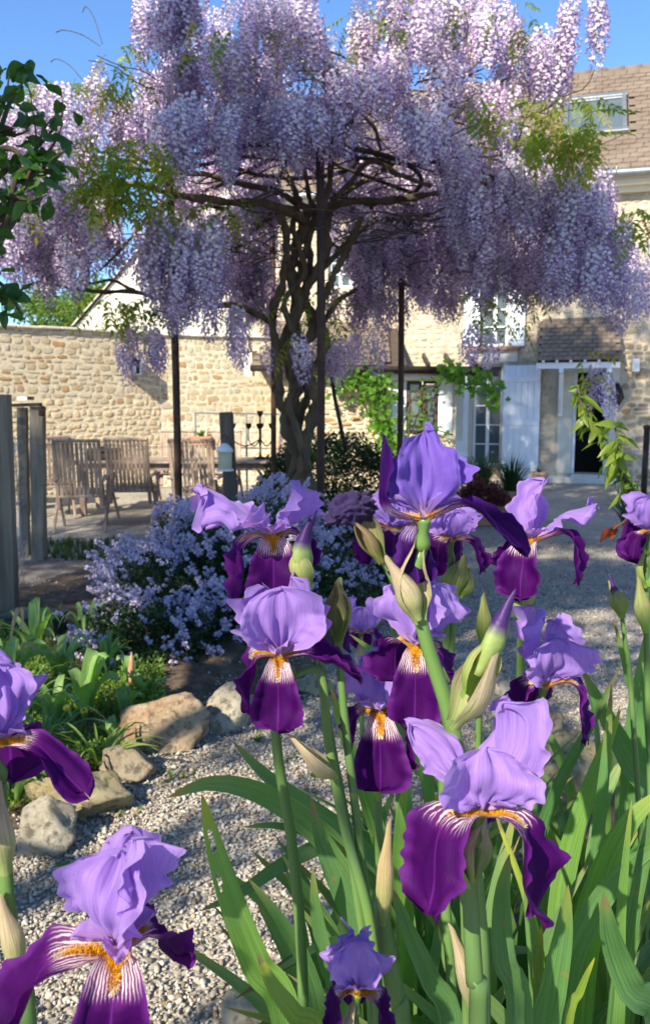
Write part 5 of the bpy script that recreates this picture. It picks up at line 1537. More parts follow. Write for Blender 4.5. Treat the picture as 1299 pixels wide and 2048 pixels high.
# dried curled stalks
MDRY = simple('dry_leaf', (.36, .25, .13), (.55, .43, .28), 14, .85, .4, 60, transl=.25)
for pts, lab in ((((20, 1290), (28, 1240), (40, 1215), (45, 1240), (36, 1262)), 'curled dry brown leaf standing highest at the left edge'), (((38, 1320), (48, 1290), (66, 1290), (68, 1308), (50, 1318)), 'lower curled dry leaf hanging like a hook')):
    P = [at(x, y, 3.9) for x, y in pts]; b = strap(P, .028, .4, .8, 16, 3, 1.4, .5); tag(b.obj('dried_leaf', MDRY, smooth=True), lab, 'dried leaf')
# buttercups
MBUT = simple('buttercup_yellow', (.75, .50, .01), (.80, .58, .02), 5, .35)
for i, (px, py, lab) in enumerate(((134, 1417, 'leftmost of three yellow buttercups in the bed'), (169, 1423, 'yellow buttercup right of its twin, below the broad leaves'), (148, 1300, 'single yellow buttercup above the broad leaves'))):
    c = at(px, py, 3.25 if i < 2 else 4.1); t = thing('buttercup', lab, 'flower', (c.x, c.y, 0), 'buttercups in the left bed')
    b = MB(); b.tube([(c.x - .02, c.y + .02, .04), (c.x, c.y + .01, c.z * .6), c], .0018, 5); b.obj('stem', MGRASS, t)
    for k in range(5):
        a = k * 1.257; d = Vector((math.cos(a), math.sin(a) * .5 - .4, .5 + .3 * math.sin(a))).normalized(); w = d.cross(Vector((0, -1, .6))).normalized() * .009
        b = MB(); b.add([c, c + d * .008 + w, c + d * .017 + w * .6, c + d * .017 - w * .6, c + d * .008 - w], [(0, 1, 2, 3, 4)]); b.obj('petal', MBUT, t)
# ferny ground cover and grass
rs = random.Random(41)
b = MB()
for i in range(900):
    px = rs.uniform(-60, 330); py = rs.uniform(1230, 1620)
    c = gr(px, py, .03)
    if not inside(c[:2], BED): continue
    if px > 250 and rs.random() < .7: continue
    blades(b, c, 7, rs.uniform(.05, .15), .07, .005, rs, (1, 1, 1), .5, 3)
tag(b.obj('grass', MGRASS), kind='stuff')
b = MB()
for i in range(170):
    px = rs.uniform(90, 250); py = rs.uniform(1085, 1122); c = gr(px, py, 0)
    blades(b, c, 8, rs.uniform(.07, .15), .05, .006, rs, (.45, .5, .42), .3, 3)
tag(b.obj('grass', MGRASS), kind='stuff')
def cover():
    while True:
        c = gr(rs.uniform(-60, 330), rs.uniform(1260, 1640), .04)
        if inside(c[:2], BED) and (noise.noise(c * 2.2) > -.12): return c + Vector((0, 0, rs.uniform(0, .075))), Vector((rs.gauss(0, .5), rs.gauss(0, .5), .7)).normalized()
V, Q, C = leaf_cards(9000, cover, rs, .020, .42); tag(link('ground_cover', fast_mesh('ground_cover', V, Q, MLEAF_BED, C)), kind='stuff')
def litter():
    while True:
        p = Vector((rs.uniform(-3, 1.6), rs.uniform(1.3, 7), .012))
        if abs(p.x) < .5 * p.y: return p + Vector((0, 0, rs.uniform(0, .012))), Vector((rs.gauss(0, 1), rs.gauss(0, 1), .15)).normalized()
V, Q, C = leaf_cards(1100, litter, rs, .022, .35); tag(link('leaf_litter', fast_mesh('leaf_litter', V, Q, MDRY, C)), kind='stuff')
b = MB()
for px, py in ((360, 1560), (300, 1545), (250, 1790), (640, 1560), (120, 1735), (330, 1750), (560, 1520), (610, 1640), (230, 1620), (520, 1480)):
    c = gr(px, py, 0)
    for q in range(5): blades(b, c + Vector((rs.gauss(0, .03), rs.gauss(0, .03), 0)), 6, .035, .035, .006, rs, (.8, .9, .7), .4, 3)
tag(b.obj('weeds', MGRASS), kind='stuff')
# green plastic trough
p0 = gr(20, 1262); p1 = gr(100, 1285)
t = thing('plastic_trough', 'low dark green plastic trough at the left edge, behind the strap leaves', 'planter', gr(66, 1275))
b = MB(); c = gr(62, 1290); b.box((c.x, c.y + .1, .09), (.34, .20, .16), (0, 0, -.15), bev=.015); b.obj('trough', MPLASTIC, t)
b = MB(); b.box((c.x, c.y + .1, .175), (.38, .24, .02), (0, 0, -.15), bev=.006); b.obj('rim', MPLASTIC, t)

# gaps cut in the unseen crowns so the sun lights chosen spots
SUNNY = [(at(960, 1545, .62), .13), (at(900, 1720, .62), .07), (at(250, 1800, .50), .12), (at(300, 1960, .5), .06), (at(1060, 1070, .98), .10), (at(560, 1270, .86), .07), (at(450, 1760, .82), .13), (at(1100, 1580, 1.2), .12), (at(1255, 1640, .92), .12),
         (at(840, 1270, .80), .08), (at(860, 1340, .68), .05), (at(1090, 1320, .9), .08), (at(720, 1920, .82), .07), (at(990, 1300, .63), .06), (at(480, 1040, .92), .07), (at(30, 1420, .6), .08),
         (gr(180, 1420), .48), (gr(40, 1380), .25), (gr(70, 1560), .30), (gr(330, 1480), .22), (gr(140, 1640), .22), (gr(470, 1440), .12), (gr(300, 1620), .16), (gr(480, 1560), .10), (gr(120, 1900), .16), (gr(420, 1900), .14),
         (at(400, 1120, 4.9), .16), (at(300, 1260, 4.5), .16), (at(470, 1030, 5.0), .14), (at(690, 1180, 6.0), .14), (at(1180, 840, 2.3), .16), (at(1230, 960, 2.3), .14), (at(560, 1090, 6), .12), (at(240, 330, 6.3), .40), (at(1120, 260, 6.3), .42), (at(300, 60, 6.8), .5), (at(1100, 100, 7.0), .5), (at(70, 350, 2.45), .10), (at(120, 280, 2.45), .08)]
def in_gap(p):
    for q, r in SUNNY:
        d = p - q; s = d.dot(sdir)
        if s > .3 and (d - sdir * s).length < r * 1.15: return True
    return False
# ================================================================== LEAFY TREE AT THE LEFT, NEAR
def oval_leaf(mat, s=.065, asp=.36, curl=.15, seed=0):
    b = MB(); G = []; U = []; rs = random.Random(seed)
    for i in range(8):
        t = i / 7; w = asp * s * math.sin(math.pi * min(1, t * .97 + .02)) ** .75 * (1 - .25 * t); G.append([(s * t, v * w, abs(v) * w * .35 - curl * s * t * t + .003 * math.sin(t * 9 + v * 3 + seed)) for v in (-1, -.5, 0, .5, 1)])
        U += [(t, v, 0) for v in (-1, -.5, 0, .5, 1)]
    b.sheet(G, uv=U); return b.mesh('leaf', mat, smooth=True)
TL = [oval_leaf(MLEAF_TREE, .074, .36, .12, 1), oval_leaf(MLEAF_TREE, .066, .38, .3, 2), oval_leaf(MLEAF_TREE, .056, .36, .2, 3)]
tree = thing('pear_tree', 'leafy tree with dark oval leaves reaching in from the left edge', 'tree', (-3.0, .6, 0))
b = MB()
TRK = [(-3.0, .6, -.1), (-2.95, .6, 1.0), (-2.9, .7, 2.0), (-2.8, .6, 3.2), (-2.8, .4, 4.4)]
b.tube(spline(TRK, 18), [.17 - .007 * i for i in range(18)], 12, wob=.08)
tips = []
rs = random.Random(15)
for k in range(34):
    h = rs.uniform(1.7, 4.4); a = rs.uniform(0, 6.3); L = rs.uniform(1.0, 2.1) * (1.1 - h * .1)
    s = Vector((-2.85, .55, h)); e = s + Vector((math.cos(a) * L, math.sin(a) * L, rs.uniform(.1, 1.0)))
    S = spline([s, s.lerp(e, .5) + Vector((rs.gauss(0, .1), rs.gauss(0, .1), .15)), e], 8); b.tube(S, [.045 - .005 * i for i in range(8)], 6, caps=False); tips += S[3:]
b.obj('trunk', MBARK, tree, smooth=True)
TB = [([(-120, 520), (-10, 420), (30, 400), (85, 320), (110, 285), (125, 250)], 2.5), ([(-120, 520), (-20, 470), (15, 440), (60, 345), (75, 300), (60, 180)], 2.45), ([(-150, 480), (-30, 330), (20, 205), (45, 165), (40, 130)], 2.6),
      ([(-120, 520), (0, 480), (35, 350), (80, 335), (130, 300)], 2.4), ([(-150, 600), (-40, 590), (20, 600), (50, 640)], 2.3), ([(-120, 440), (0, 350), (20, 330), (60, 310), (120, 240), (125, 200)], 2.5), ([(-100, 480), (-20, 500), (10, 470), (40, 430), (60, 400)], 2.35), ([(-120, 300), (-20, 250), (10, 200), (20, 140)], 2.5), ([(-150, 420), (0, 300), (60, 330), (110, 350)], 2.45), ([(-150, 640), (-40, 560), (20, 580), (50, 600)], 2.3), ([(-120, 400), (-10, 390), (60, 400), (95, 390)], 2.4), ([(-120, 480), (0, 440), (50, 370), (80, 280), (100, 240)], 2.55), ([(-120, 350), (0, 260), (30, 270), (60, 260)], 2.5)]
w_, m_, s_ = [], [], []
b = MB()
for pts, D in TB:
    S = spline([at(x, y, D + .02 * i) for i, (x, y) in enumerate(pts)], 26); b.tube(S, [.012 - .00042 * i for i in range(26)], 6, caps=False)
    for i in range(5, 26):
        for q in range(2):
            if rs.random() < .70: continue
            a = rs.uniform(0, 6.3); w_.append(rs.randrange(3)); m_.append(TRS(S[i] + Vector((rs.gauss(0, .02), rs.gauss(0, .04), rs.gauss(0, .02))), (R(38) + rs.gauss(0, .4), rs.gauss(0, .45), a), rs.uniform(.75, 1.1))); s_.append(10 + rs.random())
b.tube([at(-150, 480, 2.6), Vector((-2.0, 1.2, 2.4)), Vector((-2.88, .6, 2.3))], [.012, .028, .05], 7)
b.obj('branch', MTWIG, tree, smooth=True)
cl = [Vector((-1.9, -.7, 4.2)) + Vector((rs.gauss(0, 1.3), rs.gauss(0, 1.0), rs.gauss(0, .8))) for _ in range(75)]
def crown():
    while True:
        c = rs.choice(cl); p = c + Vector((rs.gauss(0, .14), rs.gauss(0, .14), rs.gauss(0, .12)))
        if p.y > .4 and abs(p.x) < .46 * p.y + .35: continue
        if in_gap(p): continue
        if p.z > 2.0: return p, Vector((rs.gauss(0, 1), rs.gauss(0, 1), -.3)).normalized()
scatter_parts('leaf', TL, w_, m_, tree, [MLEAF_TREE], False, 300, True, s_)
V, Q, C = leaf_cards(6000, crown, rs, .075, .36); o = link('crown', fast_mesh('crown', V, Q, MLEAF_TREE, C), tree); o['kind'] = 'stuff'

# ------------------------------------------------------------------ the trees behind the camera that shade the garden
def shade_tree(name, label, base, h, cc, cr, n, seed, size=.13, trunk=.22, clumps=42):
    rs = random.Random(seed); base = Vector(base); cc = Vector(cc)
    t = thing(name, label, 'tree', base, 'tall trees standing behind the camera')
    b = MB(); b.tube(spline([base - Vector((0, 0, .1)), base.lerp(cc, .5), cc, Vector((cc.x, cc.y, cc.z + cr[2] * .8))], 14), [trunk * (1 - .06 * i) for i in range(14)], 10)
    cl = []
    for k in range(clumps):
        d = Vector((rs.gauss(0, 1), rs.gauss(0, 1), rs.gauss(0, 1))).normalized() * rs.uniform(.35, 1); q = cc + Vector((d.x * cr[0], d.y * cr[1], d.z * cr[2])); cl.append(q)
        LS = spline([Vector((cc.x, cc.y, min(q.z, cc.z) - .4)), (cc + q) / 2, q], 9)
        if not any(in_gap(v) for v in LS): b.tube(LS, [size * .32 * (1 - .1 * i) for i in range(9)], 5, caps=False)
    b.obj('trunk', MBARK, t, smooth=True)
    def f():
        while True:
            c = rs.choice(cl); p = c + Vector((rs.gauss(0, .36), rs.gauss(0, .36), rs.gauss(0, .28))) * (1 if size > .1 else .55)
            if not in_gap(p): return p, Vector((rs.gauss(0, 1), rs.gauss(0, 1), -.3)).normalized()
    V, Q, C = leaf_cards(n, f, rs, size, .38); o = link('crown', fast_mesh('crown', V, Q, MLEAF_TREE, C), t); o['kind'] = 'stuff'
SHT = [((-10.5, -3.2, 0), (-10.5, -3.0, 8.4), (2.9, 1.8, 3.4), 9000, 'broad leafy tree, leftmost of the row behind the camera'), ((-6.2, -3.4, 0), (-6.0, -3.2, 9.0), (2.9, 1.8, 3.1), 21000, 'broad leafy tree, middle of the row behind the camera'), ((-2.0, -3.6, 0), (-1.8, -3.3, 9.0), (2.9, 1.8, 3.1), 17000, 'broad leafy tree, rightmost of the row behind the camera')]
for k, (bs, cc_, cr_, n_, lb_) in enumerate(SHT): shade_tree('lime_tree', lb_, bs, 9, cc_, cr_, n_, 70 + k)
shade_tree('dapple_tree', 'low loose unseen tree added just behind the camera to dapple the foreground', (-3.9, -2.6, 0), 4.6, (-2.6, -2.3, 3.6), (3.0, .9, 1.15), 3600, 95, .085, .07, 26)  # unseen tree, added to throw dappled shade over the irises
shade_tree('house_shade_tree', 'unseen high crowned tree added left of the garden to shade the house front', (-5.2, 1.6, 0), 14, (-3.6, 2.0, 12.6), (3.6, 2.2, 1.9), 7500, 90, .15, .26)  # unseen tree, its high crown added to keep sun off the house front

# ================================================================== SAPLING AT THE RIGHT
CL = [oval_leaf(MLEAF_YEL, .060, .25, .8, 4), oval_leaf(MLEAF_YEL, .050, .24, 1.2, 5), oval_leaf(MLEAF_YEL, .044, .28, .55, 6)]
MREDL = m_leaf('red_leaf', (.13, .02, .012), (.26, .07, .03), .4, .5)
RL = oval_leaf(MREDL, .05, .35, .6, 7)
sap = thing('sapling', 'young sapling with curled yellow green leaves at the right edge', 'tree', (at(1300, 1060, 2.35).x + .05, 2.35, 0))
S1 = spline([at(1340, 1500, 2.3), at(1310, 1200, 2.3), at(1288, 1040, 2.3), at(1262, 985, 2.3), at(1232, 925, 2.3), at(1200, 880, 2.3), at(1168, 830, 2.3), at(1155, 775, 2.3)], 40)
S1[0] = Vector((S1[0].x, S1[0].y, 0))
b = MB(); b.tube(S1, [.011 - .0002 * i for i in range(40)], 7); S2 = spline([S1[14], at(1250, 1040, 2.28), at(1225, 1058, 2.25)], 12); b.tube(S2, .0035, 5); S3 = spline([S1[22], at(1235, 900, 2.2), at(1228, 850, 2.2)], 10); b.tube(S3, .003, 5)
b.obj('stem', MTWIG, sap, smooth=True)
rs = random.Random(8)
for S, k0, k1, dens in ((S1, 17, 40, 3), (S3, 2, 10, 3), (S1, 13, 20, 3)):
    for i in range(k0, k1):
        for q in range(dens):
            if rs.random() < .25: continue
            a = rs.uniform(0, 6.3)
            link('leaf', CL[rs.randrange(3)], sap, False, TRS(S[i], (rs.gauss(0, .6), rs.uniform(-.6, .8), a), rs.uniform(.6, 1.05)))
for i in (3, 5, 6, 8, 10, 11):
    link('red_leaf', RL, sap, False, TRS(S2[i], (rs.gauss(0, .5), rs.uniform(.3, 1.2), rs.uniform(0, 6.3)), rs.uniform(.7, 1.1)))

# ================================================================== THE IRISES
def m_fall():
    m = N('iris_fall'); u = m.attr('puv').outputs['Vector']; sx = m.n('SeparateXYZ'); m.L(u, sx.inputs[0])
    t, v = sx.outputs[0], sx.outputs[1]
    co = m.coord()
    # blade: velvety purple, lighter rim, a pale line down the middle
    av = m.math('ABSOLUTE', v)
    nz = m.noise(co, 55, 4, .6)
    blade = m.mix(nz, (.024, .0009, .052), (.058, .0015, .094))
    blade = m.mix(m.ramp(m.math('ADD', m.math('MAXIMUM', av, m.math('MULTIPLY_ADD', t, 3.6, -2.75)), m.math('MULTIPLY', nz, .12)), [(.80, 0.), (1.02, .55)]), blade, (.13, .02, .20))
    blade = m.mix(m.ramp(av, [(.0, .5), (.05, 0.)]), blade, (.16, .02, .26))
    # haft: white with branching brown-purple veins
    cb = m.n('CombineXYZ'); m.L(m.math('MULTIPLY', t, 9.0), cb.inputs[0]); m.L(m.math('MULTIPLY', v, 3.0), cb.inputs[1])
    wob = m.math('MULTIPLY', m.math('SUBTRACT', m.noise(cb.outputs[0], 1.6, 3), .5), 6.5)
    ph = m.math('ADD', m.math('MULTIPLY', v, 54.0), m.math('ADD', wob, m.math('MULTIPLY', m.math('SIGN', v), m.math('MULTIPLY', t, 16.0))))
    s_ = m.math('SINE', ph)
    thick = m.math('MULTIPLY_ADD', m.ramp(t, [(.0, .22), (.20, .32), (.33, .56), (.43, 1.0)]), 2.1, -1.0)
    vein = m.ramp(m.math('SUBTRACT', s_, thick), [(.0, 1.), (.35, 0.)])
    pale = m.mix(m.ramp(t, [(.02, 0.), (.2, 1.)]), (.50, .36, .16), (.68, .60, .59))
    haft = m.mix(vein, pale, m.mix(m.ramp(t, [(.05, 0.), (.4, 1.)]), (.22, .09, .07), (.13, .015, .16)))
    edge = m.math('ADD', t, m.math('MULTIPLY', m.math('SUBTRACT', nz, .5), .10))
    edge = m.math('ADD', edge, m.math('MULTIPLY', m.math('POWER', av, 2.0), .13))
    col = m.mix(m.ramp(edge, [(.34, 0.), (.47, 1.)]), haft, blade)
    geo = m.n('NewGeometry')
    col = m.mix(1, col, m.attr('Col').outputs['Color'], 'MULTIPLY')
    fine = m.math('SINE', m.math('ADD', m.math('MULTIPLY', v, 95.0), m.math('MULTIPLY', nz, 6.0)))
    tc = m.mix(1, col, (2.6, .8, 1.9), 'MULTIPLY')
    return m.bsdf(col, .62, m.bump(m.math('ADD', m.math('MULTIPLY', fine, .12), m.noise(co, 170, 4)), .35, .0012), .24, tc, spec=.10)
def m_std():
    m = N('iris_standard'); u = m.attr('puv').outputs['Vector']; sx = m.n('SeparateXYZ'); m.L(u, sx.inputs[0])
    t, v = sx.outputs[0], sx.outputs[1]; co = m.coord(); nz = m.noise(co, 26, 4, .55)
    cb = m.n('CombineXYZ'); m.L(t, cb.inputs[0]); m.L(m.math('MULTIPLY', v, 16.0), cb.inputs[1])
    vn = m.noise(cb.outputs[0], 1.6, 3, .6)
    col = m.mix(nz, (.30, .17, .54), (.46, .30, .68))
    col = m.mix(m.ramp(vn, [(.45, 0.), (.70, .38)]), col, (.17, .07, .44)); col = m.mix(m.ramp(vn, [(.26, .30), (.40, 0.)]), col, (.56, .42, .74))
    col = m.mix(m.ramp(t, [(.0, .9), (.10, .75), (.28, .0)]), col, m.mix(m.math('GREATER_THAN', m.math('SINE', m.math('MULTIPLY', v, 30.0)), .1), (.60, .46, .42), (.30, .12, .24)))
    col = m.mix(m.ramp(m.math('ABSOLUTE', v), [(.93, 0.), (1., .3)]), col, (.50, .36, .62))
    col = m.mix(1, col, m.attr('Col').outputs['Color'], 'MULTIPLY')
    fine = m.math('SINE', m.math('ADD', m.math('MULTIPLY', v, 60.0), m.math('MULTIPLY', nz, 5.0)))
    tc = m.mix(1, col, (1.55, 1.15, 1.35), 'MULTIPLY')
    return m.bsdf(col, .60, m.bump(m.math('ADD', m.math('MULTIPLY', fine, .04), m.math('ADD', m.math('MULTIPLY', vn, 1.1), m.math('MULTIPLY', m.noise(co, 90, 4), .5))), .40, .0016), .44, tc, spec=.25, sheen=.2)
MFALL, MSTD = m_fall(), m_std()
def m_beard():
    m = N('iris_beard'); return m.bsdf(m.attr('Col').outputs['Color'], .6, None, .3)
MBEARD = m_beard()
def m_spathe():
    m = N('papery_spathe'); u = m.attr('puv').outputs['Vector']; sx = m.n('SeparateXYZ'); m.L(u, sx.inputs[0])
    cb = m.n('CombineXYZ'); m.L(sx.outputs[0], cb.inputs[0]); m.L(m.math('MULTIPLY', sx.outputs[1], 14.0), cb.inputs[1]); ln = m.noise(cb.outputs[0], 2, 4, .6)
    col = m.mix(m.ramp(ln, [(.35, 0.), (.7, 1.)]), (.40, .29, .17), (.64, .54, .36))
    g_ = m.mix(ln, (.24, .32, .09), (.42, .48, .18))
    col = m.mix(m.ramp(m.math('ADD', sx.outputs[0], m.math('MULTIPLY', m.noise(m.coord(), 20, 3), .5)), [(.35, 0.), (.85, 1.)]), g_, col)
    col = m.mix(1, col, m.attr('Col').outputs['Color'], 'MULTIPLY')
    return m.bsdf(col, .7, m.bump(m.math('ADD', ln, m.noise(m.coord(), 60, 4)), .6, .002), .35, None, spec=.25)
MSPATHE = m_spathe()
def m_stem():
    m = N('iris_stem'); co = m.mapping(m.coord(), (1, 1, .15)); n_ = m.noise(co, 60, 3)
    col = m.mix(n_, (.085, .17, .045), (.15, .26, .06)); col = m.mix(m.ramp(m.noise(m.coord(), 7, 3), [(.4, 0.), (.7, .5)]), col, (.10, .18, .07))
    return m.bsdf(col, .38, m.bump(n_, .2, .001), .12, spec=.45)
MSTEM = m_stem()

def petal(kind, c, ax, az, L, W, e0, e1, seed, ruf=.12, twist=0.0, cup=.3, bend=(.12, .62), col=(1, 1, 1), bendside=0.0, n=30, m=14, w0=.10, wpk=.68, rollend=0.0):
    """one iris petal. AX: axis of the flower, AZ: its direction round the axis, E0->E1: how steeply it leaves and ends (degrees above the horizontal)"""
    rs = random.Random(seed); ruf = ruf * (1.45 if kind != 'fall' else 1.15)
    ref = Vector((0, -1, 0)); ref = (ref - ax * ref.dot(ax)).normalized(); rt = ref.cross(ax).normalized()   # towards the camera; to its right
    rt = -rt if rt.x < 0 else rt
    rad = ref * math.cos(az) + rt * math.sin(az); tan = ax.cross(rad).normalized()
    p = Vector(c); pts = []; ds = L / (n - 1); U = []; G = []
    ph1, ph2, ph3 = rs.uniform(0, 6.3), rs.uniform(0, 6.3), rs.uniform(0, 6.3)
    k1, k2 = rs.uniform(8, 12), rs.uniform(17, 24)
    for i in range(n):
        t = i / (n - 1); e = R(e0 + (e1 - e0) * sm(t, bend[0], bend[1])); yaw = bendside * t
        d = rad * math.cos(e) * math.cos(yaw) + ax * math.sin(e) + tan * math.cos(e) * math.sin(yaw) 
        d.normalize()
        tn = tan if abs(d.dot(tan)) < .9 else ax
        side = (tan - d * tan.dot(d)).normalized(); side = Quaternion(d, twist * t + rollend * sm(t, .6, 1)) @ side; nr = side.cross(d).normalized()
        if kind == 'fall': f = w0 + (1 - w0) * (.62 * sm(t, .06, .45) + .38 * sm(t, .35, wpk))
        else: f = w0 + (1 - w0) * sm(t, .02, wpk)
        end = 1 - max(0, (t - (wpk + .02)) / (1 - wpk - .02)) ** 2.4
        f *= max(0.0, end) ** .55
        ww = W * .5 * f + .0004; wl = 1 + .08 * noise.noise(Vector((t * 4, seed, 1))) + .06 * noise.noise(Vector((t * 14, seed, 1))); wr = 1 + .08 * noise.noise(Vector((t * 4, seed, 7))) + .06 * noise.noise(Vector((t * 14, seed, 7)))
        row = []
        for j in range(m + 1):
            v = j / m * 2 - 1
            r_ = ruf * W * sm(abs(v), .25, 1) * sm(t, .15, .55)
            wv = r_ * (math.sin(k1 * t + ph1 + (2.0 if v > 0 else 0)) * .6 + math.sin(k2 * t + ph2 + (1.3 if v > 0 else 4)) * .35)
            wv += r_ * .30 * math.sin(43 * t + ph3 + v * 3) * sm(abs(v), .7, 1)
            wv += ruf * W * 1.0 * sm(t, .08, .4) * noise.noise(Vector((v * 1.9 + seed, t * 2.2, ph3)))
            wv += ruf * W * .62 * sm(t, .06, .25) * noise.noise(Vector((v * 5.5, t * 2.6 + seed, ph1)))
            # small teeth at the end of the petal
            te = sm(t, .6, 1) * L * (.030 * math.sin(v * 7 + ph2) + .045 * noise.noise(Vector((v * 3.1, seed, 4))) + .012 * math.sin(v * 23 + ph1))
            wv += (.030 if kind != 'fall' else .012) * W * math.exp(-(v / .07) ** 2) * sm(t, .05, .2) * (1 - sm(t, .7, 1))
            cu = cup * ww * (v * v)
            q = p + side * ww * v * (wl if v < 0 else wr) * math.cos(min(1.2, abs(cup) * abs(v) * .8)) + nr * (wv - cu) + d * te + d * (wv * .25)
            row.append(q); U.append((t, v, 0))
        G.append(row); pts.append((p.copy(), d.copy(), nr.copy(), side.copy())); p = p + d * ds
    b = MB(); b.sheet(G, uv=U, col=col)
    return b, pts
def beard(pts, rs, n=420, t0=.03, t1=.36):
    b = MB(); N_ = len(pts)
    for k in range(n):
        t = t0 + (t1 - t0) * rs.random(); x = t * (N_ - 1); i = int(x); p, d, nr, sd = pts[i]; p2 = pts[min(i + 1, N_ - 1)][0]
        q = p.lerp(p2, x - i); u_ = (t - t0) / (t1 - t0)
        wdt = .0042 * (1 - .4 * u_)
        hgt = .0072 * (1 - .45 * u_)
        s = rs.gauss(0, .55); s = max(-1.2, min(1.2, s))
        nr2 = nr if nr.z > 0 or abs(nr.z) < .3 else nr
        base = q + sd * s * wdt + nr * .0002
        tip = base + (nr * 1.0 + d * rs.uniform(.1, .8) + sd * (s * .8 + rs.gauss(0, .3))).normalized() * hgt * rs.uniform(.7, 1.2)
        c = Vector((.85, .36, .008)).lerp(Vector((.90, .60, .03)), rs.random()); c = c.lerp(Vector((.84, .74, .60)), sm(u_, .72, 1.0))
        a = sd * .00055; e = d * .00055
        b.add([base - a, base + a, base + e, tip], [(0, 1, 3), (1, 2, 3), (2, 0, 3)], 0, tuple(c))
    return b
def leaf_sheath(path, r, col=(1, 1, 1), seed=0, open_=.75, n=14, m=10, tipk=.35):
    """a papery bract wrapped round the path: opens towards its tip"""
    S = spline(path, n); rs = random.Random(seed); a0 = rs.uniform(0, 6.3); G = []; U = []
    u = None
    for i, p in enumerate(S):
        t = i / (n - 1); d = (S[min(i + 1, n - 1)] - S[max(i - 1, 0)]).normalized()
        u = d.orthogonal().normalized() if u is None else (u - d * u.dot(d)).normalized(); w = d.cross(u)
        rr = r * (.42 + .75 * sm(t, 0, .42) - (1.17 - tipk) * sm(t, .5, 1.0)); span = math.pi * (2 * open_ - .5 * t); row = []
        for j in range(m + 1):
            v = j / m - .5; a = a0 + v * span; k = 1 + .10 * noise.noise(Vector((v * 5, t * 5, seed)))
            row.append(p + (u * math.cos(a) + w * math.sin(a)) * rr * k + d * (.010 * math.cos(v * 3.1) * sm(t, .6, 1))); U.append((t, v, 0))
        G.append(row)
    b = MB(); b.sheet(G, uv=U, col=col); return b

def stalk_path(top, base, kink=0.0, n=16):
    m1 = top.lerp(base, .45) + Vector((kink, 0, 0)); return spline([base, m1, top], n)
def iris(label, heart, D, falls, stds, stem, group='irises', tilt=(0, 0), size=1.0, seed=1, spathes=(), buds=(), stemr=.0052, styles=True, name='iris', colk=(1, 1, 1), extra=None):
    """heart: pixel where the petals meet. falls/stds: dicts per petal. stem: pixels downwards from the ovary"""
    c = at(heart[0], heart[1], D); rs = random.Random(seed)
    sp = [at(x, y, D + (k[0] if k else .01)) for x, y, *k in stem]
    foot = sp[-1].copy(); foot.x += (sp[-1].x - sp[-2].x) * .4; foot.z = .02; foot.y += .02
    root = thing(name, label, 'iris', (foot.x, foot.y, 0), group)
    path = [foot, foot.lerp(sp[-1], .5)] + sp[::-1]
    S = spline(path, 34)
    b = MB(); b.tube(S, [stemr * (1.5 - .6 * i / 33) for i in range(34)], 10); b.obj('stem', MSTEM, root, smooth=True)
    ax = (Vector((math.sin(tilt[0]), -math.sin(tilt[1]), 1))).normalized()
    if falls or stds:
        b = MB(); top = S[-1]
        b.tube(spline([top, top.lerp(c, .35), top.lerp(c, .7), c + ax * .004], 10), [.0048, .0062, .0072, .0068, .0056, .0046, .0042, .0048, .0058, .0066], 10)
        fl = b.obj('flower', MSTEM, root, smooth=True)
        for k, f in enumerate(falls):
            P = dict(L=.100, W=.062, e0=22, e1=-88, ruf=.10, cup=.35, w0=.34, wpk=.80); P.update({a: v for a, v in f.items() if a != 'az'}); P['L'] *= size; P['W'] *= size
            b, pts = petal('fall', c, ax, R(f['az']), seed=seed * 31 + k, col=colk, **P)
            b.obj('fall', MFALL, fl, smooth=True)
            # nr points away from the beard side when the petal hangs; choose the outer, upper side
            nr0 = pts[3][2]
            sgn = 1 if nr0.dot(ax) > 0 else -1
            pb = [(p, d, nr * sgn, sd) for p, d, nr, sd in pts]
            beard(pb, rs).obj('beard', MBEARD, fl)
            if styles:
                b, _ = petal('std', c + ax * .003, ax, R(f['az']), L=.036 * size, W=.020 * size, e0=52, e1=8, seed=seed * 7 + k, ruf=.12, cup=.5, w0=.5, wpk=.6, n=12, m=6, col=(1.2, 1.25, 1.1))
                b.obj('style_arm', MSTD, fl, smooth=True)
        for k, f in enumerate(stds):
            P = dict(L=.085, W=.070, e0=62, e1=100, ruf=.10, cup=-.55, bend=(.2, .9), w0=.10, wpk=.60); P.update({a: v for a, v in f.items() if a != 'az'}); P['L'] *= size; P['W'] *= size
            b, _ = petal('std', c + ax * .003, ax, R(f['az']), seed=seed * 57 + k, col=colk, n=40, m=26, **P)
            b.obj('standard', MSTD, fl, smooth=True)
    for k, (pts, r, cc) in enumerate(spathes):
        P = [at(x, y, D + (q[0] if q else .0)) for x, y, *q in pts]
        leaf_sheath(P, r, cc, seed * 3 + k).obj('spathe', MSPATHE, root, smooth=True)
    for k, (pts, r, tipc) in enumerate(buds):
        P = spline([at(x, y, D + (q[0] if q else -.002)) for x, y, *q in pts], 16)
        prof = [r * (.45 + .55 * sm(i / 15, 0, .3)) * (1 - .95 * max(0, (i / 15 - .32) / .68) ** 1.15) for i in range(16)]
        b = MB(); cs = [tuple(Vector((.26, .34, .10)).lerp(Vector(tipc), sm(i / 15, .42, .50))) for i in range(16)]
        b.tube(P, prof, 12, col=cs, wob=.10, squash=.8); b.obj('bud', MBUD, root, smooth=True)
    return root
MBUD = m_attr('iris_bud', .5, .15, .4, .3)
PURP = (.05, .014, .12); GREENT = (.30, .36, .12)
TAN = (1, 1, 1); GRN = (.75, 1.0, .55)

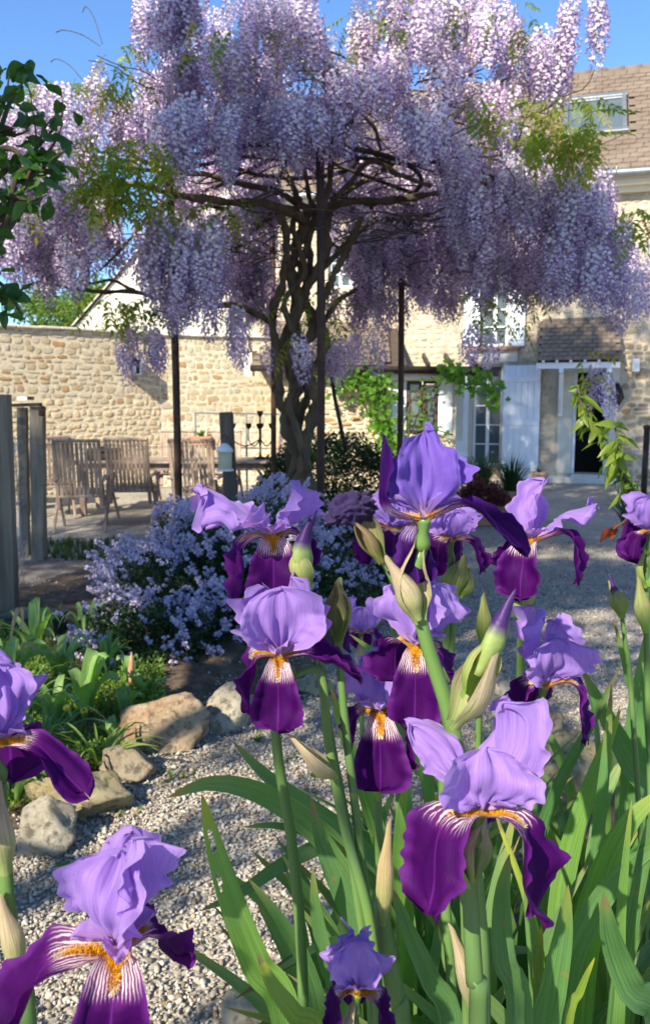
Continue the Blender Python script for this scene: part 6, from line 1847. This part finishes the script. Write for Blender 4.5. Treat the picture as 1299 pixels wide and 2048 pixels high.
# the big one, lower right of the middle
iris('large sunlit iris in the lower right, lavender standards over two wide spread purple falls', (957, 1632), .62,
     [dict(az=-52, L=.108, W=.078, e0=22, e1=-80, bend=(.12, .5), twist=.25), dict(az=56, L=.110, W=.070, e0=16, e1=-84, bend=(.12, .5), twist=-.2), dict(az=178, L=.085, W=.05, e1=-80)],
     [dict(az=4, L=.066, W=.084, e0=58, e1=112, cup=-.35, bend=(.3, .95), ruf=.11), dict(az=112, L=.098, W=.060, e0=58, e1=100, ruf=.15, twist=.5), dict(az=-125, L=.094, W=.042, e0=60, e1=20, twist=-1.0, ruf=.14)],
     [(942, 1690), (938, 1750), (942, 1850), (948, 1960), (955, 2060)], seed=1, size=1.0,
     spathes=[([(940, 1770), (930, 1720), (925, 1680), (915, 1630)], .0125, TAN), ([(945, 1760), (952, 1720), (960, 1680), (968, 1650)], .011, TAN)], stemr=.0065)
iris('half cropped sunlit iris at the bottom left with one dark fall reaching the left edge', (232, 1905), .50,
     [dict(az=12, L=.100, W=.062, e0=12, e1=-78, bend=(.1, .45)), dict(az=-66, L=.112, W=.070, e0=12, e1=-72, bend=(.15, .6)), dict(az=135, L=.075, W=.050, e0=28, e1=-60, ruf=.15)],
     [dict(az=-30, L=.078, W=.064, e0=70, e1=112, ruf=.12, cup=-.4, twist=.2), dict(az=75, L=.084, W=.052, e0=78, e1=96, ruf=.16, twist=-.2), dict(az=180, L=.080, W=.05, e0=70, e1=85)],
     [(215, 1950), (205, 1990), (205, 2060), (210, 2120)], seed=2, tilt=(.12, .05), size=.98,
     spathes=[([(208, 2060), (205, 2010), (212, 1960), (235, 1915)], .012, TAN)], stemr=.006)
iris('iris cut by the left edge, one rolled lilac fall pointing right', (-16, 1500), .60,
     [dict(az=80, L=.100, W=.034, e0=22, e1=-46, bend=(.1, .6), twist=.6), dict(az=-40, L=.09), dict(az=180, L=.085)],
     [dict(az=40, L=.076, W=.058, e0=66, e1=104, ruf=.15), dict(az=-75, L=.08), dict(az=165, L=.080, W=.06, e0=76, e1=100, ruf=.15)],
     [(2, 1560), (5, 1640), (12, 1740), (22, 1850), (45, 1960), (60, 2080)], seed=3, size=.95,
     spathes=[([(12, 1745), (6, 1680), (4, 1620), (2, 1560)], .014, TAN), ([(40, 1960), (30, 1900), (20, 1850), (5, 1800)], .008, TAN)])
iris('upper left iris with flaring pale standards and a velvet dark fall facing front', (545, 1078), .92,
     [dict(az=6, L=.072, W=.060, e0=0, e1=-86, bend=(.05, .35), ruf=.08), dict(az=-72, L=.100, W=.040, e0=10, e1=-84, bend=(.1, .45), ruf=.15), dict(az=110, L=.068, W=.045, e0=20, e1=-80)],
     [dict(az=-92, L=.094, W=.070, e0=48, e1=22, cup=-.3, ruf=.13, bend=(.1, .7)), dict(az=-48, L=.088, W=.078, e0=30, e1=2, cup=.3, ruf=.12, bend=(.1, .7)), dict(az=70, L=.064, W=.062, e0=60, e1=70, ruf=.13)],
     [(548, 1105, .02), (556, 1180, .03), (556, 1290, .045), (552, 1480, .05), (585, 1700, .05), (605, 1960, .05)], seed=4, size=1.12, stemr=.0055,
     spathes=[([(556, 1200, .02), (552, 1160, .02), (548, 1120, .02)], .009, GRN)])
iris('iris directly under the upper left one, round lavender dome and three dark falls', (560, 1318), .86,
     [dict(az=-4, L=.076, W=.052, e0=-4, e1=-86, bend=(.05, .3), ruf=.10), dict(az=-80, L=.084, W=.046, e0=24, e1=-86, bend=(.12, .45), ruf=.14), dict(az=84, L=.086, W=.044, e0=18, e1=-35, bend=(.12, .7), ruf=.12)],
     [dict(az=10, L=.072, W=.088, e0=68, e1=100, cup=-.55, ruf=.08), dict(az=130, L=.078, W=.075, e0=62, e1=102), dict(az=-120, L=.070, W=.07, e0=58, e1=95, ruf=.15)],
     [(585, 1350, .03), (640, 1345, .04), (656, 1480, .04), (690, 1660, .04), (740, 1850, .02), (755, 2060, .02)], seed=5, size=1.14,
     spathes=[([(668, 1552, .02), (650, 1535, .0), (625, 1510, -.01), (590, 1475, -.01)], .012, TAN)])
iris('highest iris, seen from below against the house, with one fall swept out to the right', (848, 1045), .66,
     [dict(az=76, L=.098, W=.036, e0=22, e1=-50, bend=(.2, .6), twist=.7), dict(az=-86, L=.098, W=.042, e0=12, e1=96, bend=(.15, .55), ruf=.05, cup=.2), dict(az=-160, L=.058, W=.044, e0=-10, e1=-85, bend=(0, .4))],
     [dict(az=4, L=.074, W=.052, e0=64, e1=100, cup=-.4, ruf=.13, wpk=.42), dict(az=100, L=.066, W=.050, e0=58, e1=84, ruf=.13), dict(az=-115, L=.058, W=.042, e0=62, e1=92)],
     [(842, 1100), (828, 1165), (843, 1250), (866, 1330), (895, 1420), (925, 1560), (950, 1760, .04), (965, 2060, .05)], seed=6, size=1.0, tilt=(-.02, -.35), colk=(.50, .45, .80),  # shade put into the petal colour: darker and bluer than the others
     spathes=[([(840, 1245), (828, 1200), (826, 1150), (838, 1095)], .0135, TAN), ([(836, 1240), (815, 1185), (780, 1130)], .009, TAN), ([(905, 1450, -.01), (930, 1400, -.02), (955, 1340, -.03), (985, 1290, -.03)], .016, TAN), ([(930, 1395, -.02), (965, 1330, -.03), (1000, 1270, -.03)], .012, GRN)],
     buds=[([(955, 1350, -.03), (985, 1285, -.03), (1008, 1225, -.03), (1031, 1176, -.03)], .0105, PURP)], stemr=.0058)
# the withered bloom on the side shoot of the highest iris
b_root = iris('withered crumpled iris bloom on a side shoot left of the highest flower', (718, 1015), .68, [], [], [(752, 1090), (800, 1180), (838, 1240), (866, 1330), (890, 1420), (920, 1600, .03), (935, 2060, .05)], seed=7, name='withered_iris',
     spathes=[([(765, 1125), (745, 1085), (728, 1045), (715, 1010)], .010, (.55, .6, .45)), ([(765, 1125), (735, 1080), (708, 1050)], .006, (.5, .45, .4))], stemr=.0045)
cw = at(700, 1015, .69); b = MB(); ni, nj = 60, 40; G = []
for i in range(nj + 1):
    th = math.pi * i / nj; row = []
    for j in range(ni + 1):
        a = 2 * math.pi * j / ni; d = Vector((math.sin(th) * math.cos(a), math.sin(th) * math.sin(a), math.cos(th)))
        k = 1 + .35 * noise.noise(d * 3.2) + .34 * abs(noise.noise(d * 7)) - .30 * abs(noise.noise(d * 13)); row.append(cw + Vector((d.x * .020, d.y * .016, d.z * .013)) * k + Vector((0, 0, -.012 * max(0, -d.x) ** 2)))
    G.append(row)
b.sheet(G, uv=[(.6 + .3 * math.sin(j * .3), math.sin(j * .4), 0) for i in range(nj + 1) for j in range(ni + 1)], col=(.10, .08, .17)); b.obj('crumpled_petals', MSTD, b_root, smooth=True)

iris('right hand iris with curled lavender flag and magenta fall in front of the gravel', (1062, 1085), .98,
     [dict(az=-38, L=.086, W=.062, e0=4, e1=-84, bend=(.05, .4), ruf=.12), dict(az=66, L=.110, W=.044, e0=22, e1=-86, bend=(.25, .6), ruf=.10), dict(az=-150, L=.07, W=.045, e0=0, e1=-70)],
     [dict(az=72, L=.088, W=.062, e0=44, e1=14, bend=(.3, .9), cup=-.3, ruf=.10), dict(az=-65, L=.084, W=.044, e0=72, e1=140, ruf=.18, twist=.5), dict(az=170, L=.06, W=.045, e0=70, e1=100)],
     [(1055, 1130), (1045, 1190), (1040, 1300, .1), (1040, 1450, .2), (1050, 1650, .25), (1060, 2000, .25)], seed=8, size=1.0,
     spathes=[([(1040, 1235), (1040, 1205), (1048, 1165), (1058, 1130)], .0135, GRN)])
iris('middle iris behind the bright green stalk, magenta fall hanging in front', (832, 1300), .80,
     [dict(az=-8, L=.092, W=.056, e0=6, e1=-84, bend=(.05, .35), ruf=.08), dict(az=78, L=.062, W=.036, e0=24, e1=-70, bend=(.1, .5)), dict(az=-140, L=.07)],
     [dict(az=62, L=.072, W=.080, e0=62, e1=92, ruf=.08), dict(az=-48, L=.078, W=.060, e0=66, e1=110, ruf=.14, twist=.4), dict(az=180, L=.062, W=.07, e0=62, e1=92)],
     [(862, 1345, .03), (880, 1420, .05), (885, 1560, .07), (890, 1800, .08), (905, 2060, .08)], seed=9, size=1.0)
iris('lower middle iris tucked behind the hanging magenta fall, nearly black falls', (758, 1428), .98,
     [dict(az=0, L=.092, W=.068, e0=-4, e1=-86, bend=(.05, .3), ruf=.10), dict(az=-80, L=.066, W=.042, e0=15, e1=-86), dict(az=80, L=.092, W=.05, e0=22, e1=-84, bend=(.1, .4))],
     [dict(az=-40, L=.066, W=.062, e0=58, e1=90, ruf=.14), dict(az=50, L=.082, W=.075, e0=64, e1=100), dict(az=170, L=.07)],
     [(755, 1480), (755, 1560), (757, 1680), (765, 1860, .05), (780, 2060, .08)], seed=10, size=1.14,
     spathes=[([(756, 1600, -.002), (755, 1560), (757, 1520)], .008, GRN)])
iris('right iris above the big one, lavender cup with veined falls arching both ways', (1086, 1378), .90,
     [dict(az=-66, L=.070, W=.044, e0=28, e1=-80, bend=(.15, .55)), dict(az=64, L=.108, W=.044, e0=28, e1=-84, bend=(.15, .5)), dict(az=180, L=.07, W=.045)],
     [dict(az=14, L=.072, W=.088, e0=56, e1=92, cup=-.45, ruf=.11), dict(az=-95, L=.094, W=.055, e0=72, e1=98, ruf=.16, twist=.4), dict(az=125, L=.080, W=.06, e0=68, e1=95, ruf=.14)],
     [(1076, 1420), (1070, 1480), (1065, 1600, .04), (1060, 1800, .08), (1070, 2060, .1)], seed=11, size=1.0,
     spathes=[([(1068, 1495), (1070, 1450), (1078, 1410)], .0115, TAN), ([(1068, 1500), (1062, 1460), (1060, 1420)], .009, TAN)], stemr=.006)
iris('small looking upright iris at the bottom edge between the stalks', (714, 1990), .76,
     [dict(az=-64, L=.080, W=.044, e0=32, e1=-86, bend=(.15, .5)), dict(az=64, L=.080, W=.044, e0=26, e1=-84, bend=(.15, .5)), dict(az=180)],
     [dict(az=-6, L=.078, W=.064, e0=74, e1=96, cup=-.5), dict(az=112, L=.080, W=.058, e0=74, e1=98, ruf=.13), dict(az=-125, L=.078, W=.06, e0=72, e1=95, ruf=.15)],
     [(708, 2030), (705, 2070), (705, 2140)], seed=12, size=.84, spathes=[([(706, 2090), (705, 2050), (712, 2010)], .010, TAN)])
iris('iris cut by the right edge above the two slender buds', (1300, 1070), 1.1,
     [dict(az=-66, L=.062, W=.042, e0=18, e1=-80), dict(az=60), dict(az=180)], [dict(az=-20, L=.062, W=.05), dict(az=100), dict(az=-130, L=.06)],
     [(1292, 1110), (1292, 1180), (1292, 1290), (1300, 1600), (1310, 2000)], seed=13, size=.9,
     spathes=[([(1292, 1175), (1290, 1140), (1294, 1100)], .011, GRN), ([(1290, 1265), (1284, 1215), (1278, 1165)], .010, GRN)], stemr=.004)
iris('little distant iris seen between the dark falls, round lilac standard', (722, 1268), 1.75,
     [dict(az=-70, L=.075), dict(az=70, L=.075), dict(az=180)], [dict(az=-5, L=.066, W=.070, e0=70, e1=100), dict(az=110), dict(az=-120)],
     [(722, 1300), (720, 1360), (725, 1500), (730, 1700)], seed=14, size=.95, spathes=[([(721, 1340), (720, 1310), (722, 1280)], .011, TAN)])
iris('shaded iris half hidden behind the highest one, falls below it', (900, 1085), 1.15,
     [dict(az=-40, L=.080, W=.05), dict(az=70, L=.085, W=.05, e0=20, e1=-78), dict(az=180)], [dict(az=20, L=.05, W=.05), dict(az=120, L=.055), dict(az=-120, L=.05)],
     [(900, 1130), (896, 1180), (893, 1260), (890, 1500), (890, 1900)], seed=15, size=.95)
iris('dark iris glimpsed behind the withered bloom', (790, 1065), 1.1,
     [dict(az=-10, L=.060, W=.05), dict(az=80, L=.07), dict(az=-120)], [dict(az=-60, L=.07, W=.05, e0=50, e1=80), dict(az=40, L=.04, W=.05), dict(az=160, L=.05)],
     [(786, 1100), (785, 1180), (790, 1350), (800, 1700)], seed=16, size=.9)
# stalks with buds only
def budstalk(label, D, stem, buds, spathes, seed, r=.005): iris(label, stem[0][:2], D, [], [], stem, seed=seed, name='iris_bud_stalk', buds=buds, spathes=spathes, stemr=r, group='iris stalks in bud')
budstalk('bud with twisted dark purple tip between the upper left iris and the withered bloom', .90, [(612, 1160), (618, 1230), (640, 1320), (655, 1450), (700, 1700), (745, 2060)], [([(612, 1165), (604, 1110), (612, 1065), (634, 1020)], .013, PURP)], [([(616, 1180), (604, 1130), (603, 1085)], .013, GRN)], 21, .0045)
budstalk('plump grey green bud right of the round lavender dome', .90, [(676, 1270), (678, 1300), (690, 1450), (720, 1700), (760, 2060)], [], [([(678, 1285), (671, 1240), (672, 1205), (676, 1172)], .0125, (.62, .72, .52)), ([(678, 1285), (680, 1240), (678, 1200), (674, 1180)], .0115, (.62, .72, .52))], 22, .0045)
budstalk('yellow green wrinkled bud with thin purple tip behind the highest stalk', 1.15, [(912, 1195), (905, 1250), (898, 1400), (900, 1700)], [([(912, 1190), (918, 1140), (922, 1095)], .010, PURP)], [([(908, 1200), (908, 1165), (916, 1140), (922, 1120)], .016, GRN), ([(920, 1195), (932, 1170), (934, 1145)], .010, GRN)], 23)
budstalk('small bright green bud left of the highest stalk', 1.15, [(795, 1135), (800, 1200), (805, 1500), (810, 1900)], [], [([(795, 1140), (784, 1110), (786, 1070)], .014, GRN)], 24, .004)
budstalk('slender lone bud with violet tip over the gravel near the right edge', 1.15, [(1242, 1230), (1250, 1290), (1258, 1350), (1275, 1600), (1290, 1900)], [([(1240, 1225), (1228, 1180), (1216, 1147)], .009, PURP)], [([(1243, 1235), (1236, 1200), (1224, 1170)], .012, GRN)], 25, .0035)
budstalk('narrow green bud beside the right stalk of the magenta iris', 1.1, [(962, 1290), (960, 1330), (955, 1500), (950, 1900)], [], [([(964, 1290), (962, 1240), (962, 1195)], .012, (.6, .8, .4))], 26, .004)
budstalk('withered tan sheath on a short stalk at the bottom, right of centre', .72, [(942, 2000), (948, 2060), (950, 2140)], [], [([(950, 2050), (938, 1980), (925, 1920), (905, 1860)], .0085, TAN), ([(955, 2040), (958, 1990), (945, 1930)], .008, (.7, .6, .45))], 27, .006)
budstalk('thick green stalk with a long tan bract, lower centre', .80, [(762, 1800), (768, 1870), (790, 1990), (800, 2080)], [], [([(765, 1850), (768, 1790), (770, 1720), (776, 1650)], .0085, (.95, .9, .75))], 28, .0095)

# sword leaves the photo shows one by one: pixels from the tip down, depth, width in pixels
HERO = [  # some leaf tints paint in light: brighter if sunlit, darker if shaded
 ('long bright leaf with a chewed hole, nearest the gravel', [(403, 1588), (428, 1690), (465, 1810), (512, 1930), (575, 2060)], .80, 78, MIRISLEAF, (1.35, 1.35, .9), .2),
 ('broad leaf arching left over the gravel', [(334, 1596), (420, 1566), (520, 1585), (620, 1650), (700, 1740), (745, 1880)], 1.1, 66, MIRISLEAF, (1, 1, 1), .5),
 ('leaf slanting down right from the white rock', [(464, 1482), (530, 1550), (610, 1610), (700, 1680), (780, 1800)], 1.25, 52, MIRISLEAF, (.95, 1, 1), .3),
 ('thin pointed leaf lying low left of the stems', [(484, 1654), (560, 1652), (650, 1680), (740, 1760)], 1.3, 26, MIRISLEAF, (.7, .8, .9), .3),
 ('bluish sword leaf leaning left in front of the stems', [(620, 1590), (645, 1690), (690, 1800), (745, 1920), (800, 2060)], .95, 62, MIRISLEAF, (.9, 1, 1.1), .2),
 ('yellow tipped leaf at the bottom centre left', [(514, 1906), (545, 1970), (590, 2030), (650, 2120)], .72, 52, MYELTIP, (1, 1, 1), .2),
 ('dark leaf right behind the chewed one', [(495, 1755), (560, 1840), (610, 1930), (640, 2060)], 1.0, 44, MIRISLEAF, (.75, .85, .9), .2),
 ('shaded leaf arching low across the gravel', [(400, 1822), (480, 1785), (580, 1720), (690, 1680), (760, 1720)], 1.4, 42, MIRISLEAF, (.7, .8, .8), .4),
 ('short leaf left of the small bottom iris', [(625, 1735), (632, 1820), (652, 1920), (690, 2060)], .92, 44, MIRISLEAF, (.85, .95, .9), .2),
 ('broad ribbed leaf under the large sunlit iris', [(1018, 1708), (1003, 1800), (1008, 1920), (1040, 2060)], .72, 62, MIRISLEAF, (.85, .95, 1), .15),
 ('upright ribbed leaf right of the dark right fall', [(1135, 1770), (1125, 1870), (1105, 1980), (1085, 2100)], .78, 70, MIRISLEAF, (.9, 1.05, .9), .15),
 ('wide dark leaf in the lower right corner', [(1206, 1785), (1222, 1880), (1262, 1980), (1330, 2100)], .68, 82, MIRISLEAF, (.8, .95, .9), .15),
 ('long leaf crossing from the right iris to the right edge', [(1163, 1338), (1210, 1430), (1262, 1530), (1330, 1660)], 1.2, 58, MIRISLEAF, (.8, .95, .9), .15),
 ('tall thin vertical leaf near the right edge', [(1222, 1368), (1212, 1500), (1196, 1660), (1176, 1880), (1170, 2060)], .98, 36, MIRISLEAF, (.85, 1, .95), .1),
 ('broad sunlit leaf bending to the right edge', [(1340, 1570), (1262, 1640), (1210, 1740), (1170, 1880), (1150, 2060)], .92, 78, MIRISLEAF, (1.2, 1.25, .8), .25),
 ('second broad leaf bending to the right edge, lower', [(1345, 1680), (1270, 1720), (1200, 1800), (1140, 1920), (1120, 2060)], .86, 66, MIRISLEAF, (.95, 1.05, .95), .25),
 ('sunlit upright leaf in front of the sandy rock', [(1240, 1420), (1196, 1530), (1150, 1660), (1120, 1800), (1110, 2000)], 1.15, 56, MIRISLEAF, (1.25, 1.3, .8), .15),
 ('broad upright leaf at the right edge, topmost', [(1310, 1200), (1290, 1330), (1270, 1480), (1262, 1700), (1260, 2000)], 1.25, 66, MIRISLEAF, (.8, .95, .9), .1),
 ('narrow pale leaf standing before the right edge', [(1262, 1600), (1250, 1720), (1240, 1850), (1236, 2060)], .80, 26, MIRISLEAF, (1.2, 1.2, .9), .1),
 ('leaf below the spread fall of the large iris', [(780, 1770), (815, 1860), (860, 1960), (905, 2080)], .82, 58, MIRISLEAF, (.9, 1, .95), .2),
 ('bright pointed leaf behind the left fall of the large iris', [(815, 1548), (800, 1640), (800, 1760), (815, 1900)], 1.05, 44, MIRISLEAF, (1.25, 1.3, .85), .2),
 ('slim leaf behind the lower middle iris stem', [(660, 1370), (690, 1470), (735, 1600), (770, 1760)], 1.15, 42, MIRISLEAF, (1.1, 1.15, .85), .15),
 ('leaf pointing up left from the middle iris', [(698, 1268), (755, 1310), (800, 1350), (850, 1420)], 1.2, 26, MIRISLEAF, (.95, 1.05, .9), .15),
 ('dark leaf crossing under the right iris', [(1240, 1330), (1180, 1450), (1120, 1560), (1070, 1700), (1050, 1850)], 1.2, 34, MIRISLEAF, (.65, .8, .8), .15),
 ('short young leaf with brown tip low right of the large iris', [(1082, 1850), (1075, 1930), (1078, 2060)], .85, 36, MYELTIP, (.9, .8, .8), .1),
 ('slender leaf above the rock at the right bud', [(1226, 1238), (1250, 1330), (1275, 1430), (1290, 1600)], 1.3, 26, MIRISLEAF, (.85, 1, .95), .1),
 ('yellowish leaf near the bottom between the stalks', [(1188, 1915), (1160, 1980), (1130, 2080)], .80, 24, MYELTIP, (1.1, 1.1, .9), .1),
]
def with_hole(b, P): return b
fan = None
for k, (lab, pts, D, wpx, mt, cc, bow) in enumerate(HERO):
    P = [at(x, y, D + .015 * i) for i, (x, y) in enumerate(pts)][::-1]
    foot = P[0] + (P[0] - P[1]).normalized() * .08; foot = Vector((foot.x, P[0].y + .06, .02)); mid = P[0].lerp(foot, .5)
    full = [foot, mid] + P
    t = thing('iris_leaf', lab, 'leaf', (foot.x, foot.y, 0), 'sword leaves of the irises')
    w = wpx * D / F
    if k == 0:
        # chewed hole: leave out faces of a finer sheet
        b = strap(full, w, .22, .25, 60, 10, 1.25, .8, col=cc)
        def gone(i, j):
            t_ = i / 59; v = j / 5 - 1
            return ((t_ - .835) / .035) ** 2 + ((v - .1) / .40) ** 2 < 1 or ((t_ - .73) / .028) ** 2 + ((v - .45) / .16) ** 2 < 1
        b.f = [f for q, f in enumerate(b.f) if not gone(q // 10, q % 10 + .5)]; b.m = [0] * len(b.f)
    else:
        b = strap(full, w, .22, random.Random(k).uniform(-.4, .4), 26, 4, 1.3, .8, col=cc)
    b.obj('blade', mt, t, smooth=True)
# the rest of the bed: fans of leaves, each fan a plant
rs = random.Random(2024)
FANS = [((690, 1700), 1.45, 'fan of leaves rising behind the lower middle stems'), ((800, 1650), 1.30, 'fan of bright leaves behind the left fall of the large iris'), ((870, 1700), 1.15, 'fan of leaves right behind the large iris sheath'),
        ((930, 1600), 1.45, 'fan standing under the big spathe with purple bud'), ((1000, 1750), 1.05, 'dense fan between the two falls of the large iris'), ((1060, 1700), 1.30, 'fan of leaves below the veined right iris'),
        ((1130, 1750), 1.25, 'fan right of the dark hanging fall'), ((1200, 1700), 1.40, 'fan of leaves in front of the sandy rock'), ((1270, 1600), 1.55, 'tall fan at the right edge under the slender bud'),
        ((1290, 1800), 1.10, 'sunlit fan at the right edge, lower half'), ((1150, 1950), .92, 'low dark fan near the bottom right corner'), ((1050, 1950), .95, 'low fan at the bottom under the large iris'),
        ((880, 1950), 1.0, 'low fan at the bottom left of the tan sheath'), ((760, 1900), 1.15, 'fan behind the thick stalk with tan bract'), ((830, 1500), 1.7, 'distant fan between the middle iris falls'),
        ((980, 1500), 1.75, 'distant fan seen past the big spathe'), ((1240, 1450), 1.8, 'distant fan near the right edge over the gravel'), ((1250, 1900), .85, 'near fan in the lower right corner'), ((650, 1850), 1.30, 'fan left of the thick stalk, over gravel'), ((960, 1850), 1.25, 'shaded fan deep behind the large iris stem')]
for k, ((px, py), D, lab) in enumerate(FANS):
    top = at(px, py, D); c = Vector((top.x, D + .05, .03))
    t = thing('iris_leaf_fan', lab, 'leaf fan', c, 'leaf fans of the iris bed')
    a = rs.uniform(-.6, .6); dx = Vector((math.cos(a), math.sin(a), 0)); H = max(.45, top.z + .06)
    for q in range(9):
        f = (q - 4) / 4 + rs.gauss(0, .12); h = H * (1.04 - .28 * abs(f)) * rs.uniform(.82, 1.12)
        bend = rs.uniform(0, .10) * (1 if f > 0 else -1)
        side = dx * (f * H * .24) + Vector((rs.gauss(0, .03), rs.gauss(0, .05), 0))
        P = [c + dx * f * .03, c + side * .35 + Vector((0, 0, h * .4)), c + side * .75 + Vector((0, 0, h * .78)), c + side * 1.25 + dx * bend + Vector((0, 0, h))]
        if rs.random() < .18: P[3] = P[2] + dx * (.16 if f > 0 else -.16) + Vector((0, 0, -.02))
        g_ = rs.uniform(.7, 1.25); strap(P, rs.uniform(.022, .036), .22, rs.gauss(0, .6), 16, 4, 1.3, .8, col=(g_ * rs.uniform(.9, 1.15), g_, g_ * rs.uniform(.8, 1.0))).obj('leaf', MYELTIP if rs.random() < .06 else MIRISLEAF, t, smooth=True)

# withered leaves sagging at the feet of the fans
rs = random.Random(55)
for k, (px, py, D) in enumerate(((700, 1985, 1.1), (860, 1990, 1.0), (1010, 2010, .95), (1150, 1985, 1.05), (1230, 1960, 1.15), (640, 1960, 1.2))):
    a = at(px, py, D); a.z = max(.05, a.z * .25); e = a + Vector((rs.uniform(-.16, .16), rs.uniform(-.1, .05), rs.uniform(.10, .22)))
    b = strap([Vector((a.x, a.y, .02)), a, a.lerp(e, .6) + Vector((0, 0, .05)), e], .02, .5, rs.uniform(-1, 1), 14, 3, 1.2, .7)
    tag(b.obj('dead_leaf', MDRY, smooth=True), ('withered brown leaf low behind the thick bract stalk', 'withered brown leaf left of the tan sheath at the bottom', 'withered brown leaf under the broad ribbed leaf', 'withered brown leaf beside the lower right ribbed leaf', 'withered brown leaf nearest the lower right corner', 'withered brown leaf above the small bottom iris')[k], 'dead leaf', 'withered leaves in the iris bed')
